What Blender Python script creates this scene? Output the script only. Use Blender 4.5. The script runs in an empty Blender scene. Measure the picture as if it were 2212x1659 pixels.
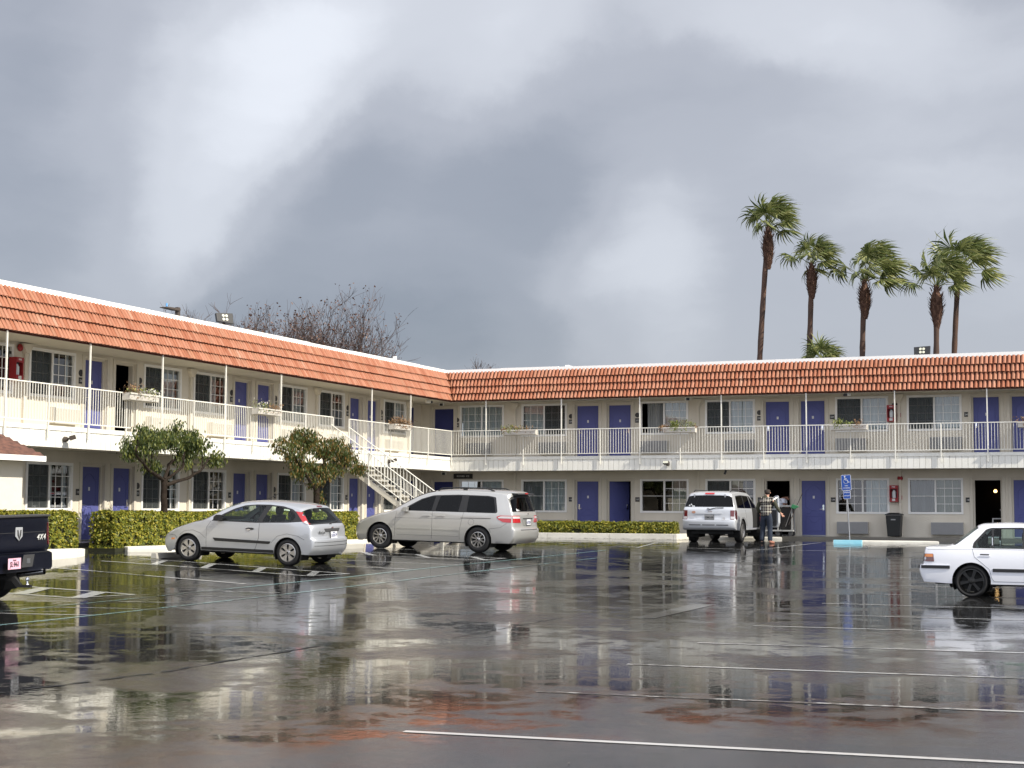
import bpy, bmesh, math, random
from mathutils import Vector, Matrix, noise as mnoise
from mathutils.bvhtree import BVHTree
from mathutils.geometry import delaunay_2d_cdt
PI = math.pi; R = math.radians
random.seed(7)
scene = bpy.context.scene
COL = scene.collection

# ------------------------------------------------------------------ camera, sky, sun, exposure
cd = bpy.data.cameras.new('camera'); cam = bpy.data.objects.new('camera', cd); COL.objects.link(cam)
cd.sensor_width = 36; cd.lens = 55.447; cd.clip_end = 3000; cd.clip_start = .1
cam.matrix_world = Matrix.Translation((0, 0, 1.6)) @ Matrix.Rotation(.3865, 4, 'Z') @ Matrix.Rotation(PI/2+.0803, 4, 'X') @ Matrix.Rotation(.0044, 4, 'Z')
scene.camera = cam
scene.view_settings.view_transform = 'Standard'; scene.view_settings.look = 'None'
scene.view_settings.exposure = 0.34; scene.view_settings.gamma = 1
scene.render.resolution_x = 1024; scene.render.resolution_y = 768
SUN_A, SUN_E = R(13.5), R(41.0)          # sun stands 13 deg in front of the right wing's plane, to the right
sd = Vector((math.cos(SUN_A)*math.cos(SUN_E), -math.sin(SUN_A)*math.cos(SUN_E), math.sin(SUN_E)))
sl = bpy.data.lights.new('sun', 'SUN'); sl.energy = 5.0; sl.angle = R(.5); sl.color = (1, .935, .81)
so = bpy.data.objects.new('sun', sl); COL.objects.link(so); so.location = (20, -10, 30)
so.rotation_euler = sd.to_track_quat('Z', 'Y').to_euler()

world = bpy.data.worlds.new('World'); scene.world = world; world.use_nodes = True
NT = world.node_tree; NT.nodes.clear()
def wn(t, **k):
    n = NT.nodes.new(t)
    for a, v in k.items(): setattr(n, a, v)
    return n
def wl(a, b): NT.links.new(a, b)
w_out = wn('ShaderNodeOutputWorld'); w_bg = wn('ShaderNodeBackground')
sky = wn('ShaderNodeTexSky', sky_type='NISHITA', sun_disc=False, sun_elevation=SUN_E, sun_rotation=PI/2+SUN_A)
w_bg.inputs['Strength'].default_value = .1
tc = wn('ShaderNodeTexCoord')
sep = wn('ShaderNodeSeparateXYZ'); wl(tc.outputs['Generated'], sep.inputs[0])
def wmath(op, a, b=None, c=None):
    n = wn('ShaderNodeMath', operation=op)
    for i, v in enumerate((a, b, c)):
        if v is None: continue
        if isinstance(v, (int, float)): n.inputs[i].default_value = v
        else: wl(v, n.inputs[i])
    return n.outputs[0]
# degrees of azimuth (clockwise from +Y) and elevation of the direction looked at
az = wmath('MULTIPLY', wmath('ARCTAN2', sep.outputs[0], sep.outputs[1]), 180/PI)
el = wmath('MULTIPLY', wmath('ARCSINE', sep.outputs[2]), 180/PI)
comb = wn('ShaderNodeCombineXYZ'); wl(az, comb.inputs[0]); wl(el, comb.inputs[1])
n1 = wn('ShaderNodeTexNoise'); n1.inputs['Scale'].default_value = .16; n1.inputs['Detail'].default_value = 6; n1.inputs['Roughness'].default_value = .62
wl(comb.outputs[0], n1.inputs['Vector'])
vs = wn('ShaderNodeVectorMath', operation='MULTIPLY_ADD'); wl(n1.outputs['Color'], vs.inputs[0]); vs.inputs[1].default_value = (3.2, 3.2, 0); vs.inputs[2].default_value = (-1.6, -1.6, 0)
va = wn('ShaderNodeVectorMath', operation='ADD'); wl(comb.outputs[0], va.inputs[0]); wl(vs.outputs[0], va.inputs[1])
WARP = va.outputs[0]
def dpx(x, y):   # a cloud's place in the sky: azimuth / elevation in degrees
    return (math.degrees(math.atan((x-1106)/3407)) - 22.1, 4.6 + math.degrees(math.atan((830-y)/3407)))
acc = None
# clouds: (x, y, half width, half height, tilt, brightness change)
CL = [(30, 430, 260, 420, 0, -.19), (120, 60, 330, 160, 0, -.07), (400, 300, 270, 380, 12, .15), (560, 180, 420, 170, 62, .12), (300, 560, 330, 110, 50, .06),
      (880, 70, 520, 190, 12, .34), (1050, 170, 260, 120, 50, .10), (640, 470, 480, 120, 52, -.20), (1010, 470, 420, 330, 70, -.19), (940, 730, 520, 170, 0, -.20),
      (520, 700, 420, 130, 10, -.10), (1330, 330, 420, 230, 0, -.08), (1400, 600, 165, 270, 0, .22), (1440, 470, 260, 120, 30, .05), (1200, 700, 110, 200, 0, .05),
      (1130, 560, 60, 260, 80, .05), (1760, 50, 300, 120, -10, .26), (1500, 130, 330, 100, 5, -.02), (2120, 300, 330, 420, 0, .10), (1750, 420, 420, 200, 0, .03), (1700, 700, 420, 120, 0, -.05), (2100, 700, 320, 120, 0, -.02)]
for (x, y, rx, ry, th, a) in CL:
    A, E = dpx(x, y)
    mp = wn('ShaderNodeMapping', vector_type='TEXTURE'); wl(WARP, mp.inputs['Vector'])
    mp.inputs['Location'].default_value = (A, E, 0); mp.inputs['Rotation'].default_value = (0, 0, R(th)); mp.inputs['Scale'].default_value = (rx*1.7/59.5, ry*1.7/59.5, 1)
    ln = wn('ShaderNodeVectorMath', operation='LENGTH'); wl(mp.outputs[0], ln.inputs[0])
    mr = wn('ShaderNodeMapRange', interpolation_type='SMOOTHERSTEP'); wl(ln.outputs['Value'], mr.inputs['Value'])
    mr.inputs['From Min'].default_value = 1.0; mr.inputs['From Max'].default_value = 0.0; mr.inputs['To Min'].default_value = 0; mr.inputs['To Max'].default_value = a*1.0
    acc = mr.outputs[0] if acc is None else wmath('ADD', acc, mr.outputs[0])
n2 = wn('ShaderNodeTexNoise'); n2.inputs['Scale'].default_value = .35; n2.inputs['Detail'].default_value = 4; n2.inputs['Roughness'].default_value = .5
stk = wn('ShaderNodeMapping'); wl(WARP, stk.inputs[0]); stk.inputs['Rotation'].default_value = (0, 0, R(-62)); stk.inputs['Scale'].default_value = (.28, 1, 1); wl(stk.outputs[0], n2.inputs['Vector'])
val = wmath('ADD', wmath('ADD', acc, .52), wmath('MULTIPLY', wmath('SUBTRACT', n2.outputs['Fac'], .5), .27))
ramp = wn('ShaderNodeValToRGB'); wl(val, ramp.inputs[0])
cr = ramp.color_ramp; cr.interpolation = 'EASE'
cr.elements[0].position = .05; cr.elements[0].color = (.19, .212, .26, 1)
cr.elements[1].position = 1.0; cr.elements[1].color = (.72, .745, .80, 1)
e = cr.elements.new(.5); e.color = (.395, .412, .462, 1)
e = cr.elements.new(.28); e.color = (.285, .305, .355, 1)
e = cr.elements.new(.75); e.color = (.555, .575, .625, 1)
# the storm cloud fills the north-west; unseen sky behind the viewer is brightened to lift the right wing's shade
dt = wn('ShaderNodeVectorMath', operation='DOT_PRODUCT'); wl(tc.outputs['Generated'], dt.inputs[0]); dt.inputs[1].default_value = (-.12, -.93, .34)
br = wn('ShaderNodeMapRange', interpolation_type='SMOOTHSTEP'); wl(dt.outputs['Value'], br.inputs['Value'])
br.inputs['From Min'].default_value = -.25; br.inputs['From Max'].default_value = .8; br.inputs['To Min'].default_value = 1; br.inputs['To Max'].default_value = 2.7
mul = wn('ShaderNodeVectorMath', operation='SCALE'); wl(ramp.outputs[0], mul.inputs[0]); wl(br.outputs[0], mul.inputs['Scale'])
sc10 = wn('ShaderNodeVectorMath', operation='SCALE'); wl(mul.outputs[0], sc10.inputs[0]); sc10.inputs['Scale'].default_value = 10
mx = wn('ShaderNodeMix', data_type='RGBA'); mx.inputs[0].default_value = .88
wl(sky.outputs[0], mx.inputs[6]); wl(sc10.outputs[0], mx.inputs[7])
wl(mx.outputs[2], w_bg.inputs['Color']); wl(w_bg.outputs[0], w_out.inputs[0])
world.cycles.sampling_method = 'MANUAL'; world.cycles.sample_map_resolution = 512

# ------------------------------------------------------------------ mesh helpers
class MB:
    def __init__(s): s.v = []; s.f = []; s.m = []; s.uv = []
    def add(s, vs, fs, mi=0, uv=None):
        b = len(s.v); s.v += [tuple(p) for p in vs]
        for i, f in enumerate(fs): s.f.append([b+j for j in f]); s.m.append(mi); s.uv.append(uv[i] if uv else None)
        return s
    def box(s, x0, x1, y0, y1, z0, z1, mi=0, M=None):
        P = [Vector((x, y, z)) for z in (z0, z1) for y in (y0, y1) for x in (x0, x1)]
        if M: P = [M @ p for p in P]
        return s.add(P, [(0,2,3,1),(4,5,7,6),(0,1,5,4),(2,6,7,3),(0,4,6,2),(1,3,7,5)], mi)
    def quad(s, a, b, c, d, mi=0): return s.add([a, b, c, d], [(0,1,2,3)], mi)
    def tube(s, pts, rad, n=8, mi=0, caps=True):
        pts = [Vector(p) for p in pts]
        if not hasattr(rad, '__len__'): rad = [rad]*len(pts)
        vs = []; up = None
        for i, p in enumerate(pts):
            d = (pts[min(i+1, len(pts)-1)] - pts[max(i-1, 0)]).normalized()
            if up is None: up = Vector((0,0,1)) if abs(d.z) < .9 else Vector((1,0,0))
            a = d.cross(up).normalized(); b = d.cross(a).normalized(); up = b if False else up
            vs += [p + (a*math.cos(2*PI*k/n) + b*math.sin(2*PI*k/n))*rad[i] for k in range(n)]
        fs = [(i*n+k, i*n+(k+1)%n, (i+1)*n+(k+1)%n, (i+1)*n+k) for i in range(len(pts)-1) for k in range(n)]
        if caps: fs += [tuple(range(n))[::-1], tuple((len(pts)-1)*n+k for k in range(n))]
        return s.add(vs, fs, mi)
    def lathe(s, prof, n=24, axis='Z', c=(0,0,0), mi=0, caps=False):
        vs = []
        for (r, h) in prof:
            for k in range(n):
                a = 2*PI*k/n; q = (r*math.cos(a), r*math.sin(a), h)
                if axis == 'Y': q = (q[0], h, q[1])
                if axis == 'X': q = (h, q[0], q[1])
                vs.append((q[0]+c[0], q[1]+c[1], q[2]+c[2]))
        fs = [(i*n+k, i*n+(k+1)%n, (i+1)*n+(k+1)%n, (i+1)*n+k) for i in range(len(prof)-1) for k in range(n)]
        if caps: fs += [tuple(range(n)), tuple((len(prof)-1)*n+k for k in range(n))]
        return s.add(vs, fs, mi)
    def prism(s, poly, h0, h1, axis='Y', mi=0, M=None):
        n = len(poly)
        def P(a, b, h):
            q = {'Y': (a, h, b), 'Z': (a, b, h), 'X': (h, a, b)}[axis]
            return M @ Vector(q) if M else q
        vs = [P(a, b, h0) for a, b in poly] + [P(a, b, h1) for a, b in poly]
        fs = [tuple(range(n)), tuple(range(n, 2*n))[::-1]] + [(i, (i+1)%n, n+(i+1)%n, n+i) for i in range(n)]
        return s.add(vs, fs, mi)
    def mesh(s, name, mats, smooth=False, recalc=True, bevel=0):
        me = bpy.data.meshes.new(name); me.from_pydata(s.v, [], s.f)
        if not isinstance(mats, (list, tuple)): mats = [mats]
        for m in mats: me.materials.append(m)
        me.polygons.foreach_set('material_index', s.m)
        if any(u is not None for u in s.uv):
            ul = me.uv_layers.new(name='UVMap')
            for p, u in zip(me.polygons, s.uv):
                if u:
                    for li, c in zip(p.loop_indices, u): ul.data[li].uv = c
        if recalc or bevel:
            bm = bmesh.new(); bm.from_mesh(me)
            if recalc: bmesh.ops.recalc_face_normals(bm, faces=bm.faces)
            if bevel: bmesh.ops.bevel(bm, geom=[e for e in bm.edges if e.is_manifold and e.calc_face_angle(0) > .6], offset=bevel, segments=2, profile=.7, affect='EDGES')
            bm.to_mesh(me); bm.free()
        if smooth:
            me.polygons.foreach_set('use_smooth', [True]*len(me.polygons))
            try: me.set_sharp_from_angle(angle=smooth if smooth is not True else R(40))
            except Exception: pass
        me.update(); return me
    def build(s, name, mats, parent=None, **k): return link(name, s.mesh(name, mats, **k), parent)
def link(name, me, parent=None, loc=None, rotz=0):
    o = bpy.data.objects.new(name, me); COL.objects.link(o)
    if parent: o.parent = parent
    if loc: o.location = loc
    if rotz: o.rotation_euler = (0, 0, rotz)
    return o
def tag(o, label=None, cat=None, group=None, kind=None):
    if label: o['label'] = label
    if cat: o['category'] = cat
    if group: o['group'] = group
    if kind: o['kind'] = kind
    return o
def thing(name, label, cat, loc=(0,0,0), rotz=0, group=None, parent=None):
    o = bpy.data.objects.new(name, None); COL.objects.link(o); o.location = loc; o.rotation_euler = (0, 0, rotz)
    o.empty_display_size = .1
    if parent: o.parent = parent
    return tag(o, label, cat, group)
def copy_tree(o, parent=None):
    c = o.copy(); COL.objects.link(c); c.parent = parent
    for ch in list(o.children): copy_tree(ch, c)
    return c
def text_mesh(txt, size, mat, name='lettering', extrude=.0015, align='CENTER', shear=0, spacing=1.0, bold=.012):
    cu = bpy.data.curves.new('t', 'FONT'); cu.body = txt; cu.size = size; cu.extrude = extrude; cu.align_x = align; cu.align_y = 'CENTER'; cu.resolution_u = 2
    cu.shear = shear; cu.space_character = spacing; cu.offset = size*bold
    o = bpy.data.objects.new('t', cu); COL.objects.link(o)
    bpy.context.view_layer.update()
    me = bpy.data.meshes.new_from_object(o.evaluated_get(bpy.context.evaluated_depsgraph_get()))
    bpy.data.objects.remove(o); me.name = name; me.materials.clear(); me.materials.append(mat)
    return me
def text_on(txt, size, mat, parent, M, name='lettering', **k):
    """lettering laid on a surface: M takes text x,y,z(out) to the parent's space"""
    me = text_mesh(txt, size, mat, name, **k); me.transform(M)
    return link(name, me, parent)
def frame_M(origin, xd, yd):
    x = Vector(xd).normalized(); y = Vector(yd).normalized(); z = x.cross(y)
    return Matrix.Translation(origin) @ Matrix((x, y, z)).transposed().to_4x4()

# ------------------------------------------------------------------ materials
def mat(name, col, rough=.6, metal=0, spec=.5, coat=0, coat_r=.03, emit=None, es=0, bump=None, var=None, trans=0, ior=1.45, sss=0):
    """bump=(scale, strength, detail); var=(scale, amount, second colour)"""
    m = bpy.data.materials.new(name); m.use_nodes = True; nt = m.node_tree; b = nt.nodes['Principled BSDF']
    b.inputs['Base Color'].default_value = (*col, 1); b.inputs['Roughness'].default_value = rough; b.inputs['Metallic'].default_value = metal
    b.inputs['Specular IOR Level'].default_value = spec; b.inputs['Coat Weight'].default_value = coat; b.inputs['Coat Roughness'].default_value = coat_r
    b.inputs['IOR'].default_value = ior
    if trans: b.inputs['Transmission Weight'].default_value = trans
    if emit: b.inputs['Emission Color'].default_value = (*emit, 1); b.inputs['Emission Strength'].default_value = es
    L = nt.links.new; tcn = None
    if bump or var: tcn = nt.nodes.new('ShaderNodeTexCoord')
    if var:
        n = nt.nodes.new('ShaderNodeTexNoise'); n.inputs['Scale'].default_value = var[0]; n.inputs['Detail'].default_value = 5
        if len(var) > 3:
            mp = nt.nodes.new('ShaderNodeMapping'); mp.inputs['Scale'].default_value = var[3]; L(tcn.outputs['Object'], mp.inputs[0]); L(mp.outputs[0], n.inputs['Vector'])
        else: L(tcn.outputs['Object'], n.inputs['Vector'])
        r = nt.nodes.new('ShaderNodeValToRGB'); r.color_ramp.elements[0].position = .35; r.color_ramp.elements[1].position = .7; L(n.outputs['Fac'], r.inputs[0])
        r.color_ramp.elements[0].color = (0,0,0,1); r.color_ramp.elements[1].color = (1,1,1,1)
        mi = nt.nodes.new('ShaderNodeMath'); mi.operation = 'MULTIPLY'; mi.inputs[1].default_value = var[1]; L(r.outputs[0], mi.inputs[0])
        x = nt.nodes.new('ShaderNodeMix'); x.data_type = 'RGBA'; x.inputs[6].default_value = (*col, 1); x.inputs[7].default_value = (*var[2], 1)
        L(mi.outputs[0], x.inputs[0]); L(x.outputs[2], b.inputs['Base Color'])
    if bump:
        n = nt.nodes.new('ShaderNodeTexNoise'); n.inputs['Scale'].default_value = bump[0]; n.inputs['Detail'].default_value = bump[2] if len(bump) > 2 else 3
        L(tcn.outputs['Object'], n.inputs['Vector'])
        bn = nt.nodes.new('ShaderNodeBump'); bn.inputs['Strength'].default_value = bump[1]; bn.inputs['Distance'].default_value = .01
        L(n.outputs['Fac'], bn.inputs['Height']); L(bn.outputs[0], b.inputs['Normal'])
    return m
M = {}
M['stucco'] = mat('stucco', (.67, .62, .525), .9, spec=.2, bump=(28, .9, 5), var=(2.2, .55, (.585, .535, .445), (1, 1, .22)))
M['trim'] = mat('door_trim_paint', (.60, .555, .47), .8, spec=.25, bump=(40, .3))
M['white'] = mat('white_paint', (.78, .76, .70), .55, spec=.35, var=(2.5, .35, (.70, .675, .60)))
M['fascia'] = mat('fascia_paint', (.80, .785, .725), .6, spec=.3, var=(3.5, .6, (.70, .68, .61), (1, 1, .18)))
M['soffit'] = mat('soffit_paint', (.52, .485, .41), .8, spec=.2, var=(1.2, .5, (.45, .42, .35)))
M['rail'] = mat('rail_paint', (.76, .74, .67), .45, spec=.4)
M['blue'] = mat('blue_door_paint', (.092, .102, .285), .5, spec=.35, var=(3, .3, (.078, .088, .25)))
M['blue_shaded'] = mat('shaded_blue_door_paint', (.035, .042, .15), .5, spec=.35)  # darker copy of the blue door paint: corner shade painted in
M['vinyl'] = mat('white_vinyl', (.80, .79, .76), .4, spec=.4)
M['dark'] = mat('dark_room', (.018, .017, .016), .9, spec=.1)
M['screen'] = mat('insect_screen', (.045, .05, .05), .8, spec=.15)
M['black'] = mat('black_plastic', (.02, .02, .022), .5)
M['rubber'] = mat('tyre_rubber', (.018, .018, .019), .75, spec=.3, bump=(60, .3))
M['steel'] = mat('galvanised_steel', (.42, .43, .44), .38, metal=.9)
M['chrome'] = mat('chrome', (.8, .8, .82), .12, metal=1)
M['bronze'] = mat('bronze_housing', (.07, .055, .045), .45, spec=.5)
M['red'] = mat('red_enamel', (.30, .018, .022), .45)
M['redbright'] = mat('bright_red_paint', (.45, .02, .02), .45)
M['sign_dark'] = mat('dark_sign', (.03, .028, .027), .5)
M['sign_pale'] = mat('pale_lettering', (.62, .62, .60), .6)
M['ac_grille'] = mat('grey_grille', (.30, .30, .30), .55, bump=(80, .2), var=(4, .3, (.24, .24, .24)))
M['ac_beige'] = mat('beige_grille', (.66, .63, .56), .6)
M['concrete'] = mat('pale_concrete', (.40, .385, .345), .85, spec=.3, bump=(22, .4), var=(1.5, .6, (.30, .285, .25)))
M['kerb_white'] = mat('whitewashed_kerb', (.80, .77, .68), .8, spec=.25, bump=(14, .6), var=(2.2, .45, (.58, .55, .48)))
M['kerb_blue'] = mat('light_blue_kerb_paint', (.22, .52, .64), .7, bump=(18, .5), var=(4, .6, (.34, .60, .68)))
M['sign_blue'] = mat('sign_blue', (.015, .07, .33), .35)
M['sign_white'] = mat('sign_white', (.75, .76, .78), .4)
M['roof_white'] = mat('white_roof_edge', (.90, .89, .86), .5, spec=.3)
M['roof_top'] = mat('roof_membrane', (.45, .45, .44), .8)
M['terracotta_dark'] = mat('terracotta_edge', (.10, .032, .02), .8)
def glass_mat(name, tint, gloss_w=1.0, rough=.0):
    m = bpy.data.materials.new(name); m.use_nodes = True; nt = m.node_tree; nt.nodes.clear(); L = nt.links.new
    o = nt.nodes.new('ShaderNodeOutputMaterial'); t = nt.nodes.new('ShaderNodeBsdfTransparent'); t.inputs[0].default_value = (*tint, 1)
    g = nt.nodes.new('ShaderNodeBsdfGlossy'); g.inputs['Roughness'].default_value = rough; g.inputs[0].default_value = (1,1,1,1)
    fr = nt.nodes.new('ShaderNodeFresnel'); fr.inputs[0].default_value = 1.5
    mm = nt.nodes.new('ShaderNodeMath'); mm.operation = 'MULTIPLY'; mm.inputs[1].default_value = gloss_w; L(fr.outputs[0], mm.inputs[0]); mm.use_clamp = True
    x = nt.nodes.new('ShaderNodeMixShader'); L(mm.outputs[0], x.inputs[0]); L(t.outputs[0], x.inputs[1]); L(g.outputs[0], x.inputs[2]); L(x.outputs[0], o.inputs[0])
    return m
M['pane'] = glass_mat('window_glass', (.80, .84, .84), 2.2)
M['car_glass'] = glass_mat('car_glass', (.82, .94, .88), .55)
M['car_glass_dark'] = glass_mat('tinted_car_glass', (.05, .055, .06), .45)
def curtain_mat(name, col):
    m = bpy.data.materials.new(name); m.use_nodes = True; nt = m.node_tree; L = nt.links.new; b = nt.nodes['Principled BSDF']
    b.inputs['Roughness'].default_value = .9; b.inputs['Base Color'].default_value = (*col, 1); b.inputs['Specular IOR Level'].default_value = .1
    return m
M['sheer'] = curtain_mat('sheer_curtain', (.62, .66, .66))
M['drape'] = curtain_mat('grey_drape', (.27, .28, .28))
M['green_drape'] = curtain_mat('greenish_drape', (.34, .37, .31))
# barrel tiles: every tile has its own shade, streaked along its length
def tile_mat():
    m = bpy.data.materials.new('terracotta_tiles'); m.use_nodes = True; nt = m.node_tree; L = nt.links.new; b = nt.nodes['Principled BSDF']; N = nt.nodes.new
    uv = N('ShaderNodeUVMap'); uv.uv_map = 'UVMap'
    fl = N('ShaderNodeVectorMath'); fl.operation = 'FLOOR'; L(uv.outputs[0], fl.inputs[0])
    wnz = N('ShaderNodeTexWhiteNoise'); wnz.noise_dimensions = '2D'; L(fl.outputs[0], wnz.inputs[0])
    r = N('ShaderNodeValToRGB'); L(wnz.outputs['Value'], r.inputs[0]); c = r.color_ramp
    c.elements[0].position = 0; c.elements[0].color = (.33, .115, .058, 1); c.elements[1].position = 1; c.elements[1].color = (.43, .19, .105, 1)
    e = c.elements.new(.5); e.color = (.395, .165, .095, 1); e = c.elements.new(.75); e.color = (.44, .195, .12, 1); e = c.elements.new(.15); e.color = (.36, .13, .066, 1); e = c.elements.new(.93); e.color = (.37, .17, .10, 1)
    mp = N('ShaderNodeMapping'); mp.inputs['Scale'].default_value = (3.1, .45, 1); L(uv.outputs[0], mp.inputs[0])
    n = N('ShaderNodeTexNoise'); n.inputs['Scale'].default_value = 1.6; n.inputs['Detail'].default_value = 4; L(mp.outputs[0], n.inputs['Vector'])
    r2 = N('ShaderNodeValToRGB'); L(n.outputs['Fac'], r2.inputs[0]); r2.color_ramp.elements[0].position = .35; r2.color_ramp.elements[1].position = .75
    r2.color_ramp.elements[0].color = (.66, .60, .56, 1); r2.color_ramp.elements[1].color = (1.08, 1.06, 1.05, 1)
    x = N('ShaderNodeMix'); x.data_type = 'RGBA'; x.blend_type = 'MULTIPLY'; x.inputs[0].default_value = .75; L(r.outputs[0], x.inputs[6]); L(r2.outputs[0], x.inputs[7])
    n3 = N('ShaderNodeTexNoise'); n3.inputs['Scale'].default_value = .35; n3.inputs['Detail'].default_value = 5; L(uv.outputs[0], n3.inputs['Vector'])
    r3 = N('ShaderNodeValToRGB'); L(n3.outputs['Fac'], r3.inputs[0]); r3.color_ramp.elements[0].position = .60; r3.color_ramp.elements[1].position = .75; r3.color_ramp.elements[0].color = (0,0,0,1); r3.color_ramp.elements[1].color = (.5,.5,.5,1)
    x2 = N('ShaderNodeMix'); x2.data_type = 'RGBA'; L(r3.outputs[0], x2.inputs[0]); L(x.outputs[2], x2.inputs[6]); x2.inputs[7].default_value = (.50, .36, .27, 1)
    L(x2.outputs[2], b.inputs['Base Color']); b.inputs['Roughness'].default_value = .62; b.inputs['Specular IOR Level'].default_value = .35
    n4 = N('ShaderNodeTexNoise'); n4.inputs['Scale'].default_value = 9; L(uv.outputs[0], n4.inputs['Vector'])
    bp = N('ShaderNodeBump'); bp.inputs['Strength'].default_value = .35; bp.inputs['Distance'].default_value = .01; L(n4.outputs['Fac'], bp.inputs['Height']); L(bp.outputs[0], b.inputs['Normal'])
    return m
M['tile'] = tile_mat()
def leaf_mat(name, c1, c2, c3, trans=.25, scale=3.0):
    m = bpy.data.materials.new(name); m.use_nodes = True; nt = m.node_tree; L = nt.links.new; b = nt.nodes['Principled BSDF']; N = nt.nodes.new
    g = N('ShaderNodeNewGeometry'); r = N('ShaderNodeValToRGB'); L(g.outputs['Random Per Island'], r.inputs[0]); c = r.color_ramp
    c.elements[0].position = 0; c.elements[0].color = (*c1, 1); c.elements[1].position = 1; c.elements[1].color = (*c3, 1); e = c.elements.new(.55); e.color = (*c2, 1)
    L(r.outputs[0], b.inputs['Base Color']); b.inputs['Roughness'].default_value = .5; b.inputs['Specular IOR Level'].default_value = .4
    t = N('ShaderNodeBsdfTranslucent'); L(r.outputs[0], t.inputs[0]); x = N('ShaderNodeMixShader'); x.inputs[0].default_value = trans
    L(b.outputs[0], x.inputs[1]); L(t.outputs[0], x.inputs[2]); L(x.outputs[0], nt.nodes['Material Output'].inputs[0])
    return m
M['hedge'] = leaf_mat('hedge_leaves', (.06, .09, .012), (.19, .20, .02), (.40, .34, .04))
M['hedge_core'] = mat('hedge_twigs', (.02, .022, .008), .9)
M['tree_leaf'] = leaf_mat('glossy_leaves', (.018, .036, .007), (.060, .085, .016), (.20, .21, .05))
M['tree_leaf_red'] = leaf_mat('reddish_leaves', (.022, .042, .008), (.068, .092, .018), (.21, .115, .03))
M['bark'] = mat('rough_bark', (.020, .015, .012), .95, spec=.08, bump=(25, 1.0, 5), var=(9, .6, (.050, .040, .032)))
M['palm_leaf'] = leaf_mat('palm_frond', (.06, .085, .022), (.15, .18, .055), (.36, .36, .15), .3)
M['palm_trunk'] = mat('palm_trunk_bark', (.10, .055, .038), .9, bump=(12, .8, 4), var=(.8, .7, (.04, .033, .028)))
M['palm_boot'] = mat('palm_leaf_bases', (.085, .04, .028), .9, var=(6, .7, (.15, .085, .05)))
M['twig'] = mat('bare_twigs', (.085, .06, .052), .9)
M['twig_leaf'] = leaf_mat('dead_leaves', (.06, .03, .025), (.11, .05, .035), (.14, .08, .05), .1)
M['shingle'] = mat('asphalt_shingles', (.17, .085, .065), .9, spec=.2, bump=(30, .8, 4), var=(5, .9, (.07, .042, .038), (1, 1, 3.5)))
M['stucco_rough'] = mat('rough_stucco', (.70, .65, .56), .9, spec=.2, bump=(6, 1.0, 3), var=(4, .3, (.62, .57, .48)))
M['planter'] = mat('planter_paint', (.60, .565, .51), .6, var=(3, .4, (.52, .485, .43)))
M['flower_dry'] = leaf_mat('dry_flowers', (.12, .07, .03), (.22, .12, .05), (.33, .20, .10), .2)
M['flower_green'] = leaf_mat('planter_greens', (.07, .11, .02), (.16, .19, .04), (.32, .32, .08), .2)
M['petal'] = leaf_mat('pale_petals', (.6, .6, .5), (.7, .68, .6), (.75, .7, .65), .2)
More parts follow.
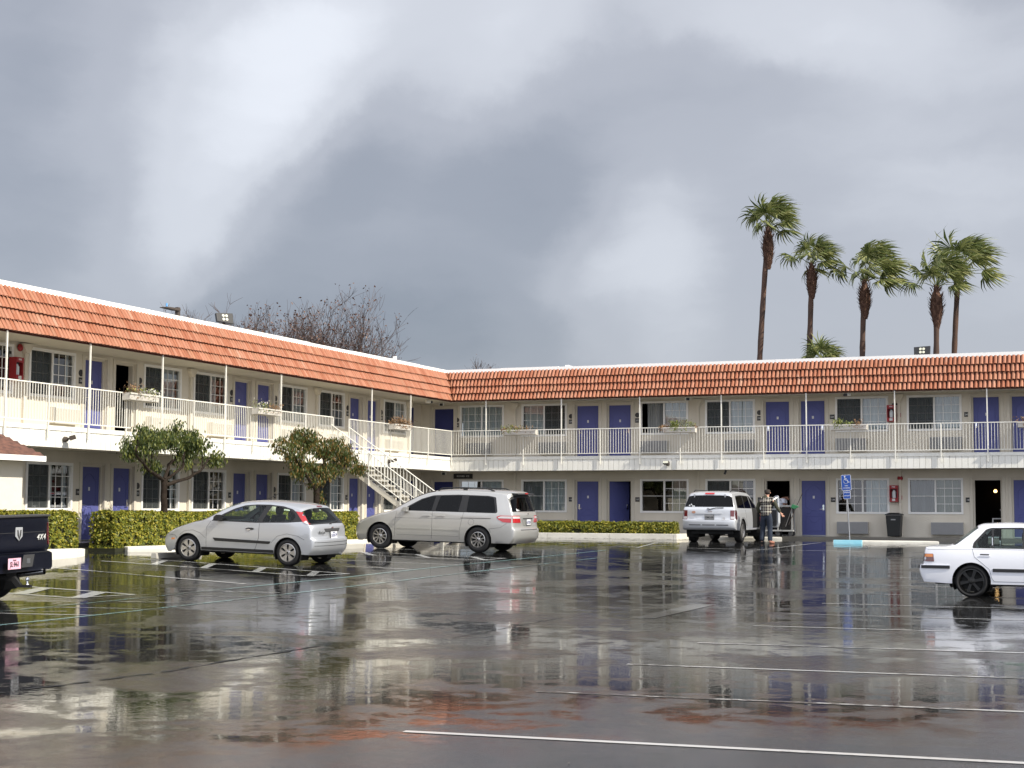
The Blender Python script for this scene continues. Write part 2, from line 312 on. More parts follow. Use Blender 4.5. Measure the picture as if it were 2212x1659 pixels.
# ------------------------------------------------------------------ ground: one wet asphalt sheet rising gently towards both wings
XF, YF = -25.64, 56.61       # front planes (balcony edge) of the left and the right wing
XW, YW = -27.14, 58.11       # room walls
ZF, ZU, ZS = .73, 3.68, 3.148   # ground-floor walkway, upper walkway, underside of the balcony
ZE, ZT = 5.90, 7.18          # eave, top of the roof edge
def gz(x, y):
    u = max(0., x-XF); v = max(0., YF-y)
    a = math.exp(-(u/12.5)**2)/(1+math.exp((v-30)/3.5)); b = math.exp(-(v/16)**2)
    return .62*(1-(1-a)*(1-b))
def asphalt_mat():
    m = bpy.data.materials.new('wet_asphalt'); m.use_nodes = True; nt = m.node_tree; L = nt.links.new; b = nt.nodes['Principled BSDF']; N = nt.nodes.new
    t = N('ShaderNodeTexCoord')
    def noise(s, d=4, ro=.5, vec=None, dist=0):
        n = N('ShaderNodeTexNoise'); n.inputs['Scale'].default_value = s; n.inputs['Detail'].default_value = d; n.inputs['Roughness'].default_value = ro; n.inputs['Distortion'].default_value = dist
        L(vec or t.outputs['Object'], n.inputs['Vector']); return n.outputs['Fac']
    def ramp(f, a, b_, c0=(0,0,0), c1=(1,1,1)):
        r = N('ShaderNodeValToRGB'); L(f, r.inputs[0]); r.color_ramp.elements[0].position = a; r.color_ramp.elements[1].position = b_
        r.color_ramp.elements[0].color = (*c0, 1); r.color_ramp.elements[1].color = (*c1, 1); return r.outputs[0]
    def mth(op, a, b_):
        n = N('ShaderNodeMath'); n.operation = op
        for i, v in enumerate((a, b_)):
            if isinstance(v, (int, float)): n.inputs[i].default_value = v
            else: L(v, n.inputs[i])
        return n.outputs[0]
    wet = ramp(noise(.42, 5, .55, dist=.6), .36, .50)       # standing water film (1) against merely damp stones (0)
    wet2 = ramp(noise(2.3, 6, .65), .40, .54)
    w = mth('ADD', mth('MULTIPLY', wet, .72), mth('MULTIPLY', wet2, .42))
    # the south-east end of the lot has drained and is only damp
    sp_ = N('ShaderNodeSeparateXYZ'); L(t.outputs['Object'], sp_.inputs[0])
    dr = N('ShaderNodeMapRange'); dr.interpolation_type = 'SMOOTHSTEP'; L(mth('ADD', mth('ADD', sp_.outputs[1], mth('MULTIPLY', sp_.outputs[0], -.9)), mth('MULTIPLY', noise(.8, 4), 5)), dr.inputs['Value'])
    dr.inputs['From Min'].default_value = 13.5; dr.inputs['From Max'].default_value = 19.0; dr.inputs['To Min'].default_value = .32; dr.inputs['To Max'].default_value = 1
    w = mth('MULTIPLY', w, dr.outputs[0])
    base = ramp(noise(.25, 6, .6), .35, .7, (.013, .0135, .014), (.030, .030, .0305))
    sp = ramp(noise(55, 2, .5), .5, .72, (.75, .75, .75), (1.7, 1.65, 1.55))
    x = N('ShaderNodeMix'); x.data_type = 'RGBA'; x.blend_type = 'MULTIPLY'; x.inputs[0].default_value = 1; L(base, x.inputs[6]); L(sp, x.inputs[7])
    L(x.outputs[2], b.inputs['Base Color'])
    rr = N('ShaderNodeMapRange'); L(w, rr.inputs['Value']); rr.inputs['From Min'].default_value = 0; rr.inputs['From Max'].default_value = 1
    rr.inputs['To Min'].default_value = .17; rr.inputs['To Max'].default_value = .014; L(rr.outputs[0], b.inputs['Roughness'])
    b.inputs['IOR'].default_value = 1.36; b.inputs['Specular IOR Level'].default_value = .5
    # bump: aggregate where the film is thin, faint ripples everywhere
    inv = mth('SUBTRACT', 1, w); inv.node.use_clamp = True
    bp1 = N('ShaderNodeBump'); bp1.inputs['Distance'].default_value = .004; L(noise(90, 2), bp1.inputs['Height']); L(mth('MULTIPLY', inv, .55), bp1.inputs['Strength'])
    bp2 = N('ShaderNodeBump'); bp2.inputs['Distance'].default_value = .004; bp2.inputs['Strength'].default_value = .34; L(noise(2.6, 5, .62), bp2.inputs['Height']); L(bp1.outputs[0], bp2.inputs['Normal'])
    bp3 = N('ShaderNodeBump'); bp3.inputs['Distance'].default_value = .0012; bp3.inputs['Strength'].default_value = .40; L(noise(13, 3, .6), bp3.inputs['Height']); L(bp2.outputs[0], bp3.inputs['Normal'])
    L(bp3.outputs[0], b.inputs['Normal'])
    return m
M['asphalt'] = asphalt_mat()
def axis(lo, hi, st, far):
    a = [lo+i*st for i in range(int((hi-lo)/st)+1)]
    g = st; L_, H_ = [], []; x = lo
    while x > -far: g *= 1.5; x -= g; L_.append(x)
    g = st; x = a[-1]
    while x < far: g *= 1.5; x += g; H_.append(x)
    return L_[::-1] + a + H_
gx = axis(-45, 30, .6, 1500); gy = axis(0, 62, .6, 1500)
mb = MB(); nx = len(gx)
mb.add([(x, y, gz(x, y)) for y in gy for x in gx], [(j*nx+i, j*nx+i+1, (j+1)*nx+i+1, (j+1)*nx+i) for j in range(len(gy)-1) for i in range(nx-1)])
ground = tag(mb.build('ground', M['asphalt'], smooth=True, recalc=False), kind='structure')

def paint_mat(name, col, wear, col2):
    m = bpy.data.materials.new(name); m.use_nodes = True; nt = m.node_tree; L = nt.links.new; b = nt.nodes['Principled BSDF']; N = nt.nodes.new
    t = N('ShaderNodeTexCoord'); n = N('ShaderNodeTexNoise'); n.inputs['Scale'].default_value = 7; n.inputs['Detail'].default_value = 6; n.inputs['Roughness'].default_value = .7; L(t.outputs['Object'], n.inputs['Vector'])
    n2 = N('ShaderNodeTexNoise'); n2.inputs['Scale'].default_value = .35; n2.inputs['Detail'].default_value = 3; L(t.outputs['Object'], n2.inputs['Vector'])
    ad = N('ShaderNodeMath'); ad.operation = 'ADD'; L(n.outputs['Fac'], ad.inputs[0]); L(n2.outputs['Fac'], ad.inputs[1])
    r = N('ShaderNodeValToRGB'); L(ad.outputs[0], r.inputs[0]); r.color_ramp.elements[0].position = wear-.06; r.color_ramp.elements[1].position = wear+.10
    r.color_ramp.elements[0].color = (*col2, 1); r.color_ramp.elements[1].color = (*col, 1)
    L(r.outputs[0], b.inputs['Base Color']); b.inputs['Roughness'].default_value = .12; b.inputs['IOR'].default_value = 1.36
    return m
M['line'] = paint_mat('white_line_paint', (.52, .53, .525), .88, (.09, .09, .088))
M['teal_line'] = paint_mat('faded_teal_line_paint', (.22, .36, .36), .95, (.05, .06, .058))
M['ghost_line'] = paint_mat('worn_line_paint', (.14, .145, .145), 1.0, (.035, .035, .035))
M['line_dim'] = paint_mat('dim_line_paint', (.44, .45, .445), .93, (.05, .05, .05))
def strip(mb, pts, w, dz=.004, mi=0):
    """a painted strip that follows the ground"""
    out = []
    for a, b in zip(pts, pts[1:]):
        n = max(1, int(math.hypot(b[0]-a[0], b[1]-a[1])/.5))
        for k in range(n): out.append((a[0]+(b[0]-a[0])*k/n, a[1]+(b[1]-a[1])*k/n))
    out.append(pts[-1]); vs = []
    for i, p in enumerate(out):
        q = out[min(i+1, len(out)-1)]; r = out[max(i-1, 0)]; dx, dy = q[0]-r[0], q[1]-r[1]; l = math.hypot(dx, dy); nx_, ny_ = -dy/l*w/2, dx/l*w/2
        for s in (1, -1):
            X, Y = p[0]+s*nx_, p[1]+s*ny_; vs.append((X, Y, gz(X, Y)+dz))
    mb.add(vs, [(2*i, 2*i+1, 2*i+3, 2*i+2) for i in range(len(out)-1)], mi)
mb = MB(); mbd = MB()
k = 0
for y in (7.7, 10.46, 13.22, 15.93, 18.84, 21.87, 24.47, 27.23, 30.22, 33.22, 36.05):      # stalls of the middle row
    strip(mb if k < 2 else mbd, [(-5.05-.04*k, y), (0.6, y+.40), (6, y+.5)], .09); k += 1
for y in (19.15, 20.53, 21.91, 23.41, 24.55): strip(mbd, [(-16.1, y), (-14.6, y+.30)], .09)
# hatched strips between the left-hand stalls
def hatch(x0, y0, x1, y1, w, n, ww=.10, lw=.10):
    dx, dy = x1-x0, y1-y0; l = math.hypot(dx, dy); ux, uy = dx/l, dy/l; nx_, ny_ = uy, -ux
    strip(mb, [(x0, y0), (x1, y1)], lw); strip(mb, [(x0+nx_*w, y0+ny_*w), (x1-ux*w*.2+nx_*w, y1-uy*w*.2+ny_*w)], lw)
    strip(mb, [(x1, y1), (x1-ux*w*.2+nx_*w, y1-uy*w*.2+ny_*w)], lw, dz=.006)
    for i in range(n):
        t = l-.9-i*1.5
        if t > 0: strip(mb, [(x0+ux*t, y0+uy*t), (x0+ux*(t+.75)+nx_*w, y0+uy*(t+.75)+ny_*w)], ww, dz=.005)
hatch(-22.0, 30.95, -15.8, 29.75, 1.1, 4, .17)
hatch(-21.5, 24.4, -16.6, 23.3, 1.15, 3, .30)
hatch(-21.5, 37.0, -15.5, 37.7, 1.3, 4, .17)
strip(mb, [(-21.9, 27.8), (-16.2, 26.3)], .10); strip(mb, [(-20, 33.3), (-15.2, 34.1)], .10); strip(mb, [(-17.0, 31.7), (-15.4, 31.9)], .10)
strip(mb, [(-20.5, 39.6), (-15.4, 40.4)], .10); strip(mb, [(-19.8, 43.2), (-15.5, 43.6)], .10)
strip(mb, [(-15.5, 51.8), (-14.6, 46.0)], .1); strip(mb, [(-11.0, 46.4), (-10.3, 52.6)], .1); strip(mb, [(-15.5, 46.6), (-8, 46.9)], .1)
tag(mb.build('parking_lines', M['line'], recalc=False), kind='structure')
strip(mbd, [(-7.4, 52.4), (-8.6, 48.6)], .10)
tag(mbd.build('faded_parking_lines', M['line_dim'], recalc=False), kind='structure')
mb = MB()
strip(mb, [(-16.5, 16), (-16.3, 19.4), (-15.98, 24.3), (-15.4, 28.8), (-15.2, 34), (-14.9, 44)], .10)
strip(mb, [(-14.7, 14), (-14.6, 17.4), (-14.5, 22.2), (-14.3, 25.2), (-14.1, 28.5), (-13.7, 40)], .10)
tag(mb.build('teal_lines', M['teal_line'], recalc=False), kind='structure')
mb = MB()
strip(mb, [(-7.07, 22.6), (-7.06, 25.95)], .35)
tag(mb.build('worn_lines', M['ghost_line'], recalc=False), kind='structure')
M['crack'] = mat('pavement_crack', (.008, .008, .008), .7)
mb = MB(); random.seed(3)
pts = [(-9.6, 9.5), (-9.28, 11.73), (-9.09, 13.24), (-9.14, 14.81), (-9.16, 16.69)]
fine = []
for a, b in zip(pts, pts[1:]):
    for k in range(9): fine.append((a[0]+(b[0]-a[0])*k/9+random.uniform(-.03, .03), a[1]+(b[1]-a[1])*k/9))
for a, b in zip(fine, fine[1:]):
    if random.random() < .9: strip(mb, [a, b], random.uniform(.02, .07))
for k in range(16):
    strip(mb, [(-8.2+random.uniform(-.02, .02), 18.2+k*.25), (-8.2+random.uniform(-.03, .03), 18.45+k*.25)], .02)
tag(mb.build('pavement_cracks', M['crack'], recalc=False), kind='structure')

# ------------------------------------------------------------------ raised walkways, kerbed beds
mb = MB()
mb.box(-40, XF+.05, 12, 70, .2, ZF); mb.box(XF+.05, 14, YF-.05, 70, .2, ZF)
M['walk'] = mat('wet_walkway', (.10, .095, .085), .22, spec=.5, bump=(20, .3), var=(1.2, .6, (.06, .056, .05)))
tag(mb.build('walkway', M['walk']), kind='structure')
# ------------------------------------------------------------------ the motel: one L-shaped building
motel = thing('motel_building', 'two-storey cream L-shaped motel with blue doors and terracotta tile roof band', 'building', (XF, YF, .6))
MO = motel.location.copy()
def mpart(name, mb, mats, parent=None, **k):
    """mesh given in world coordinates, parented to the motel"""
    o = mb.build(name, mats, parent or motel, **k)
    if parent is None: o.location = -MO
    return o
LR = (40.0, 62.0)
# local wall frames: x right along the wall, y into the wall, z up
FL = Matrix.Translation((XW, 0, 0)) @ Matrix.Rotation(PI/2, 4, 'Z')      # left wing: x -> +Y, y -> -X
FR = Matrix.Translation((0, YW, 0))                                      # right wing
BL = [17.84, 25.43, 33.02, 40.65, 48.46]      # bay starts (downspouts)
BR = [-23.5, -16.0, -8.5, -1.0]
WIN = (1.86, 1.23)
# (start, end, z0, z1) wall openings, and what fills them
def bay(side, b, fl):
    z = ZF if fl == 0 else ZU; zw = 1.58 if fl == 0 else 4.565
    if side == 'L': offs = (.22, 2.52, 3.90, 5.28)
    else: offs = (.30, 2.52, 3.84, 5.22)
    return [('win', b+offs[0], b+offs[0]+WIN[0], zw, zw+WIN[1]), ('door', b+offs[1], b+offs[1]+1.0, z, z+2.09),
            ('door', b+offs[2], b+offs[2]+1.0, z, z+2.09), ('win', b+offs[3], b+offs[3]+WIN[0], zw, zw+WIN[1])]
items = []   # (side, floor, kind, x0, x1, z0, z1, index)
for fl in (0, 1):
    for b in BL:
        for i, t in enumerate(bay('L', b, fl)): items.append(['L', fl, *t, (BL.index(b), i)])
    for b in BR:
        for i, t in enumerate(bay('R', b, fl)): items.append(['R', fl, *t, (BR.index(b), i)])
    z = ZF if fl == 0 else ZU; zw = 1.58 if fl == 0 else 4.565
    items.append(['R', fl, 'door', -27.14, -26.20, z, z+2.09, ('c', 0)])
    items.append(['R', fl, 'win', -25.88, -24.02, zw, zw+WIN[1], ('c', 1)])
# wall sheets with real openings
def wall_sheet(F, x0, x1, z0, z1, ops, th=.14, back=False):
    xs = sorted({x0, x1, *[o[0] for o in ops], *[o[1] for o in ops]}); zs = sorted({z0, z1, *[o[2] for o in ops], *[o[3] for o in ops]})
    mb = MB()
    for a, b in zip(xs, xs[1:]):
        for c, d in zip(zs, zs[1:]):
            cx, cz = (a+b)/2, (c+d)/2
            if any(o[0] < cx < o[1] and o[2] < cz < o[3] for o in ops): continue
            mb.quad(F @ Vector((a, 0, c)), F @ Vector((b, 0, c)), F @ Vector((b, 0, d)), F @ Vector((a, 0, d)))
    for (a, b, c, d) in ops:
        for (p, q) in (((a, c), (a, d)), ((b, d), (b, c)), ((a, d), (b, d)), ((b, c), (a, c))):
            mb.quad(F @ Vector((p[0], 0, p[1])), F @ Vector((q[0], 0, q[1])), F @ Vector((q[0], th, q[1])), F @ Vector((p[0], th, p[1])))
    return mb
def is_open(it): return (it[0], it[1], it[7]) in OPEN
OPEN = {('L', 1, (2, 2)): 'dark', ('R', 0, (0, 2)): 'bed', ('R', 0, (1, 1)): 'dark', ('R', 0, (2, 1)): 'lamps'}
L_END = 56.03
for side, F in (('L', FL), ('R', FR)):
    for fl in (0, 1):
        z0, z1 = (.5, ZS+.02) if fl == 0 else (ZU-.1, ZE)
        x0, x1 = (12, L_END) if side == 'L' else (-29.5, 7.5)
        ops = [it[3:7] for it in items if it[0] == side and it[1] == fl]
        mpart('wall', wall_sheet(F, x0, x1, z0, z1, ops), M['stucco'], recalc=False)
# the recess at the inner corner, its blue door
mb = MB()
for z0, z1 in ((.5, ZS+.02), (ZU-.1, ZE)):
    mb.quad((XW, L_END, z0), (XW-.5, L_END, z0), (XW-.5, L_END, z1), (XW, L_END, z1))
    mb.quad((XW-.5, L_END, z0), (XW-.5, YW, z0), (XW-.5, YW, z1), (XW-.5, L_END, z1))
mpart('wall', mb, M['stucco'], recalc=False)
# dark rooms behind the openings
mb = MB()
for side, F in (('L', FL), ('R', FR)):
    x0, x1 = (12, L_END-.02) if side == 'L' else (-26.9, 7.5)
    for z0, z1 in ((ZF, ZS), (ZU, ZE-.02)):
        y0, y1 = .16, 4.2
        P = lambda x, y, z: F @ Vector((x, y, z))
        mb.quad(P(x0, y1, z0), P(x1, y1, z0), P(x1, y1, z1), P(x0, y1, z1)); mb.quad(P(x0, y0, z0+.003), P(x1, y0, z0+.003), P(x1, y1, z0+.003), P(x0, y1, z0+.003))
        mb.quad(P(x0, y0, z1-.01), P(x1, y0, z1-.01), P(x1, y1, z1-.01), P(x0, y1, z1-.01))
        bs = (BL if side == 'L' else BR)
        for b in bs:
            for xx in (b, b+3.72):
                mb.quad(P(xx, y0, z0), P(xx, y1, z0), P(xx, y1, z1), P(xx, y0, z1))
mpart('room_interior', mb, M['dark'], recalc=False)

# ---- windows (mesh made once per kind, in the wall frame with x from 0)
WC = {}
def window_parts(screen, left, right, lc, rc):
    """screen: 'l','r' or ''; left/right: 'grid','bar','open'; lc/rc: list of (x0,x1,material) curtain spans 0..1 of the half"""
    key = (screen, left, right, tuple(lc), tuple(rc))
    if key in WC: return WC[key]
    W, H = WIN; fr = MB(); f = .055
    fr.box(-.03, f-.01, -.03, .07, -.03, H+.03); fr.box(W-f+.01, W+.03, -.03, .07, -.03, H+.03)
    fr.box(f-.01, W-f+.01, -.03, .07, -.03, f-.01); fr.box(f-.01, W-f+.01, -.03, .07, H-f+.01, H+.03); fr.box(W/2-.03, W/2+.03, -.02, .065, f-.01, H-f+.01)
    bars = MB(); thin = .0085
    for half, style in ((0, left), (1, right)):
        x0, x1 = (f, W/2-.03) if half == 0 else (W/2+.03, W-f); z0, z1 = f, H-f
        yy = .045 if half == 0 else .03
        if style == 'grid':
            for i in (1, 2): x = x0+(x1-x0)*i/3; bars.box(x-thin, x+thin, yy, yy+.012, z0, z1)
            for i in (1, 2, 3): z = z0+(z1-z0)*i/4; bars.box(x0, x1, yy-.001, yy+.013, z-thin, z+thin)
        if style == 'bar': z = z0+(z1-z0)*.5; bars.box(x0, x1, yy-.001, yy+.013, z-thin, z+thin)
    pane = MB(); 
    if left != 'open': pane.quad((f, .058, f), (W/2, .058, f), (W/2, .058, H-f), (f, .058, H-f))
    pane.quad((W/2, .044, f), (W-f, .044, f), (W-f, .044, H-f), (W/2, .044, H-f))
    cur = MB(); mats = []
    for half, cs in ((0, lc), (1, rc)):
        x0, x1 = (f, W/2) if half == 0 else (W/2, W-f)
        for (a, b, mn) in cs:
            if M[mn] not in mats: mats.append(M[mn])
            xa, xb = x0+(x1-x0)*a, x0+(x1-x0)*b; n = max(6, int((xb-xa)/.012)); ph = random.uniform(0, 6)
            vs = []
            for i in range(n+1):
                x = xa+(xb-xa)*i/n; y = .15+.022*math.sin(x*62+ph+1.5*math.sin(x*17+ph)); vs += [(x, y, .02), (x, y, H-.02)]
            cur.add(vs, [(2*i, 2*i+2, 2*i+3, 2*i+1) for i in range(n)], mats.index(M[mn]))
    sc = MB()
    if screen == 'l': sc.quad((f, .012, f), (W/2-.03, .012, f), (W/2-.03, .012, H-f), (f, .012, H-f))
    if screen == 'r': sc.quad((W/2+.03, .012, f), (W-f, .012, f), (W-f, .012, H-f), (W/2+.03, .012, H-f))
    r = dict(frame=fr.mesh('window_frame', M['vinyl']), bars=bars.mesh('grid_bars', M['vinyl']) if bars.v else None, pane=pane.mesh('glass_pane', M['pane'], recalc=False),
             curtain=cur.mesh('curtain', mats, smooth=True, recalc=False) if cur.v else None, screen=sc.mesh('insect_screen', M['screen_mesh'], recalc=False) if sc.v else None)
    WC[key] = r; return r
# a woven screen: a see-through dark film
def screen_mat():
    m = bpy.data.materials.new('woven_screen'); m.use_nodes = True; nt = m.node_tree; nt.nodes.clear(); L = nt.links.new
    o = nt.nodes.new('ShaderNodeOutputMaterial'); t = nt.nodes.new('ShaderNodeBsdfTransparent'); d = nt.nodes.new('ShaderNodeBsdfDiffuse'); d.inputs[0].default_value = (.055, .06, .06, 1)
    x = nt.nodes.new('ShaderNodeMixShader'); x.inputs[0].default_value = .72; L(t.outputs[0], x.inputs[1]); L(d.outputs[0], x.inputs[2]); L(x.outputs[0], o.inputs[0]); return m
M['screen_mesh'] = screen_mat()
SH = [(0, 1, 'sheer')]; HALF = [(0, .4, 'sheer')]; RH = [(.35, 1, 'sheer')]
WSTY = {  # exceptions; default is screen left, grid right, sheers
 ('L', 1, (2, 0)): ('l', 'grid', 'grid', SH, [(0, .33, 'sheer'), (.82, 1, 'sheer')]),
 ('L', 0, (2, 0)): ('l', 'grid', 'grid', SH, [(0, .36, 'sheer'), (.8, 1, 'sheer')]),
 ('L', 0, (3, 0)): ('l', 'grid', 'grid', SH, [(.85, 1, 'drape')]),
 ('L', 1, (4, 0)): ('l', 'grid', 'grid', SH, [(.9, 1, 'drape')]), ('L', 1, (3, 0)): ('l', 'grid', 'grid', SH, [(0, .6, 'sheer')]),
 ('L', 0, (2, 3)): ('l', 'grid', 'grid', SH, [(0, .55, 'sheer'), (.75, 1, 'sheer')]),
 ('R', 1, (0, 0)): ('r', 'grid', 'grid', SH, SH), ('R', 1, ('c', 1)): ('', 'grid', 'grid', SH, SH), ('R', 0, ('c', 1)): ('', 'grid', '', [], SH),
 ('R', 1, (0, 3)): ('', 'open', 'grid', [(.2, 1, 'drape')], SH), ('R', 1, (1, 0)): ('l', 'grid', 'grid', SH, SH), ('R', 1, (1, 3)): ('l', 'grid', 'grid', SH, SH),
 ('R', 1, (2, 0)): ('l', 'grid', 'grid', SH, SH), ('R', 0, (0, 0)): ('', 'bar', 'grid', [(0, 1, 'drape')], SH), ('R', 0, (0, 3)): ('', 'bar', 'grid', [], [(.3, 1, 'green_drape')]),
 ('R', 0, (1, 0)): ('l', '', 'grid', SH, [(0, .3, 'green_drape')]), ('R', 0, (1, 3)): ('', 'grid', 'grid', [], [(.12, 1, 'sheer')]), ('R', 0, (2, 0)): ('', 'bar', 'grid', [(0, 1, 'drape')], [(0, 1, 'green_drape')])}
# ---- doors
def door_parts():
    W, H = .88, 2.03; d = MB()
    d.box(0, W, 0, .04, 0, H)
    def ridge(pts):   # raised bead
        for a, b in zip(pts, pts[1:]):
            d.tube([(a[0], -.002, a[1]), (b[0], -.002, b[1])], .009, 5)
    arch = lambda x0, x1, z, h, up=1: [(x0+(x1-x0)*i/12, z+up*h*(math.sin(PI*i/12)**1.4)) for i in range(13)]
    ridge([(.14, 1.02), (.14, 1.62)] + arch(.14, .74, 1.62, .22) + [(.74, 1.02)] + arch(.74, .14, 1.02, -.12)[1:])
    ridge([(.14, .16)] + [(.14, .70)] + arch(.14, .74, .70, -.0) [1:-1] + [(.74, .70), (.74, .16), (.14, .16)])
    ridge([(.14, .78), (.28, .80), (.36, .90), (.44, .93), (.52, .90), (.60, .80), (.74, .78)])
    ridge([(.20, .62), (.26, .60), (.34, .50), (.44, .46), (.54, .50), (.62, .60), (.68, .62)])
    leaf = d.mesh('door_leaf', M['blue'])
    h = MB(); h.box(.055, .115, -.022, 0, .93, 1.13); h.box(.06, .11, -.03, -.022, 1.08, 1.12); h.tube([(.085, -.022, .97), (.085, -.065, .97), (.20, -.065, .965)], .011, 8)
    handle = h.mesh('door_handle', M['chrome'], smooth=True)
    n = MB(); n.box(.405, .475, -.006, 0, 1.36, 1.46); notice = n.mesh('door_notice', M['sign_pale'])
    f = MB(); e = .06
    f.box(-e, 0, -.05, .10, 0, H+e); f.box(W, W+e, -.05, .10, 0, H+e); f.box(0, W, -.05, .10, H, H+e); f.box(-e, W+e, -.05, .10, -.02, .0)
    fr = f.mesh('door_frame', M['trim'])
    # flat band of trim round the opening, standing slightly proud of the stucco
    tband = MB(); t0 = .11
    tband.box(-e-t0, -e, -.16, -.13, -.0, H+e+.02); tband.box(W+e, W+e+t0, -.16, -.13, -.0, H+e+.02); tband.box(-e-t0, W+e+t0, -.16, -.13, H+e+.02, H+e+.055)
    s = MB(); s.box(0, W, -.02, .03, 0, .035); sill = s.mesh('threshold', M['steel'])
    return leaf, handle, notice, fr, tband.mesh('door_trim', M['trim']), sill
D_LEAF, D_HANDLE, D_NOTICE, D_FRAME, D_TRIM, D_SILL = door_parts()
D_MIR = {}
def mirrored(me):
    if me.name not in D_MIR:
        c = me.copy(); c.transform(Matrix.Translation((.88, 0, 0)) @ Matrix.Diagonal((-1, 1, 1, 1))); c.flip_normals(); D_MIR[me.name] = c
    return D_MIR[me.name]
def place(o, F, x, y, z): o.matrix_world = F @ Matrix.Translation((x, y, z)); return o
def wpart(name, me, F, x, y, z, parent=None):
    o = bpy.data.objects.new(name, me); COL.objects.link(o)
    if parent: o.parent = parent; return o
    o.parent = motel; o.matrix_local = Matrix.Translation(-MO) @ F @ Matrix.Translation((x, y, z)); return o
for it in items:
    side, fl, kind, x0, x1, z0, z1, idx = it; F = FL if side == 'L' else FR
    if kind == 'win':
        sty = WSTY.get((side, fl, idx), ('l', 'grid', 'grid', SH, random.choice([SH, SH, SH, [(0, .62, 'sheer')], RH])))
        p = window_parts(*sty)
        w = wpart('window', p['frame'], F, x0, 0, z0)
        for nm, k in (('grid_bars', 'bars'), ('glass_pane', 'pane'), ('curtain', 'curtain'), ('insect_screen', 'screen')):
            if p[k]: wpart(nm, p[k], F, 0, 0, 0, w)
    else:
        mir = idx[1] == 2
        m_ = (lambda me: mirrored(me)) if mir else (lambda me: me)
        o = OPEN.get((side, fl, idx)); y = .13; xl = x0+.06
        if o is None:
            d = wpart('door', m_(D_LEAF), F, xl, y, z0+.015)
            if idx[0] != 'c': wpart('door_notice', D_NOTICE, F, 0, 0, 0, d)
            wpart('door_handle', m_(D_HANDLE), F, 0, 0, 0, d)
            if idx[0] == 'c': d.data = d.data.copy(); d.data.materials.clear(); d.data.materials.append(M['blue_shaded']); 
        else:
            hinge = Matrix.Translation((xl, y+.02, z0+.015)) if not mir else Matrix.Translation((xl, y+.02, z0+.015))
            d = bpy.data.objects.new('door', D_LEAF); COL.objects.link(d); d.parent = motel
            ang = R(88) if o in ('lamps', 'dark') else R(48)
            if o == 'bed' or (o == 'dark' and side == 'L'): HM = Matrix.Translation((xl, y+.02, z0+.015)) @ Matrix.Rotation(ang, 4, 'Z')
            else: HM = Matrix.Translation((xl+.88, y+.02, z0+.015)) @ Matrix.Rotation(-ang, 4, 'Z') @ Matrix.Translation((-.88, 0, 0))
            d.matrix_local = Matrix.Translation(-MO) @ F @ HM; tag(d, 'blue door swung open into the room')
            hh = wpart('door_handle', mirrored(D_HANDLE), F, 0, 0, 0, d) if o == 'bed' else wpart('door_handle', D_HANDLE, F, 0, 0, 0, d)
        wpart('door_frame', D_FRAME, F, xl, y, z0); wpart('door_trim', D_TRIM, F, xl, y, z0); wpart('threshold', D_SILL, F, xl, y, z0)
# blue door in the recess, its deep shade put into the colour
for z in (ZF, ZU):
    Fq = Matrix.Translation((XW-.5, 0, 0)) @ Matrix.Rotation(PI/2, 4, 'Z')
    mb = MB(); mb.box(0, 1.02, -.03, .02, 0, 2.05); wpart('door', mb.mesh('door', M['blue_shaded']), Fq, L_END+.28, 0, z)
    mb = MB(); mb.box(-.09, 0, -.05, .02, 0, 2.14); mb.box(1.02, 1.11, -.05, .02, 0, 2.14); mb.box(0, 1.02, -.05, .02, 2.05, 2.14); wpart('door_frame', mb.mesh('door_frame', M['trim']), Fq, L_END+.28, 0, z)
# things seen through the open doors
mb = MB(); mb.box(-18.95, -18.1, YW+1.3, YW+3.2, ZF, ZF+.55); o = mb.build('bed', M['sheer'], bevel=.05); tag(o, 'pale made bed inside the room with the half-open blue door', 'bed')
M['bulb'] = mat('glowing_bulb', (1, .8, .5), .5, emit=(1, .62, .25), es=3.5)
for x in (-5.56, -5.13):
    t = thing('wall_lamp', 'warm lit lamp globe in the dark open room, %s of the pair' % ('left' if x < -5.3 else 'right'), 'lamp', (x, YW+3.9, 2.42), group='lit lamps inside the open room')
    mb = MB(); mb.lathe([(0, -.06), (.05, -.045), (.07, 0), (.05, .045), (.03, .06)], 14); mb.build('lamp_globe', M['bulb'], t, smooth=True)
    mb = MB(); mb.box(-.03, .03, .02, .25, -.02, .10); mb.build('bracket', M['bronze'], t)
mb = MB(); 
for a, b, c, d in ((-5.42, -5.38, 1.05, 1.42), (-4.99, -4.95, 1.05, 1.42), (-5.38, -4.99, 1.38, 1.42), (-5.38, -4.99, 1.05, 1.09)): mb.box(a, b, YW+.9, YW+.94, c, d)
mb.box(-5.38, -4.99, YW+.91, YW+.93, 1.09, 1.38, 1)
o = tag(mb.build('luggage_rack', [M['vinyl'], M['dark']]), 'pale framed rack standing inside the room with lit lamps', 'rack')

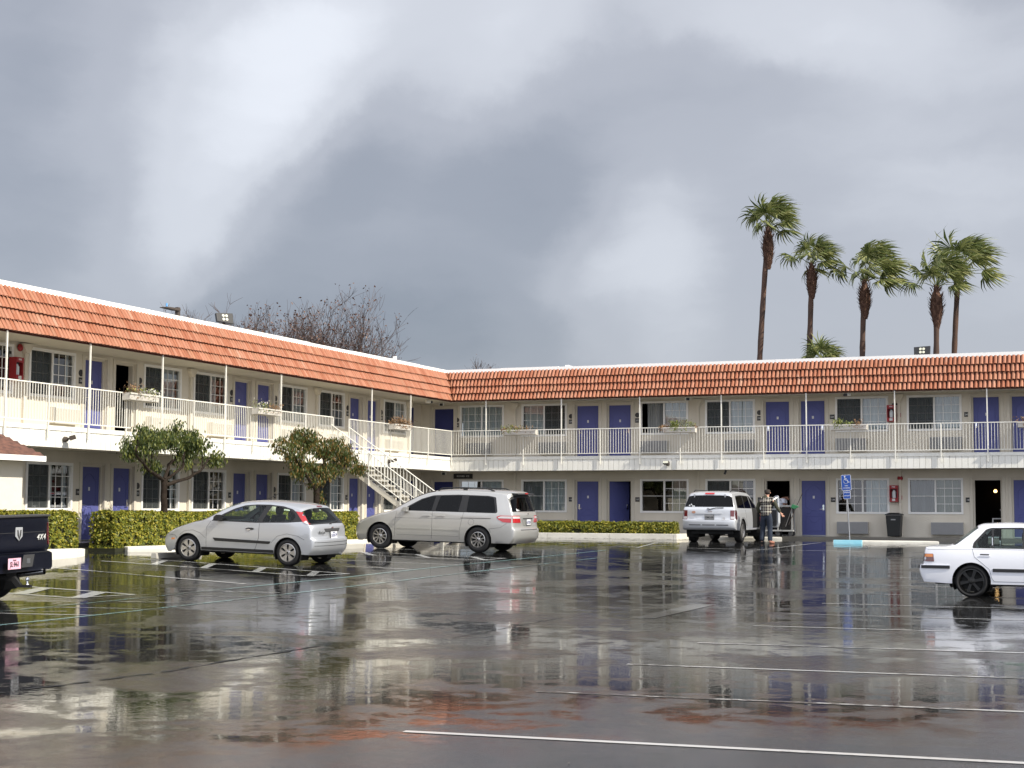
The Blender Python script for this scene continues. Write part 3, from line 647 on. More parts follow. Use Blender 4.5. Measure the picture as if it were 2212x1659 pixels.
# ---- balcony, soffits, fascia boards
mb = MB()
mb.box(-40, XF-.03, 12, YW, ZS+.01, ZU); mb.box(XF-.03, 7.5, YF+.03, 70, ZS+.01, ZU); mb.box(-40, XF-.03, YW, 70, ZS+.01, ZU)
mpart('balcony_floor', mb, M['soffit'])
mb = MB()
def board(F, x0, x1, y0, y1, z0, z1): mb.box(x0, x1, y0, y1, z0, z1, M=F)
FFL = Matrix.Translation((XF, 0, 0)) @ Matrix.Rotation(PI/2, 4, 'Z'); FFR = Matrix.Translation((0, YF, 0))
random.seed(11)
for F, x0, x1 in ((FFL, 12, YF-.0), (FFR, XF, 7.5)):
    board(F, x0, x1, -.025 if F is FFL else -.025, .03, 3.575, ZU+.012)       # nosing trim
    x = x0; 
    while x < x1-.01:
        w = min(.205, x1-x); board(F, x, x+w-.013, -.004+random.uniform(-.002, .002), .02, ZS, 3.575); x += w
    board(F, x0, x1, .02, .035, ZS+.005, 3.57)
mpart('fascia', mb, M['fascia'])
# ---- roof: deck, soffit, tiled mansard, white metal edge
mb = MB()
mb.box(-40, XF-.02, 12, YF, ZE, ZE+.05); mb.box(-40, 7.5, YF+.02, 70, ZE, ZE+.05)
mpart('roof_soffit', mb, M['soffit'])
INS = .43
mb = MB(); mb.box(-40, XF-INS-.05, 12, 72, ZE+.06, 7.0); mb.box(XF-INS-.05, 7.5, YF+INS+.05, 72, ZE+.06, 7.0)
mpart('flat_roof', mb, M['roof_top'])
def roof_edge(side):
    mb = MB(); random.seed(5)
    x0, x1 = (12, YF+INS) if side == 'L' else (XF-INS, 7.5)
    F = FFL if side == 'L' else FFR; x = x0
    while x < x1-.01:
        w = min(random.choice([3.05, 3.05, 2.4]), x1-x); dz = random.uniform(-.008, .010); dy = random.uniform(-.006, .006)
        last = x+w >= x1-.01
        mb.box(x+.002, x+w-(0 if last else .002), INS-.06+dy, INS+.20, 7.045+dz, ZT+dz, M=F); x += w
    return mb
mpart('roof_edge', roof_edge('L'), M['roof_white']); mpart('roof_edge', roof_edge('R'), M['roof_white'])
PITCH = .152
def mansard(side):
    """four courses of barrel tiles; local x along the wall, o outward from the balcony plane"""
    mb = MB(); random.seed(21 if side == 'L' else 22)
    F = FFL if side == 'L' else FFR
    x0, x1 = (12.0, YF) if side == 'L' else (XF, 7.5)
    zb, zt = ZE, 7.06; top_in, bot_out = INS-.03, .05; nC = 4; SEG = 7
    slope = Vector((0, top_in+bot_out, zt-zb)); ln = slope.length; sdir = slope.normalized(); nrm = Vector((0, -sdir.z, sdir.y))
    ntile = int((x1-x0)/PITCH)+6
    for c in range(nC):
        a0 = ln*c/nC - (.035 if c else .02); a1 = ln*(c+1)/nC + .03
        if c == nC-1: a1 = ln
        for t in range(-4, ntile):
            xt = (x1 - (t+1)*PITCH + (.03 if c % 2 else 0)) if side == 'L' else (x0 + t*PITCH + (.03 if c % 2 else 0))
            jz = random.uniform(-.007, .007); jo = random.uniform(-.004, .006); jx = random.uniform(-.004, .004)
            vs = []; fs = []; uvs = []
            for r, (a, lift) in enumerate(((a0+jz, .080+jo), (a1, .010))):
                rad = ((.062 if side == 'L' else .055) if r == 0 else (.054 if side == 'L' else .047))
                for k in range(SEG+1):
                    u = k/SEG; ang = PI*u
                    lx = PITCH*.5 - rad*1.08*math.cos(ang); h = rad*(.62 if side == 'L' else 1.05)*math.sin(ang)
                    x = xt + jx + lx
                    p = Vector((0, -bot_out, zb)) + sdir*a + nrm*(lift+h)
                    # mitre at the inner corner: tiles stop at the 45 degree plane
                    lim = p.y
                    if side == 'L': x = min(x, YF + lim)
                    else: x = max(x, XF - lim)
                    vs.append(F @ Vector((x, p.y, p.z)))
            # thick butt end
            for k in range(SEG+1):
                u = k/SEG; ang = PI*u; rad = .052
                lx = PITCH*.5 - rad*1.08*math.cos(ang); h = rad*.66*math.sin(ang)-.012; x = xt+jx+lx
                p = Vector((0, -bot_out, zb)) + sdir*(a0+jz) + nrm*(.076+jo+h)
                x = min(x, YF+p.y) if side == 'L' else max(x, XF-p.y)
                vs.append(F @ Vector((x, p.y, p.z)))
            n = SEG+1
            for k in range(SEG):
                fs.append((k, k+1, n+k+1, n+k)); uvs.append([(t+.02+.96*k/SEG, c+.05), (t+.02+.96*(k+1)/SEG, c+.05), (t+.02+.96*(k+1)/SEG, c+.95), (t+.02+.96*k/SEG, c+.95)])
                fs.append((2*n+k, 2*n+k+1, k+1, k)); uvs.append([(t+.3, c+.02)]*4)
            mb.add(vs, fs, 0, uvs)
        # pan between the barrels
        xa, xb = (x0, x1) if side == 'L' else (x0, x1)
        P = []
        for (x, a, l) in ((xa, a0, .035), (xb, a0, .035), (xb, a1, .004), (xa, a1, .004)):
            p = Vector((0, -bot_out, zb)) + sdir*a + nrm*l
            if x == x1 and side == 'L': x = YF + p.y
            if x == x0 and side == 'R': x = XF - p.y
            P.append(F @ Vector((x, p.y, p.z)))
        mb.add(P, [(0, 1, 2, 3)], 1)
    return mb
mpart('tile_mansard', mansard('L'), [M['tile'], M['terracotta_dark']], recalc=False, smooth=R(50))
mpart('tile_mansard', mansard('R'), [M['tile'], M['terracotta_dark']], recalc=False, smooth=R(50))
# eave board under the tiles
mb = MB(); mb.box(12, YF-.0, -.045, .02, ZE-.03, ZE+.045, M=FFL); mb.box(XF, 7.5, -.043, .02, ZE-.031, ZE+.044, M=FFR)
mpart('eave_board', mb, M['terracotta_dark'])
# downspouts
for side, F, bs in (('L', FL, BL+[L_END-.2]), ('R', FR, BR)):
    for b in bs:
        mb = MB()
        for z0, z1 in ((ZF, ZS), (ZU, 5.62)):
            mb.box(-.045, .045, -.085, -.004, z0, z1)
        mb.prism([(-.05, 5.62), (.05, 5.62), (.17, 5.80), (.17, 5.87), (-.17, 5.87), (-.17, 5.80)], -.15, -.004)
        wpart('downspout', mb.mesh('downspout', M['stucco']), F, b, 0, 0)
# air conditioners set in the wall: grille and case
def ac_meshes(grille):
    g = MB(); c = MB(); W, H, D = 1.12, .43, .20
    c.box(0, W, -D, -.002, 0, H)
    g.box(.0, W, -D-.03, -D-.002, 0, H, 0)
    for i in range(15): z = .03+i*(H-.06)/14; g.box(.025, W-.025, -D-.040, -D-.030, z-.008, z+.006, 0)
    return c.mesh('air_conditioner', M['ac_beige']), g.mesh('grille', grille)
AC_C, AC_GB = ac_meshes(M['ac_beige']); _, AC_GG = ac_meshes(M['ac_grille'])
for it in items:
    side, fl, kind, x0, x1, z0, z1, idx = it
    if kind != 'win': continue
    F = FL if side == 'L' else FR
    if side == 'L': xa = x0 + .78 if idx[1] == 0 else x0+.12
    else: xa = x0 + (.78 if idx[1] == 0 else -.0)
    if idx[0] == 'c': xa = x0+.3
    if side == 'R' and fl == 0 and idx[1] == 3 and idx[0] == 1: xa = -10.76
    a = wpart('air_conditioner', AC_C, F, xa, 0, z0-.70 if fl else z0-.75); wpart('grille', AC_GB if side == 'L' else AC_GG, F, 0, 0, 0, a)

# ---- balcony railing: panels between posts, brackets carried down over the fascia
def railing(F, x0, x1, posts, brks, skip=None, ends=True, off=-.060):
    spans = [(x0, x1)] if not skip else [(x0, skip[0]), (skip[1], x1)]
    tr = MB(); rows_ = []
    for a, b in spans:
        ba = MB(); rows_.append(ba)
        tr.box(a, b, off-.019, off+.019, 4.705, 4.735, M=F); tr.box(a, b, off-.016, off+.016, 3.772, 3.800, M=F)
        n = int((b-a)/.1045); 
        for i in range(n+1):
            x = a+(b-a)*i/n; ba.box(x-.0075, x+.0075, off-.0075, off+.0075, 3.80, 4.705, M=F)
    r = mpart('balcony_railing', tr, M['rail'])
    for ba in rows_: ba.build('baluster_row', M['rail'], r)
    for x in posts:
        if skip and skip[0] < x < skip[1]: continue
        q = MB(); q.box(x-.019, x+.019, off-.022, off+.016, 3.38, ZE-.01, M=F); q.build('post', M['rail'], r)
    for x in brks:
        if skip and skip[0]+.2 < x < skip[1]-.2: continue
        q = MB(); q.box(x-.016, x+.016, off-.023, off+.017, 3.36, 4.70, M=F); q.box(x-.016, x+.016, off+.017, -.026, 3.62, 3.68, M=F); q.build('bracket', M['rail'], r)
    return r
pl = [30.49-3.23*3, 30.49-3.23*2, 30.49-3.23, 30.49, 33.72, 36.96, 40.2, 43.43, 49.7, 52.85]
railing(FFL, 14, YF-.02, pl, [p+1.61 for p in pl[:7]]+[45.0, 46.87, 48.01, 51.2, 54.4], (46.87, 48.01))
pr = [-24.1+3.135*i for i in range(10)]
railing(FFR, XF+.06, 7.3, pr, [XF+.08]+[p+1.567 for p in pr])
# ------------------------------------------------------------------ staircase going down from the left balcony
st = thing('staircase', 'white open metal staircase with concrete treads coming down from the left balcony', 'stairs', (XF, 47.44, .65))
SO = st.location.copy(); Y1, Y2 = 46.87, 48.01
def spart(name, mb, mats, **k):
    o = mb.build(name, mats, st, **k); o.location = -SO; return o
nr = 17; rise = (ZU-.68)/nr; run = .262
for i in range(1, nr):
    x = XF+.02+run*(i-1); z = ZU-rise*i
    mb = MB(); mb.box(x, x+run+.035, Y1+.03, Y2-.03, z-.055, z); spart('tread', mb, M['concrete'])
for y in (Y1, Y2-.04):
    mb = MB(); sl_ = -rise/run; xa, xb = XF+.0, XF+run*nr
    za = ZU-rise*.2; zb_ = za+sl_*(xb-xa)
    mb.prism([(xa, za-.26), (xb, zb_-.26), (xb, zb_-.06), (xa, za-.06)], y, y+.04); spart('stringer', mb, M['stucco'])
for y in (Y1-.02, Y2+.02):
    mb = MB(); xa, xb = XF+.0, XF+run*(nr-1); f = lambda x: ZU+sl_*(x-XF)
    mb.tube([(xa, y, f(xa)+.80), (xb, y, f(xb)+.80), (xb+.12, y, f(xb)+.72)], .018, 6)
    mb.tube([(xa, y, f(xa)+.06), (xb, y, f(xb)+.06)], .014, 6)
    spart('handrail', mb, M['rail'])
    mb = MB(); n = 34
    for i in range(n): x = xa+(xb-xa)*(i+.5)/n; mb.box(x-.0075, x+.0075, y-.0075, y+.0075, f(x)+.06, f(x)+.80)
    spart('baluster_row', mb, M['rail'])
    for i in (1, 5.5, 10, 16):
        x = XF+run*i; mb = MB(); mb.box(x-.016, x+.016, y-.017, y+.017, f(x)-.30, f(x)+.80); spart('post', mb, M['rail'])
mb = MB()
for (x, y) in ((XF+1.9, Y1+.1), (XF+1.9, Y2-.1)): mb.box(x-.04, x+.04, y-.04, y+.04, .62, ZU+sl_*1.9-.32)
spart('support_leg', mb, M['stucco'])

# ------------------------------------------------------------------ office annex at the left edge
of = thing('office_annex', 'low rough-stucco annex with brown shingle hip roof at the left edge', 'building', (-25.3, 30.86, .6))
OO = of.location.copy()
def opart(name, mb, mats, **k):
    o = mb.build(name, mats, of, **k); o.location = -OO; return o
mb = MB(); mb.box(-27.0, -25.3, 14, 30.86, .4, 2.80); opart('wall', mb, M['stucco_rough'])
mb = MB()
mb.add([(-24.9, 14, 2.86), (-24.9, 31.15, 2.86), (-25.655, 30.39, 3.38), (-25.655, 14, 3.38)], [(0,1,2,3)])
mb.add([(-24.9, 31.15, 2.86), (-25.655, 30.39, 3.38), (-25.655, 31.15, 2.86)], [(0,1,2)])
opart('roof', mb, M['shingle'], recalc=False)
# courses of shingle butts
mb = MB(); random.seed(2)
for c in range(6):
    t = c/6; x = -24.9-.755*t; z = 2.865+.52*t; y = 14.0; ye = 31.15-.76*t
    while y < ye:
        w = min(random.choice([.3, .2, .25]), ye-y); d = random.uniform(.004, .022)
        mb.add([(x+d*.8, y, z), (x+d*.8, y+w, z), (x-.14, y+w, z+.108), (x-.14, y, z+.108)], [(0,1,2,3)]); y += w
opart('shingle_course', mb, M['shingle'], recalc=False)
mb = MB(); mb.box(-24.905, -24.86, 14, 31.17, 2.74, 2.872); mb.box(-25.6, -24.905, 31.13, 31.17, 2.74, 2.872); opart('eave_gutter', mb, M['roof_white'])
mb = MB(); mb.box(-25.6, -24.91, 14, 31.12, 2.76, 2.79); opart('soffit', mb, M['soffit'])

# ------------------------------------------------------------------ kerbs, wheel stops
def kerb(name, label, poly, z0, h, m, cat='kerb', bev=.03, group=None):
    mb = MB(); mb.prism(poly, z0-.3, z0+h, 'Z'); return tag(mb.build(name, m, bevel=bev), label, cat, group)
kerb('kerb', 'rounded whitewashed kerb nose beside the black pickup truck', [(-24.1, 24), (-23.55, 24), (-23.45, 30.6), (-23.6, 31.1), (-23.85, 31.35), (-24.1, 31.2)], .50, .16, M['kerb_white'])
mb = MB()   # flared kerb under the silver hatchback's nose
mb.prism([(-24.25, 33.5), (-23.9, 33.2), (-23.0, 33.6), (-22.85, 46.4), (-24.2, 46.4)], .2, .66, 'Z'); tag(mb.build('kerb', M['kerb_white'], bevel=.05), 'long flared whitewashed kerb in front of the hedge and silver hatchback', 'kerb')
mb = MB(); mb.box(-25.5, -24.12, 24, 31.9, .3, .62); mb.box(-25.5, -24.12, 32.98, 46.4, .3, .62)
tag(mb.build('planting_bed', M['hedge_core']), kind='structure')
def wheel_stop(x, y, L, m, label, rot=0, group=None):
    mb = MB(); mb.prism([(-.085, 0), (.085, 0), (.06, .13), (-.06, .13)], -L/2, L/2, 'Y')
    o = mb.build('wheel_stop', m, bevel=.012); o.location = (x, y, gz(x, y)-.01); o.rotation_euler = (0, 0, rot); return tag(o, label, 'wheel stop', group)
wheel_stop(-21.55, 31.9, 1.9, M['concrete'], 'grey concrete wheel stop at the front wheel of the silver hatchback')
wheel_stop(-20.6, 38.6, 1.8, M['concrete'], 'grey concrete wheel stop between the silver hatchback and the minivan')
wheel_stop(-9.33, 52.1, 0.92, M['kerb_blue'], 'light blue wheel stop at the foot of the disabled parking sign', PI/2)
# right wing kerbs
kerb('kerb', 'long whitewashed island kerb with sloping ends below the right wing trash bin', [(-9.75, 53.1), (-6.9, 53.1), (-6.5, 52.75), (-9.95, 52.75)], .52, .16, M['kerb_white'], bev=.04)
kerb('kerb', 'whitewashed kerb seen under the light silver off-road car', [(-14.6, 56.3), (-12.75, 56.3), (-12.35, 56.0), (-14.8, 56.0)], .55, .16, M['kerb_white'], bev=.04)
mb = MB(); x = -23.3
while x < -15.9: mb.box(x, min(x+2.42, -15.9)-.012, 54.82, 55.0, .3, .80); x += 2.42
mb.box(-16.05, -15.912, 55.0, 56.4, .3, .80)
tag(mb.build('kerb', M['kerb_white'], bevel=.012), 'tall pale concrete kerb along the low hedge of the right wing', 'kerb')
mb = MB(); mb.box(-23.3, -16.06, 55.01, 56.4, .3, .74); tag(mb.build('planting_bed', M['hedge_core']), kind='structure')
M['debris'] = mat('wet_leaf_litter', (.10, .085, .065), .6, bump=(40, .8), var=(18, .8, (.25, .23, .2)))
mb = MB(); random.seed(9)
for i in range(260):
    x = random.uniform(-22.5, -15.2); y = 54.35+random.gauss(0, .16); s = random.uniform(.015, .05); a = random.uniform(0, PI); z = gz(x, y)+.008
    mb.add([(x+s*math.cos(a+k*PI/2)*random.uniform(.6, 1.2), y+s*math.sin(a+k*PI/2), z+random.uniform(0, .008)) for k in range(4)], [(0,1,2,3)])
for i in range(160):
    x = random.uniform(-14, 0); y = random.uniform(9, 44); s = random.uniform(.006, .016); a = random.uniform(0, PI); z = gz(x, y)+.006
    mb.add([(x+s*math.cos(a+k*PI/2), y+s*1.5*math.sin(a+k*PI/2), z) for k in range(4)], [(0,1,2,3)])
tag(mb.build('leaf_litter', M['debris'], recalc=False), 'scattered wet leaf litter on the asphalt', 'leaf litter', kind='stuff')

# ------------------------------------------------------------------ clipped hedges
def leaf_quad(mb, p, n, s, mi=0, asp=1.5, rnd=random):
    n = n.normalized(); a = n.cross(Vector((rnd.uniform(-1, 1), rnd.uniform(-1, 1), rnd.uniform(-1, 1)))).normalized(); b = n.cross(a)
    mb.add([p-a*s*asp*.5, p-b*s*.38+n*s*.06, p+a*s*asp*.5, p+b*s*.38+n*s*.06], [(0,1,2,3)], mi)
def hedge(label, x0, x1, y0, y1, z0, z1, n, s, seed):
    rnd = random.Random(seed); root = thing('hedge', label, 'hedge', ((x0+x1)/2, (y0+y1)/2, z0)); O = root.location.copy()
    mb = MB(); mb.box(x0+.07, x1-.07, y0+.07, y1-.07, z0, z1-.07); o = mb.build('twigs', M['hedge_core'], root); o.location = -O
    mb = MB(); A = [((y1-y0)*(z1-z0), 'x'), ((x1-x0)*(z1-z0), 'y'), ((x1-x0)*(y1-y0)*1.0, 'z')]; tot = A[0][0]*1.0+A[1][0]*2+A[2][0]
    for i in range(n):
        r = rnd.uniform(0, tot)
        if r < A[0][0]: p = Vector((x1, rnd.uniform(y0, y1), rnd.uniform(z0, z1))); nn = Vector((1, 0, 0))
        elif r < A[0][0]+2*A[1][0]:
            sd_ = rnd.choice((0, 1)); p = Vector((rnd.uniform(x0, x1), (y0, y1)[sd_], rnd.uniform(z0, z1))); nn = Vector((0, (-1, 1)[sd_], 0))
        else: p = Vector((rnd.uniform(x0, x1), rnd.uniform(y0, y1), z1)); nn = Vector((0, 0, 1))
        # soft corners and a bumpy skin with hollows
        bump = .05*mnoise.noise(p*3.1) + .03*mnoise.noise(p*9)
        hole = mnoise.noise(p*5+Vector((7, 1, 3)))
        dep = rnd.uniform(-.06, .015) - (.07 if hole > .33 else 0)
        cx, cy, cz = (x0+x1)/2, (y0+y1)/2, (z0+z1)/2
        p = p + nn*(bump+dep)
        if p.z > z1-.1 and (p.x > x1-.08): p -= Vector((.03, 0, .02))
        leaf_quad(mb, p, nn + Vector((rnd.uniform(-1, 1), rnd.uniform(-1, 1), rnd.uniform(-.5, 1.1)))*.9, s*rnd.uniform(.6, 1.35), rnd=rnd)
    o = mb.build('leaves', M['hedge'], root, recalc=False); o.location = -O
    return root
hedge('clipped yellow-green hedge beside the black pickup truck', -24.95, -24.2, 27.0, 31.62, .58, 1.54, 14000, .05, 1)
hedge('long clipped yellow-green hedge behind the silver hatchback and minivan', -24.95, -24.2, 33.05, 46.2, .55, 1.53, 42000, .052, 2)
def hedgeR(label, x0, x1, y0, y1, z0, z1, n, s, seed):   # faces the viewer with its -Y side
    r = hedge(label, -y1, -y0, x0, x1, z0, z1, n, s, seed); r.location = (0, 0, 0); 
    for c in r.children: c.location = (0, 0, 0)
    r.location = ((x0+x1)/2, (y0+y1)/2, z0); r.rotation_euler = (0, 0, -PI/2)
    Mi = Matrix.Rotation(-PI/2, 4, 'Z')
    for c in r.children: c.data.transform(Matrix.Translation(-(Mi.inverted() @ Vector(r.location))))
    return r
hedgeR('low clipped green hedge behind the tall kerb of the right wing', -23.2, -16.15, 55.3, 55.95, .72, 1.20, 13000, .06, 3)

# ------------------------------------------------------------------ planters on the railing
def planter(label, F, x0, x1, kind, seed):
    rnd = random.Random(seed); root = bpy.data.objects.new('flower_box', None); COL.objects.link(root); root.matrix_world = F @ Matrix.Translation((x0, -.10, 4.51)); tag(root, label, 'flower box', 'flower boxes hung on the balcony railing')
    L = x1-x0; mb = MB(); d = .24; h = .20; w = .018
    mb.prism([(-d, .02), (0, 0), (0, h), (-d-.02, h)], -.0, w, 'X'); mb.prism([(-d, .02), (0, 0), (0, h), (-d-.02, h)], L-w, L, 'X')
    mb.add([(w, -d, .02), (L-w, -d, .02), (L-w, -d-.02, h), (w, -d-.02, h)], [(0,1,2,3)]); mb.add([(w, 0, 0), (L-w, 0, 0), (L-w, 0, h), (w, 0, h)], [(0,1,2,3)])
    mb.add([(w, -d, .02), (L-w, -d, .02), (L-w, 0, .0), (w, 0, 0)], [(0,1,2,3)])
    mb.box(-.015, L+.015, -d-.035, -d-.02, h-.04, h+.005)
    mb.build('box', M['planter'], root)
    mb = MB(); mb.quad((w, -d, h-.03), (L-w, -d, h-.03), (L-w, 0, h-.03), (w, 0, h-.03)); mb.build('soil', M['hedge_core'], root, recalc=False)
    mats = [M['flower_dry'], M['flower_green'], M['petal'], M['twig']]
    for (cx, cw, ch, mi, n) in kind:
        mb = MB()
        for i in range(n):
            x = L*cx + rnd.gauss(0, cw*L*.5); r = rnd.random(); z = h+ch*r*rnd.uniform(.4, 1); y = -d/2+rnd.gauss(0, .05) - (.08 if r > .6 else 0)
            if rnd.random() < .12: y = -d-.04; z = h-rnd.uniform(0, .14)
            leaf_quad(mb, Vector((x, y, z)), Vector((rnd.uniform(-1, 1), -1, rnd.uniform(-.5, 1))), rnd.uniform(.025, .055), mi, rnd=rnd)
        for i in range(n//14):
            x = L*cx+rnd.gauss(0, cw*L*.4); mb.tube([(x, -d/2, h-.03), (x+rnd.uniform(-.05, .05), -d/2+rnd.uniform(-.05, .02), h+ch*rnd.uniform(.5, 1.1))], .003, 3, 3)
        mb.build('foliage', mats, root, recalc=False)
    return root
planter('flower box of dry stems and white blooms in front of the dark open doorway', FFL, 35.08, 36.40, [(.22, .30, .30, 0, 150), (.28, .3, .2, 1, 60), (.78, .30, .20, 2, 130), (.78, .3, .2, 1, 90)], 1)
planter('flower box with pale blooms and trailing dry plant over two blue doors', FFL, 41.62, 42.95, [(.25, .28, .30, 2, 70), (.3, .4, .26, 1, 150), (.8, .3, .2, 0, 170)], 2)
planter('flower box of rust-brown bushy dead flowers next to the stairs', FFL, 50.98, 52.36, [(.35, .5, .34, 0, 380), (.8, .4, .3, 0, 200)], 3)
planter('flower box of sparse straggling plants nearest the inner corner on the right wing', FFR, -23.27, -21.92, [(.15, .3, .22, 1, 90), (.5, .5, .2, 0, 90), (.4, .3, .24, 1, 60), (.02, .12, .1, 0, 60)], 4)
planter('flower box with one round green bush between two shrubs', FFR, -16.86, -15.62, [(.35, .16, .30, 1, 260), (.75, .22, .30, 1, 130), (.02, .16, .12, 0, 120), (1.0, .05, .1, 0, 20)], 5)
planter('flower box with yellowing clumps below the camera on the right wing', FFR, -10.66, -9.37, [(.22, .2, .26, 1, 150), (.52, .12, .14, 1, 60), (.75, .15, .2, 0, 70)], 6)
planter('flower box of dry stems at the right edge of the picture', FFR, -4.27, -2.95, [(.2, .3, .22, 0, 120), (.6, .4, .2, 1, 120)], 7)

# ------------------------------------------------------------------ pruned trees in the hedge
def limb(mb, pts, r0, r1, rnd, n=7):
    P = [Vector(pts[0])]; k = 4
    for a, b in zip(pts, pts[1:]):
        a, b = Vector(a), Vector(b)
        for i in range(1, k+1): P.append(a.lerp(b, i/k) + Vector((rnd.uniform(-1, 1), rnd.uniform(-1, 1), rnd.uniform(-1, 1)))*.018)
    mb.tube(P, [r0+(r1-r0)*i/(len(P)-1) for i in range(len(P))], n)
def pruned_tree(label, base, trunk_top, limbs, clumps, m, seed, leaf=.085, r=(.10, .085)):
    rnd = random.Random(seed); root = thing('pruned_tree', label, 'tree', base); B = Vector(base)
    mb = MB(); limb(mb, [(0, 0, 0), ((Vector(trunk_top)-B)*.5 + Vector((0, .02, 0))), Vector(trunk_top)-B], r[0], r[1], rnd, 10)
    mb.build('trunk', M['bark'], root, smooth=True, recalc=True)
    for L_ in limbs:
        mb = MB(); limb(mb, [Vector(p)-B for p in L_[0]], L_[1], L_[2], rnd); mb.build('limb', M['bark'], root, smooth=True)
    mb = MB()
    for (c, rad, n) in clumps:
        c = Vector(c)-B
        # each clump is a handful of drooping twig tufts
        nt = max(5, n//26)
        for t in range(int(nt*1.55)):
            d = Vector((rnd.gauss(0, 1), rnd.gauss(0, 1), rnd.gauss(0, 1))).normalized(); rr = rnd.random()**.45
            q = c + Vector((d.x*rad[0], d.y*rad[1], d.z*rad[2]))*rr
            for i in range(26):
                o = Vector((rnd.gauss(0, .075), rnd.gauss(0, .075), rnd.gauss(-.02, .07)))
                nn = Vector((rnd.uniform(-1, 1), rnd.uniform(-1, 1), rnd.uniform(-.2, .9))).normalized(); s = leaf*rnd.uniform(.75, 1.4)
                drop = Vector((rnd.uniform(-.5, .5), rnd.uniform(-.5, .5), -1)).normalized(); side = drop.cross(nn).normalized()
                p = q+o; mb.add([p, p+drop*s*.55+side*s*.2, p+drop*s*1.1, p+drop*s*.55-side*s*.2], [(0,1,2,3)])
    mb.build('crown', m, root, recalc=False); return root
x0 = -24.4
# first tree: flat-topped crown over a vase of limbs
T1 = (x0, 35.45, .6); y = 35.45
pruned_tree('pruned tree with flat green crown and bare vase of limbs, left of the two', T1, (x0, 35.43, 2.40),
  [([(x0, y, 2.35), (x0+.1, y-.85, 2.62), (x0+.15, y-1.5, 3.0), (x0+.1, y-1.35, 3.4)], .055, .022), ([(x0, y-.75, 2.6), (x0-.2, y-.35, 2.85), (x0-.2, y-.3, 3.3)], .032, .018),
   ([(x0, y, 2.40), (x0-.1, y+.35, 2.8), (x0, y+.75, 3.15), (x0, y+.8, 3.5)], .055, .02), ([(x0, y, 2.38), (x0+.2, y+.55, 2.72), (x0+.2, y+.6, 3.2)], .045, .02),
   ([(x0, y, 2.25), (x0+.1, y+.9, 2.42), (x0+.1, y+1.6, 2.68), (x0+.1, y+2.15, 3.15)], .055, .02), ([(x0+.1, y+1.2, 2.5), (x0, y+1.25, 2.9), (x0, y+1.15, 3.35)], .03, .016), ([(x0+.1, y+1.7, 2.75), (x0, y+1.75, 3.1), (x0, y+1.65, 3.4)], .022, .014),
   ([(x0, y-.9, 2.65), (x0, y-.85, 3.0), (x0, y-.9, 3.4)], .022, .014)],
  [((x0, y-1.0, 3.38), (.55, .55, .34), 1000), ((x0, y-.2, 3.50), (.6, .65, .28), 1150), ((x0, y+.75, 3.48), (.6, .70, .30), 1150), ((x0, y+1.4, 3.36), (.45, .45, .30), 620), ((x0-.05, y+.5, 3.84), (.2, .12, .16), 70),
   ((x0, y+2.3, 3.10), (.30, .40, .20), 330), ((x0, y-1.42, 3.12), (.35, .36, .20), 330), ((x0, y-.35, 2.75), (.35, .5, .17), 210), ((x0+.05, y+.75, 2.95), (.3, .33, .27), 230), ((x0, y-.9, 3.72), (.2, .25, .10), 80), ((x0, y+1.2, 3.72), (.25, .3, .10), 110)], M['tree_leaf'], 41)
T2 = (x0, 43.72, .6); y = 43.7
pruned_tree('pruned tree with dense reddish green crown next to the staircase', T2, (x0, y, 2.28),
  [([(x0, y, 2.2), (x0+.1, y-1.0, 2.75), (x0+.1, y-1.6, 3.3)], .06, .02), ([(x0, y, 2.25), (x0, y-.35, 2.7), (x0, y-.6, 3.2)], .05, .02), ([(x0, y, 2.25), (x0, y+.6, 2.6), (x0+.1, y+1.5, 2.85), (x0+.1, y+1.7, 3.1)], .055, .02), ([(x0, y, 2.3), (x0+.1, y+.2, 2.9), (x0+.1, y+.3, 3.4)], .04, .02)],
  [((x0, y-1.7, 3.5), (.45, .65, .38), 800), ((x0, y-.85, 3.75), (.5, .65, .38), 1000), ((x0, y+.3, 3.6), (.5, .7, .35), 1000), ((x0, y+1.3, 3.55), (.5, .75, .40), 1050), ((x0, y+1.9, 3.35), (.4, .5, .35), 500), ((x0, y+2.75, 3.05), (.25, .42, .22), 260),
   ((x0, y-1.0, 2.95), (.4, .75, .3), 620), ((x0, y+.2, 2.85), (.4, .7, .28), 560), ((x0, y+1.15, 2.95), (.35, .6, .25), 380), ((x0, y-.15, 2.55), (.25, .4, .16), 170), ((x0, y-1.15, 4.05), (.2, .3, .12), 120), ((x0+.02, y+.18, 2.05), (.12, .22, .18), 60)], M['tree_leaf_red'], 42, leaf=.09, r=(.10, .10))

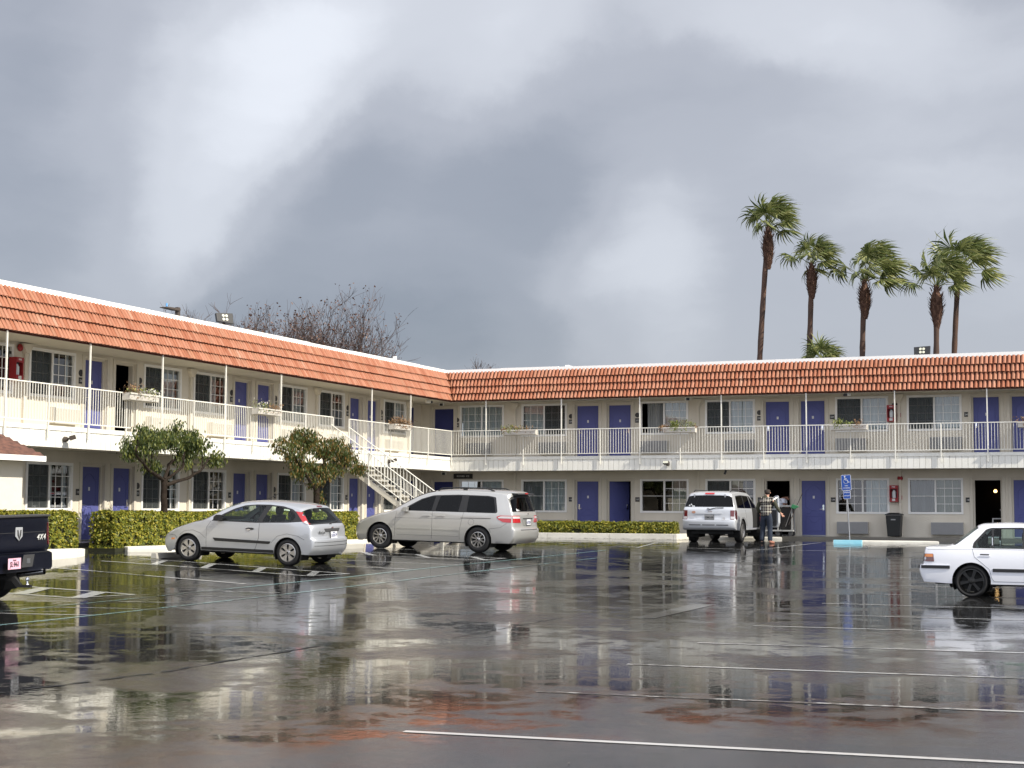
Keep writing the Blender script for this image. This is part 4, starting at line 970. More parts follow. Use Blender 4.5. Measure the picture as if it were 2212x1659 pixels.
# ------------------------------------------------------------------ fan palms beyond the right wing
def palm(label, base, top, ch, cw, nf, seed, boot, wind=.9):
    """Mexican fan palm: slim leaning trunk, brush of leaf bases, big fans swept by the wind"""
    rnd = random.Random(seed); root = thing('fan_palm', label, 'palm tree', base, group='wind-blown fan palms beyond the right wing'); B = Vector(base); T = Vector(top)-B
    mb = MB(); n = 26; pts = []; rad = []
    for i in range(n+1):
        t = i/n; pts.append(T*t + Vector((.18*math.sin(t*2.6+seed), 0, 0))*(1-t)*t*2); rad.append(.235-.055*t+.012*math.sin(i*2.4)+rnd.uniform(-.006, .006))
    mb.tube(pts, rad, 10); mb.build('trunk', M['palm_trunk'], root, smooth=True)
    mb = MB(); bl, bw = boot
    for i in range(230):       # old leaf bases
        t = rnd.random(); a = rnd.uniform(0, 2*PI); env = math.sin(PI*min(1, .15+t*.82))**1.1
        r = .14+bw*env*.40; p = T + Vector((r*math.cos(a), r*math.sin(a), -bl*t+.1)); d = Vector((math.cos(a), math.sin(a), .75)).normalized(); s = rnd.uniform(.14, .30)*env+.05
        w = Vector((-math.sin(a), math.cos(a), 0))*.045; mb.add([p-w-Vector((0, 0, .12)), p+w-Vector((0, 0, .12)), p+d*s+w*.5, p+d*s-w*.5], [(0,1,2,3)])
    mb.lathe([(.17, -bl+.05), (.17+bw*.18, -bl*.8), (.17+bw*.40, -bl*.5), (.17+bw*.30, -bl*.25), (.17, -.15), (.10, .2)], 12, c=tuple(T)); mb.build('leaf_bases', M['palm_boot'], root, recalc=False)
    fr = MB(); ps = MB(); W = Vector((wind, -.12, -.12))
    for i in range(nf):
        t = (i+.5)/nf; a = i*2.39996+rnd.uniform(-.3, .3); elv = R(86-80*t+rnd.uniform(-9, 9))
        d = Vector((math.cos(a)*math.cos(elv), math.sin(a)*math.cos(elv), math.sin(elv)))
        d = (d + W*.30).normalized(); pl_ = (ch*.66 if elv > .3 else ch*.60)*rnd.uniform(.75, 1.1)
        hub = T + d*pl_ + Vector((0, 0, -.10*pl_*(1-math.sin(elv)) + .1)); mid = T + d*pl_*.5 + Vector((0, 0, .14))
        ps.tube([T, mid, hub], [.035, .022, .016], 4)
        # pleated blade: segments radiate from the hub, outer halves droop and are swept to one side
        side = d.cross(Vector((0, 0, 1)))
        side = (side if side.length > .05 else Vector((1, 0, 0))).normalized(); up = side.cross(d).normalized(); Lf = cw*.88*rnd.uniform(.85, 1.1); nseg = 22
        fold = rnd.uniform(.25, .75)
        for k in range(nseg):
            u = -1+2*(k+.5)/nseg; th = u*R(118)
            v = d*math.cos(th) + side*math.sin(th); v = (v + up*(-fold*abs(math.sin(th))*.9) + W*.12).normalized()
            L1 = Lf*(1-.28*abs(u)**2)*rnd.uniform(.85, 1.08); wv = v.cross(up); wv = (wv if wv.length > .05 else side).normalized()
            w0 = .5*L1*R(236)/nseg*.88; pA = hub + v*L1*.12; pB = hub + v*L1*.55 + Vector((0, 0, -.04*L1))
            dr = (v*1.1 + Vector((0, 0, -.50)) + W*.5 + Vector((rnd.uniform(-.15, .15),)*3)).normalized(); pC = pB + dr*L1*.34; pD = pC + (dr + Vector((0, 0, -.30)) + W*.55).normalized()*L1*.30
            tilt = up*(w0*.35*(1 if k % 2 else -1))
            fr.add([hub, pA+wv*w0*.22, pB+wv*w0*.55+tilt, pC+wv*w0*.32, pD, pC-wv*w0*.32, pB-wv*w0*.55-tilt, pA-wv*w0*.22], [(0,1,7), (1,2,6,7), (2,3,5,6), (3,4,5)])
    ps.build('leaf_stalks', M['palm_leaf'], root, smooth=True); fr.build('fronds', M['palm_leaf'], root, recalc=False); return root
PY = 112.0
palm('tallest fan palm, standing alone leftmost of the row', (-26.9, PY, .5), (-25.55, PY, 22.2), 2.15, 1.75, 17, 3, (3.1, .62))
palm('short-crowned fan palm, second from the left behind the roof', (-23.2, PY, .5), (-22.4, PY, 19.3), 2.0, 1.6, 15, 5, (2.5, .55))
palm('broad ragged fan palm, middle one of the five tall trunks', (-19.3, PY, .5), (-18.65, PY, 17.9), 3.3, 1.9, 19, 8, (2.7, .62), 1.25)
palm('fan palm with fat brush of leaf bases, in front of the rightmost trunk', (-13.95, PY-1, .5), (-13.6, PY-1, 17.1), 2.7, 1.75, 14, 11, (2.9, .68), .8)
palm('rightmost fan palm, taller one of the overlapping pair', (-13.6, PY+2, .5), (-12.45, PY+2, 18.2), 3.2, 2.0, 18, 14, (.8, .3), 1.0)
palm('low young fan palm of which only the crown clears the roof', (-20.9, PY-6, .5), (-20.6, PY-6, 11.6), 1.5, 1.3, 15, 17, (1.0, .3), .4)

# ------------------------------------------------------------------ bare winter trees behind the left wing
def bare_tree(label, base, spread, h0, h1, n, seed, leaves=0, name='bare_tree'):
    rnd = random.Random(seed); root = thing(name, label, 'tree', base); mb = MB(); lf = MB()
    mb.tube([(0, 0, 0), (.1, .1, h0*.5), (0, 0, h0)], [.32, .26, .2], 8); mb.build('trunk', M['bark'], root, smooth=True)
    mb = MB()
    def grow(p, d, L, r, lev):
        q = p; pts = [p]; rr = [r]; k = 3
        for i in range(k):
            d = (d + Vector((rnd.gauss(0, .13), rnd.gauss(0, .13), rnd.gauss(.04, .09)))).normalized(); q = q+d*L/k; pts.append(q); rr.append(r*(1-.45*(i+1)/k))
        mb.tube(pts, rr, 3 if lev > 1 else 5, caps=False)
        if lev >= 4:
            if rnd.random() < leaves:
                s = rnd.uniform(.08, .16)
                for _ in range(2): leaf_quad(lf, q+Vector((rnd.gauss(0, .08), rnd.gauss(0, .08), rnd.gauss(0, .08))), Vector((rnd.uniform(-1, 1), rnd.uniform(-1, 1), rnd.uniform(-1, 1))), s, rnd=rnd, asp=1.2)
            return
        for i in range(rnd.choice((3, 4, 4)) if lev < 3 else rnd.choice((3, 3, 4))):
            j = rnd.randint(1, k); nd = (d + Vector((rnd.gauss(0, .45), rnd.gauss(0, .45), rnd.gauss(.22, .25)))).normalized()
            grow(pts[j], nd, L*rnd.uniform(.60, .82), max(.011, rr[j]*.62), lev+1)
    for i in range(n):
        a = 2*PI*i/n+rnd.uniform(-.3, .3); d = Vector((math.cos(a)*spread, math.sin(a)*spread, 1)).normalized()
        grow(Vector((0, 0, h0)), d, (h1-h0)*.40, .17, 0)
    mb.build('branches', M['twig'], root, recalc=False)
    if lf.v: lf.build('dead_leaves', M['twig_leaf'], root, recalc=False)
    return root
bare_tree('broad leafless tree with a few dead leaves, behind the left wing', (-46, 82.0, .6), 1.15, 6.2, 14.2, 9, 61, .40)
bare_tree('leafless tree adjoining the broad one on its left', (-45, 77.2, .6), .8, 5.8, 12.9, 7, 62, .40)
bare_tree('leafless tree adjoining the broad one on its right', (-46, 86.6, .6), .65, 5.5, 12.6, 7, 66, .35)
bare_tree('thin wispy bare twigs showing between street lamp and roof floodlight', (-45, 68.2, .6), .7, 6.5, 11.9, 5, 63, 0)
bare_tree('far bare treetop just clearing the roof near the inner corner', (-50, 116, .6), 1.0, 8, 13.3, 4, 64, .1)

# ------------------------------------------------------------------ lamps and roof furniture
t = thing('street_lamp', 'dark street lamp with flat head and blue sensor behind the left roof', 'street lamp', (-40, 58.85, .6))
mb = MB(); mb.tube([(0, 0, 0), (0, 0, 9.75)], [.10, .075], 10); mb.build('pole', M['bronze'], t, smooth=True)
mb = MB(); mb.box(-.07, .07, -.10, .10, 9.45, 9.95); mb.build('bracket', M['bronze'], t)
mb = MB(); mb.prism([(-1.15, 9.80), (-.2, 9.78), (0, 9.80), (0, 9.88), (-.5, 9.88), (-.9, 9.86), (-1.15, 9.83)], -.16, .16, 'X'); mb.build('lamp_head', M['bronze'], t, bevel=.01)
M['lampblue'] = mat('pale_blue_plastic', (.12, .33, .62), .5); mb = MB(); mb.lathe([(0, .16), (.04, .15), (.045, 0)], 10, c=(0, -.85, 9.88)); mb.build('sensor', M['lampblue'], t)
M['led'] = mat('unlit_led_cluster', (.62, .62, .50), .3)
def roof_flood(label, loc, rz, tilt):
    t = thing('roof_floodlight', label, 'floodlight', loc, rz)
    mb = MB(); mb.tube([(0, 0, -.5), (0, 0, .22)], .045, 8); mb.build('pole', M['black'], t, smooth=True)
    Mx = Matrix.Translation((0, -.02, .38)) @ Matrix.Rotation(tilt, 4, 'X')
    mb = MB(); mb.prism([(-.29, -.12), (.29, -.17), (.30, .19), (-.30, .16)], -.05, .06, 'Y', M=Mx); mb.build('lamp_head', M['black'], t, bevel=.012)
    for i in (-1, 1):
        for j in (-1, 1):
            mb = MB(); mb.lathe([(0, -.012), (.045, -.01), (.05, 0)], 12, 'Y', c=(i*.058-.0, -.052, j*.062+.02)); o = mb.build('lens', M['led'], t); o.matrix_local = Mx
    return t
roof_flood('black four-lens floodlight on the left wing roof', (-27.4, 42.9, 7.30), R(62), R(-16))
roof_flood('black four-lens floodlight on the right wing roof below the palms', (-7.9, 60.0, 7.22), R(0), R(-8))
def eave_flood(label, loc, rz, aim):
    t = thing('wall_floodlight', label, 'floodlight', loc, rz)
    mb = MB(); mb.lathe([(0, -.10), (.055, -.09), (.075, -.03), (.075, 0)], 14, 'Y'); mb.build('junction_box', M['bronze'], t, smooth=True)
    Mx = Matrix.Translation((0, -.22, .03)) @ Matrix.Rotation(aim, 4, 'Z') @ Matrix.Rotation(R(-18), 4, 'X')
    mb = MB(); mb.tube([(0, -.06, 0), (0, -.16, .02)], .028, 8); mb.build('knuckle', M['bronze'], t)
    mb = MB(); mb.prism([(-.10, -.05), (.10, -.05), (.12, .06), (-.12, .06)], -.10, .05, 'Y', M=Mx); mb.build('lamp_head', M['bronze'], t, bevel=.01)
    mb = MB(); mb.box(-.10, .10, -.108, -.101, -.035, .05, M=Mx); mb.build('lens', M['led'], t)
    return t
eave_flood('bronze floodlight on the left fascia above the pickup truck', (XF+.03, 32.8, 3.36), PI/2, R(40))
eave_flood('bronze floodlight on the left fascia behind the stair rail', (XF+.03, 51.1, 3.36), PI/2, R(40))
eave_flood('bronze floodlight on the right wing fascia', (-16.75, YF-.03, 3.36), 0, 0)
# roof vents and skylights
def vent(label, x, y, r, h):
    mb = MB(); mb.lathe([(r*.8, -.3), (r*.8, 0), (r, .01), (r, .05), (r*.5, h*.7), (0, h)], 14, c=(x, y, 7.10)); return tag(mb.build('roof_vent', M['roof_white'], smooth=R(30)), label, 'roof vent')
vent('white cone roof vent nearest the inner corner', -24.8, 60.5, .45, .30)
vent('white cone roof vent right of the small roof antenna', -20.0, 60.3, .50, .30)
vent('white cone roof vent behind the trunk of the tallest palm', -13.0, 60.3, .52, .32)
vent('white cone roof vent at the foot of the rightmost palms', -6.9, 60.0, .55, .36)
mb = MB(); mb.box(-16.0, -15.72, 60.2, 60.5, 6.9, 7.30); mb.box(-16.03, -15.69, 60.17, 60.53, 7.31, 7.34); tag(mb.build('roof_vent', M['steel']), 'small flat capped metal vent on the right wing roof', 'roof vent')
mb = MB(); mb.box(-8.75, -8.45, 59.5, 60.3, 6.9, 7.29); mb.box(-8.35, -7.6, 59.3, 60.1, 6.9, 7.27); tag(mb.build('roof_duct', M['roof_white'], bevel=.02), 'low white duct beside the right roof floodlight', 'duct')
mb = MB(); mb.tube([(-21.5, 59.8, 6.9), (-21.52, 59.8, 7.32), (-21.62, 59.7, 7.42), (-21.78, 59.6, 7.44)], .018, 6); mb.box(-21.92, -21.78, 59.55, 59.65, 7.40, 7.48); tag(mb.build('roof_antenna', M['roof_white']), 'small white antenna on a bent pipe on the right roof', 'antenna')
mb = MB(); mb.tube([(XF-1.5, 53.9, 6.9), (XF-1.5, 53.9, 7.36), (XF-1.2, 53.95, 7.40)], .016, 6); mb.box(XF-1.22, XF-1.1, 53.9, 54.0, 7.35, 7.47); tag(mb.build('roof_antenna', M['roof_white']), 'tiny white camera on a bent pipe on the left roof', 'camera')

# ------------------------------------------------------------------ wall furniture: signs, bells, cabinets, cameras
WORD = ['nearest the camera', 'second', 'third', 'fourth', 'fifth']
def local(F, x, y, z): return F @ Matrix.Translation((x, y, z))
def room_sign(F, x, z, num, label, round_=True):
    mb = MB(); mb.box(-.085, .085, -.018, -.003, -.085, .085)
    o = mb.build('room_sign', M['sign_dark']); o.matrix_world = local(F, x, 0, z)
    me = text_mesh(num, .085, M['sign_pale'], 'number'); me.transform(frame_M((0, -.019, -.005), (1, 0, 0), (0, 0, 1))); link('number', me, o)
    tag(o, label, 'sign', 'dark room number signs beside the doors')
    if round_:
        mb = MB(); mb.lathe([(0, -.02), (.09, -.018), (.095, -.003)], 16, 'Y'); q = mb.build('round_plaque', M['sign_dark']); q.matrix_world = local(F, x, 0, z+.21)
        mb = MB(); mb.lathe([(.045, -.022), (.055, -.022)], 14, 'Y'); mb.build('ring', M['bronze'], q)
        tag(q, label.replace('dark room number sign', 'round dark plaque'), 'plaque', 'round plaques above room signs')
k = 0
for fl in (0, 1):
    z = ZF+1.33 if fl == 0 else ZU+1.42
    flw = 'ground floor' if fl == 0 else 'balcony'
    for side, F, bs, wing in (('L', FL, BL, 'left wing'), ('R', FR, BR, 'right wing')):
        vis = [b for b in bs if (side == 'L' and b > 30) or (side == 'R' and b < -4)]
        for i, b in enumerate(vis):
            for j, dx in ((0, 2.36), (1, 5.08)):
                if side == 'R' and b > -9 and j == 1: continue
                num = ('1' if fl == 0 else '2')+str((20+i*2+j) if side == 'L' else 36+i*2+j)
                where = 'left' if j == 0 else 'right'; ordn = ('first', 'second', 'third')[i]
                room_sign(F, b+dx, z, num, f'dark room number sign {where} of the {ordn} door pair, {flw} of the {wing}', round_=(j == 1 and fl == 0 and side == 'L') or (fl == 1 and not (side == 'R' and b > -17 and j == 1) and not (side == 'R' and b > -9)) and not (side == 'L' and b < 34 and fl == 0 and j == 0))
room_sign(FR, -26.04, ZU+1.36, '234', 'dark room number sign beside the blue corner door on the balcony')
mb = MB(); mb.box(-.42, .42, -.02, -.003, -.10, .10); o = mb.build('direction_sign', M['sign_dark']); o.matrix_world = local(FR, -25.75, 0, 2.98)
me = text_mesh('ROOMS  ICE', .10, M['sign_pale'], 'lettering'); me.transform(frame_M((0, -.021, 0), (1, 0, 0), (0, 0, 1))); link('lettering', me, o); tag(o, 'wide dark sign over the ground-floor corner window', 'sign')
def extinguisher(F, x, z, label):
    r = bpy.data.objects.new('extinguisher_cabinet', None); COL.objects.link(r); r.matrix_world = local(F, x, 0, z); tag(r, label, 'fire extinguisher cabinet')
    mb = MB(); W, H, D = .30, .60, .22
    mb.box(-W/2, W/2, -.02, -.002, 0, H); mb.box(-W/2, -W/2+.025, -D, -.02, 0, H); mb.box(W/2-.025, W/2, -D, -.02, 0, H); mb.box(-W/2+.025, W/2-.025, -D, -.02, H-.025, H); mb.box(-W/2+.025, W/2-.025, -D, -.02, 0, .025)
    mb.box(-W/2+.005, W/2-.005, -D-.015, -D-.002, H*.78, H-.005); mb.box(-W/2+.005, W/2-.005, -D-.015, -D-.002, .005, H*.24)
    mb.build('cabinet', M['red'], r)
    mb = MB(); mb.lathe([(0, .07), (.065, .08), (.07, .12), (.07, .36), (.03, .42), (.03, .45)], 14, c=(0, -.12, 0)); mb.build('extinguisher_bottle', M['sheer'], r, smooth=True)
    mb = MB(); mb.box(-.06, .06, -.15, -.09, .43, .47); mb.build('valve', M['black'], r)
    text_on('FIRE', .065, M['sign_white'], r, frame_M((0, -D-.017, H*.90), (1, 0, 0), (0, 0, 1))); 
    mb = MB(); mb.box(-.055, .055, -D-.02, -D-.016, .03, .12); mb.build('sticker', M['sign_pale'], r)
extinguisher(FL, 32.60, 4.88, 'red fire extinguisher cabinet on the left wing balcony wall')
extinguisher(FR, -8.76, 4.88, 'red fire extinguisher cabinet on the right wing balcony wall')
extinguisher(FR, -8.71, 1.98, 'red fire extinguisher cabinet on the ground floor above the trash bin')
def bell(F, x, z, label):
    mb = MB(); mb.lathe([(0, -.10), (.05, -.095), (.095, -.06), (.10, -.03), (.06, -.003)], 18, 'Y'); o = mb.build('alarm_bell', M['red'], smooth=R(50)); o.matrix_world = local(F, x, 0, z); tag(o, label, 'alarm bell')
bell(FL, 32.82, 5.76, 'round red alarm bell under the left wing eave'); bell(FR, -8.52, 5.78, 'round red alarm bell under the right wing eave'); bell(FR, -8.50, 2.84, 'round red alarm bell on the ground floor of the right wing')
for z, l in ((5.12, 'small red fire pull box on the balcony wall'), (2.14, 'small red fire pull box on the ground floor wall')):
    mb = MB(); mb.box(-.06, .06, -.05, -.003, -.075, .075); o = mb.build('pull_station', M['red'], bevel=.006); o.matrix_world = local(FR, -8.50, 0, z); tag(o, l, 'fire alarm box')
for F, x, z, l in ((FL, 32.46, 5.60, 'narrow dark plate above the left fire extinguisher cabinet'), (FR, -8.62, 5.52, 'narrow dark plate above the right fire extinguisher cabinet')):
    mb = MB(); mb.box(-.13, .13, -.012, -.003, -.035, .035); o = mb.build('name_plate', M['sign_dark']); o.matrix_world = local(F, x, 0, z); tag(o, l, 'plate')
def camera_box(F, x, y, z, label, rz=0):
    r = bpy.data.objects.new('security_camera', None); COL.objects.link(r); r.matrix_world = local(F, x, y, z) @ Matrix.Rotation(rz, 4, 'Z'); tag(r, label, 'security camera')
    mb = MB(); mb.box(-.10, .10, -.04, .14, -.10, 0); mb.build('housing', M['white'], r, bevel=.01); mb = MB(); mb.box(-.06, .06, -.12, -.042, -.11, -.02); mb.build('lens_tube', M['black'], r, bevel=.01)
camera_box(FFL, YF-1.25, .35, 5.86, 'small white camera box under the eave, left one at the inner corner', R(40))
camera_box(FFR, XF-.55, .3, 5.86, 'small white camera box under the eave, right one at the inner corner', R(20))
camera_box(FFR, XF-.45, .35, 3.12, 'small white camera box under the balcony at the inner corner', R(20))
camera_box(FFR, -16.1, .4, 5.86, 'small camera box under the eave beside the third downspout', R(20))
camera_box(FFR, -10.15, .15, 5.86, 'white camera box under the eave above the yellowing flower box', R(-20))
mb = MB(); mb.box(-.03, .03, -.08, .03, -.16, 0); o = mb.build('security_camera', M['black'], bevel=.01); o.matrix_world = local(FFR, -14.62, .3, 3.13) @ Matrix.Rotation(R(20), 4, 'Y'); tag(o, 'small black camera hanging under the balcony above the off-road car', 'security camera')

# ------------------------------------------------------------------ disabled parking sign, trash bin
sx, sy = -9.31, 52.35; t = thing('parking_sign', 'blue disabled parking sign on a leaning steel post', 'sign', (sx, sy, gz(sx, sy))); t.rotation_euler = (0, R(-2.6), 0)
mb = MB(); mb.tube([(0, 0, 0), (0, 0, 2.10)], .026, 10); mb.build('post', M['steel'], t, smooth=True)
def plate(name, w, z0, z1, r=.03):
    def rr(w, z0, z1, r): return [(s*(w/2-r)+r*math.cos(a), (z0 if q < 0 else z1)-q*r+r*math.sin(a)) for (s, q, a0) in ((1, 1, 0), (-1, 1, 90), (-1, -1, 180), (1, -1, 270)) for a in [R(a0+i*22.5) for i in range(5)]]
    mb = MB(); mb.prism(rr(w, z0, z1, r), -.034, -.030); p = mb.build(name, M['sign_white'], t)
    mb = MB(); mb.prism(rr(w-.022, z0+.011, z1-.011, r-.008), -.0362, -.0342); mb.build('blue_face', M['sign_blue'], p); return p
p1 = plate('sign_plate', .32, 1.74, 2.25); p2 = plate('fine_plate', .24, 1.46, 1.725, .025)
mb = MB(); Y = -.0375
def stroke(pts, w=.016):
    for a, b in zip(pts, pts[1:]):
        d = Vector((b[0]-a[0], b[1]-a[1])).normalized()*w/2; n = Vector((-d.y, d.x))
        mb.add([(a[0]-d.x+n.x, Y, a[1]-d.y+n.y), (b[0]+d.x+n.x, Y, b[1]+d.y+n.y), (b[0]+d.x-n.x, Y, b[1]+d.y-n.y), (a[0]-d.x-n.x, Y, a[1]-d.y-n.y)], [(0,1,2,3)])
mb.lathe([(0, Y), (.024, Y)], 12, 'Y', c=(-.04, 0, 2.195))
stroke([(-.04, 2.17), (-.03, 2.08), (.04, 2.08), (.065, 2.00), (.10, 2.01)], .02); stroke([(-.035, 2.13), (.02, 2.13)], .014)
stroke([(-.01+.075*math.cos(R(a)), 2.04+.075*math.sin(R(a))) for a in range(125, 341, 18)], .014)
mb.build('wheelchair_symbol', M['sign_white'], p1, recalc=False)
text_on('VAN', .055, M['sign_white'], p1, frame_M((0, Y, 1.89), (1, 0, 0), (0, 0, 1))); text_on('ACCESSIBLE', .045, M['sign_white'], p1, frame_M((0, Y, 1.815), (1, 0, 0), (0, 0, 1)))
text_on('MINIMUM', .043, M['sign_white'], p2, frame_M((0, Y, 1.665), (1, 0, 0), (0, 0, 1))); text_on('FINE $250', .043, M['sign_white'], p2, frame_M((0, Y, 1.56), (1, 0, 0), (0, 0, 1)))
t = thing('trash_bin', 'black plastic trash bin with lid against the right wing wall', 'trash bin', (-8.66, 57.65, ZF))
M['bin'] = mat('black_plastic_bin', (.009, .010, .010), .45)
def taper(mb, w0, d0, w1, d1, z0, z1): mb.add([(-w0, -d0, z0), (w0, -d0, z0), (w0, d0, z0), (-w0, d0, z0), (-w1, -d1, z1), (w1, -d1, z1), (w1, d1, z1), (-w1, d1, z1)], [(0,3,2,1), (4,5,6,7), (0,1,5,4), (1,2,6,5), (2,3,7,6), (3,0,4,7)])
mb = MB(); taper(mb, .22, .24, .265, .29, .02, .77); mb.build('bin_body', M['bin'], t, bevel=.025)
mb = MB(); taper(mb, .295, .32, .285, .31, .775, .815); taper(mb, .275, .30, .15, .2, .817, .865); mb.build('lid', M['bin'], t, bevel=.015)
mb = MB(); mb.box(-.08, .08, -.290, -.282, .60, .64); mb.build('emblem', M['ac_grille'], t)
# ------------------------------------------------------------------ vehicles
def paint(name, col, metal=.55, rough=.36, flake=True):
    m = mat(name, col, rough, metal=metal, coat=.9, coat_r=.06); return m
M['p_silver'] = paint('cool_silver_paint', (.46, .475, .50)); M['p_beige'] = paint('warm_silver_paint', (.48, .475, .455)); M['p_lsilver'] = paint('light_silver_paint', (.56, .575, .60), .4)
M['p_white'] = paint('white_car_paint', (.74, .75, .79), 0, .35); M['p_navy'] = mat('near_black_navy_paint', (.0045, .0055, .012), .32, spec=.3, coat=.08, coat_r=.1)
M['trim_black'] = mat('black_trim', (.016, .016, .017), .45); M['trim_grey'] = mat('dark_grey_plastic', (.05, .05, .052), .6)
M['seam'] = mat('panel_gap', (.03, .03, .03), .8)
def lens(name, col, rough=.12): return mat(name, col, rough, coat=1, coat_r=.03, ior=1.5)
M['lens_red'] = lens('red_lens', (.42, .008, .012)); M['lens_darkred'] = lens('dark_red_lens', (.12, .006, .008)); M['lens_clear'] = lens('clear_lens', (.55, .52, .52)); M['lens_amber'] = lens('amber_lens', (.60, .18, .02)); M['lens_smoke'] = lens('smoked_red_lens', (.10, .02, .018))
M['alloy'] = mat('alloy_wheel', (.42, .41, .40), .35, metal=.85); M['alloy_black'] = mat('black_alloy', (.006, .006, .006), .2, spec=.4)
M['cloth'] = mat('seat_cloth', (.035, .036, .038), .9); M['plate_white'] = mat('number_plate', (.66, .67, .70), .5); M['plate_blue'] = mat('plate_lettering', (.03, .04, .16), .6)
M['plate_pink'] = mat('pink_plate', (.84, .48, .60), .5); M['under'] = mat('underbody', (.012, .012, .012), .8)
def catmull(P, n):
    """smooth curve through nodes; returns samples and, for each, its node parameter"""
    out = []
    for i in range(len(P)-1):
        p0 = P[max(i-1, 0)]; p1 = P[i]; p2 = P[i+1]; p3 = P[min(i+2, len(P)-1)]
        for k in range(n):
            t = k/n; q = []
            for a, b, c, d in zip(p0, p1, p2, p3):
                lo, hi = min(b, c), max(b, c); v = .5*((2*b)+(-a+c)*t+(2*a-5*b+4*c-d)*t*t+(-a+3*b-3*c+d)*t**3); q.append(v)
            out.append((q, i+t))
    out.append((list(P[-1]), len(P)-1.0)); return out
def inside(p, poly):
    x, y = p; r = False; j = len(poly)-1
    for i in range(len(poly)):
        a, b = poly[i], poly[j]
        if (a[1] > y) != (b[1] > y) and x < (b[0]-a[0])*(y-a[1])/(b[1]-a[1])+a[0]: r = not r
        j = i
    return r
def densify(poly, d=.08, closed=True):
    out = []
    for i in range(len(poly) - (0 if closed else 1)):
        a, b = poly[i], poly[(i+1) % len(poly)]; n = max(1, int(math.hypot(b[0]-a[0], b[1]-a[1])/d))
        for k in range(n): out.append((a[0]+(b[0]-a[0])*k/n, a[1]+(b[1]-a[1])*k/n))
    if not closed: out.append(poly[-1])
    return out
def rounded(poly, r=.04, n=3):
    out = []; N_ = len(poly)
    for i in range(N_):
        a, p, b = Vector(poly[i-1]), Vector(poly[i]), Vector(poly[(i+1) % N_]); u = (a-p); v = (b-p); rr = min(r, u.length*.4, v.length*.4); s = p+u.normalized()*rr; e = p+v.normalized()*rr
        for k in range(n+1): t = k/n; q = s*(1-t)**2+p*2*t*(1-t)+e*t*t; out.append((q.x, q.y))
    return out
def cdt(outer, inner, grid):
    pts = []; edges = []
    for poly in [outer]+inner:
        b = len(pts); pts += [Vector(q) for q in poly]; edges += [(b+i, b+(i+1) % len(poly)) for i in range(len(poly))]
    xs = [p[0] for p in outer]; zs = [p[1] for p in outer]
    x = min(xs)+grid*.6
    while x < max(xs):
        z = min(zs)+grid*.6
        while z < max(zs):
            if inside((x, z), outer): pts.append(Vector((x, z)))
            z += grid
        x += grid
    V, E_, F_, *_ = delaunay_2d_cdt(pts, edges, [], 0, 1e-5)
    V = [tuple(v) for v in V]; res = []
    for f in F_:
        c = (sum(V[i][0] for i in f)/len(f), sum(V[i][1] for i in f)/len(f))
        if inside(c, outer): res.append((tuple(f), c))
    return V, res
AS = [0, .10, .22, .36, .52, .72, .95, 1.22, PI/2]
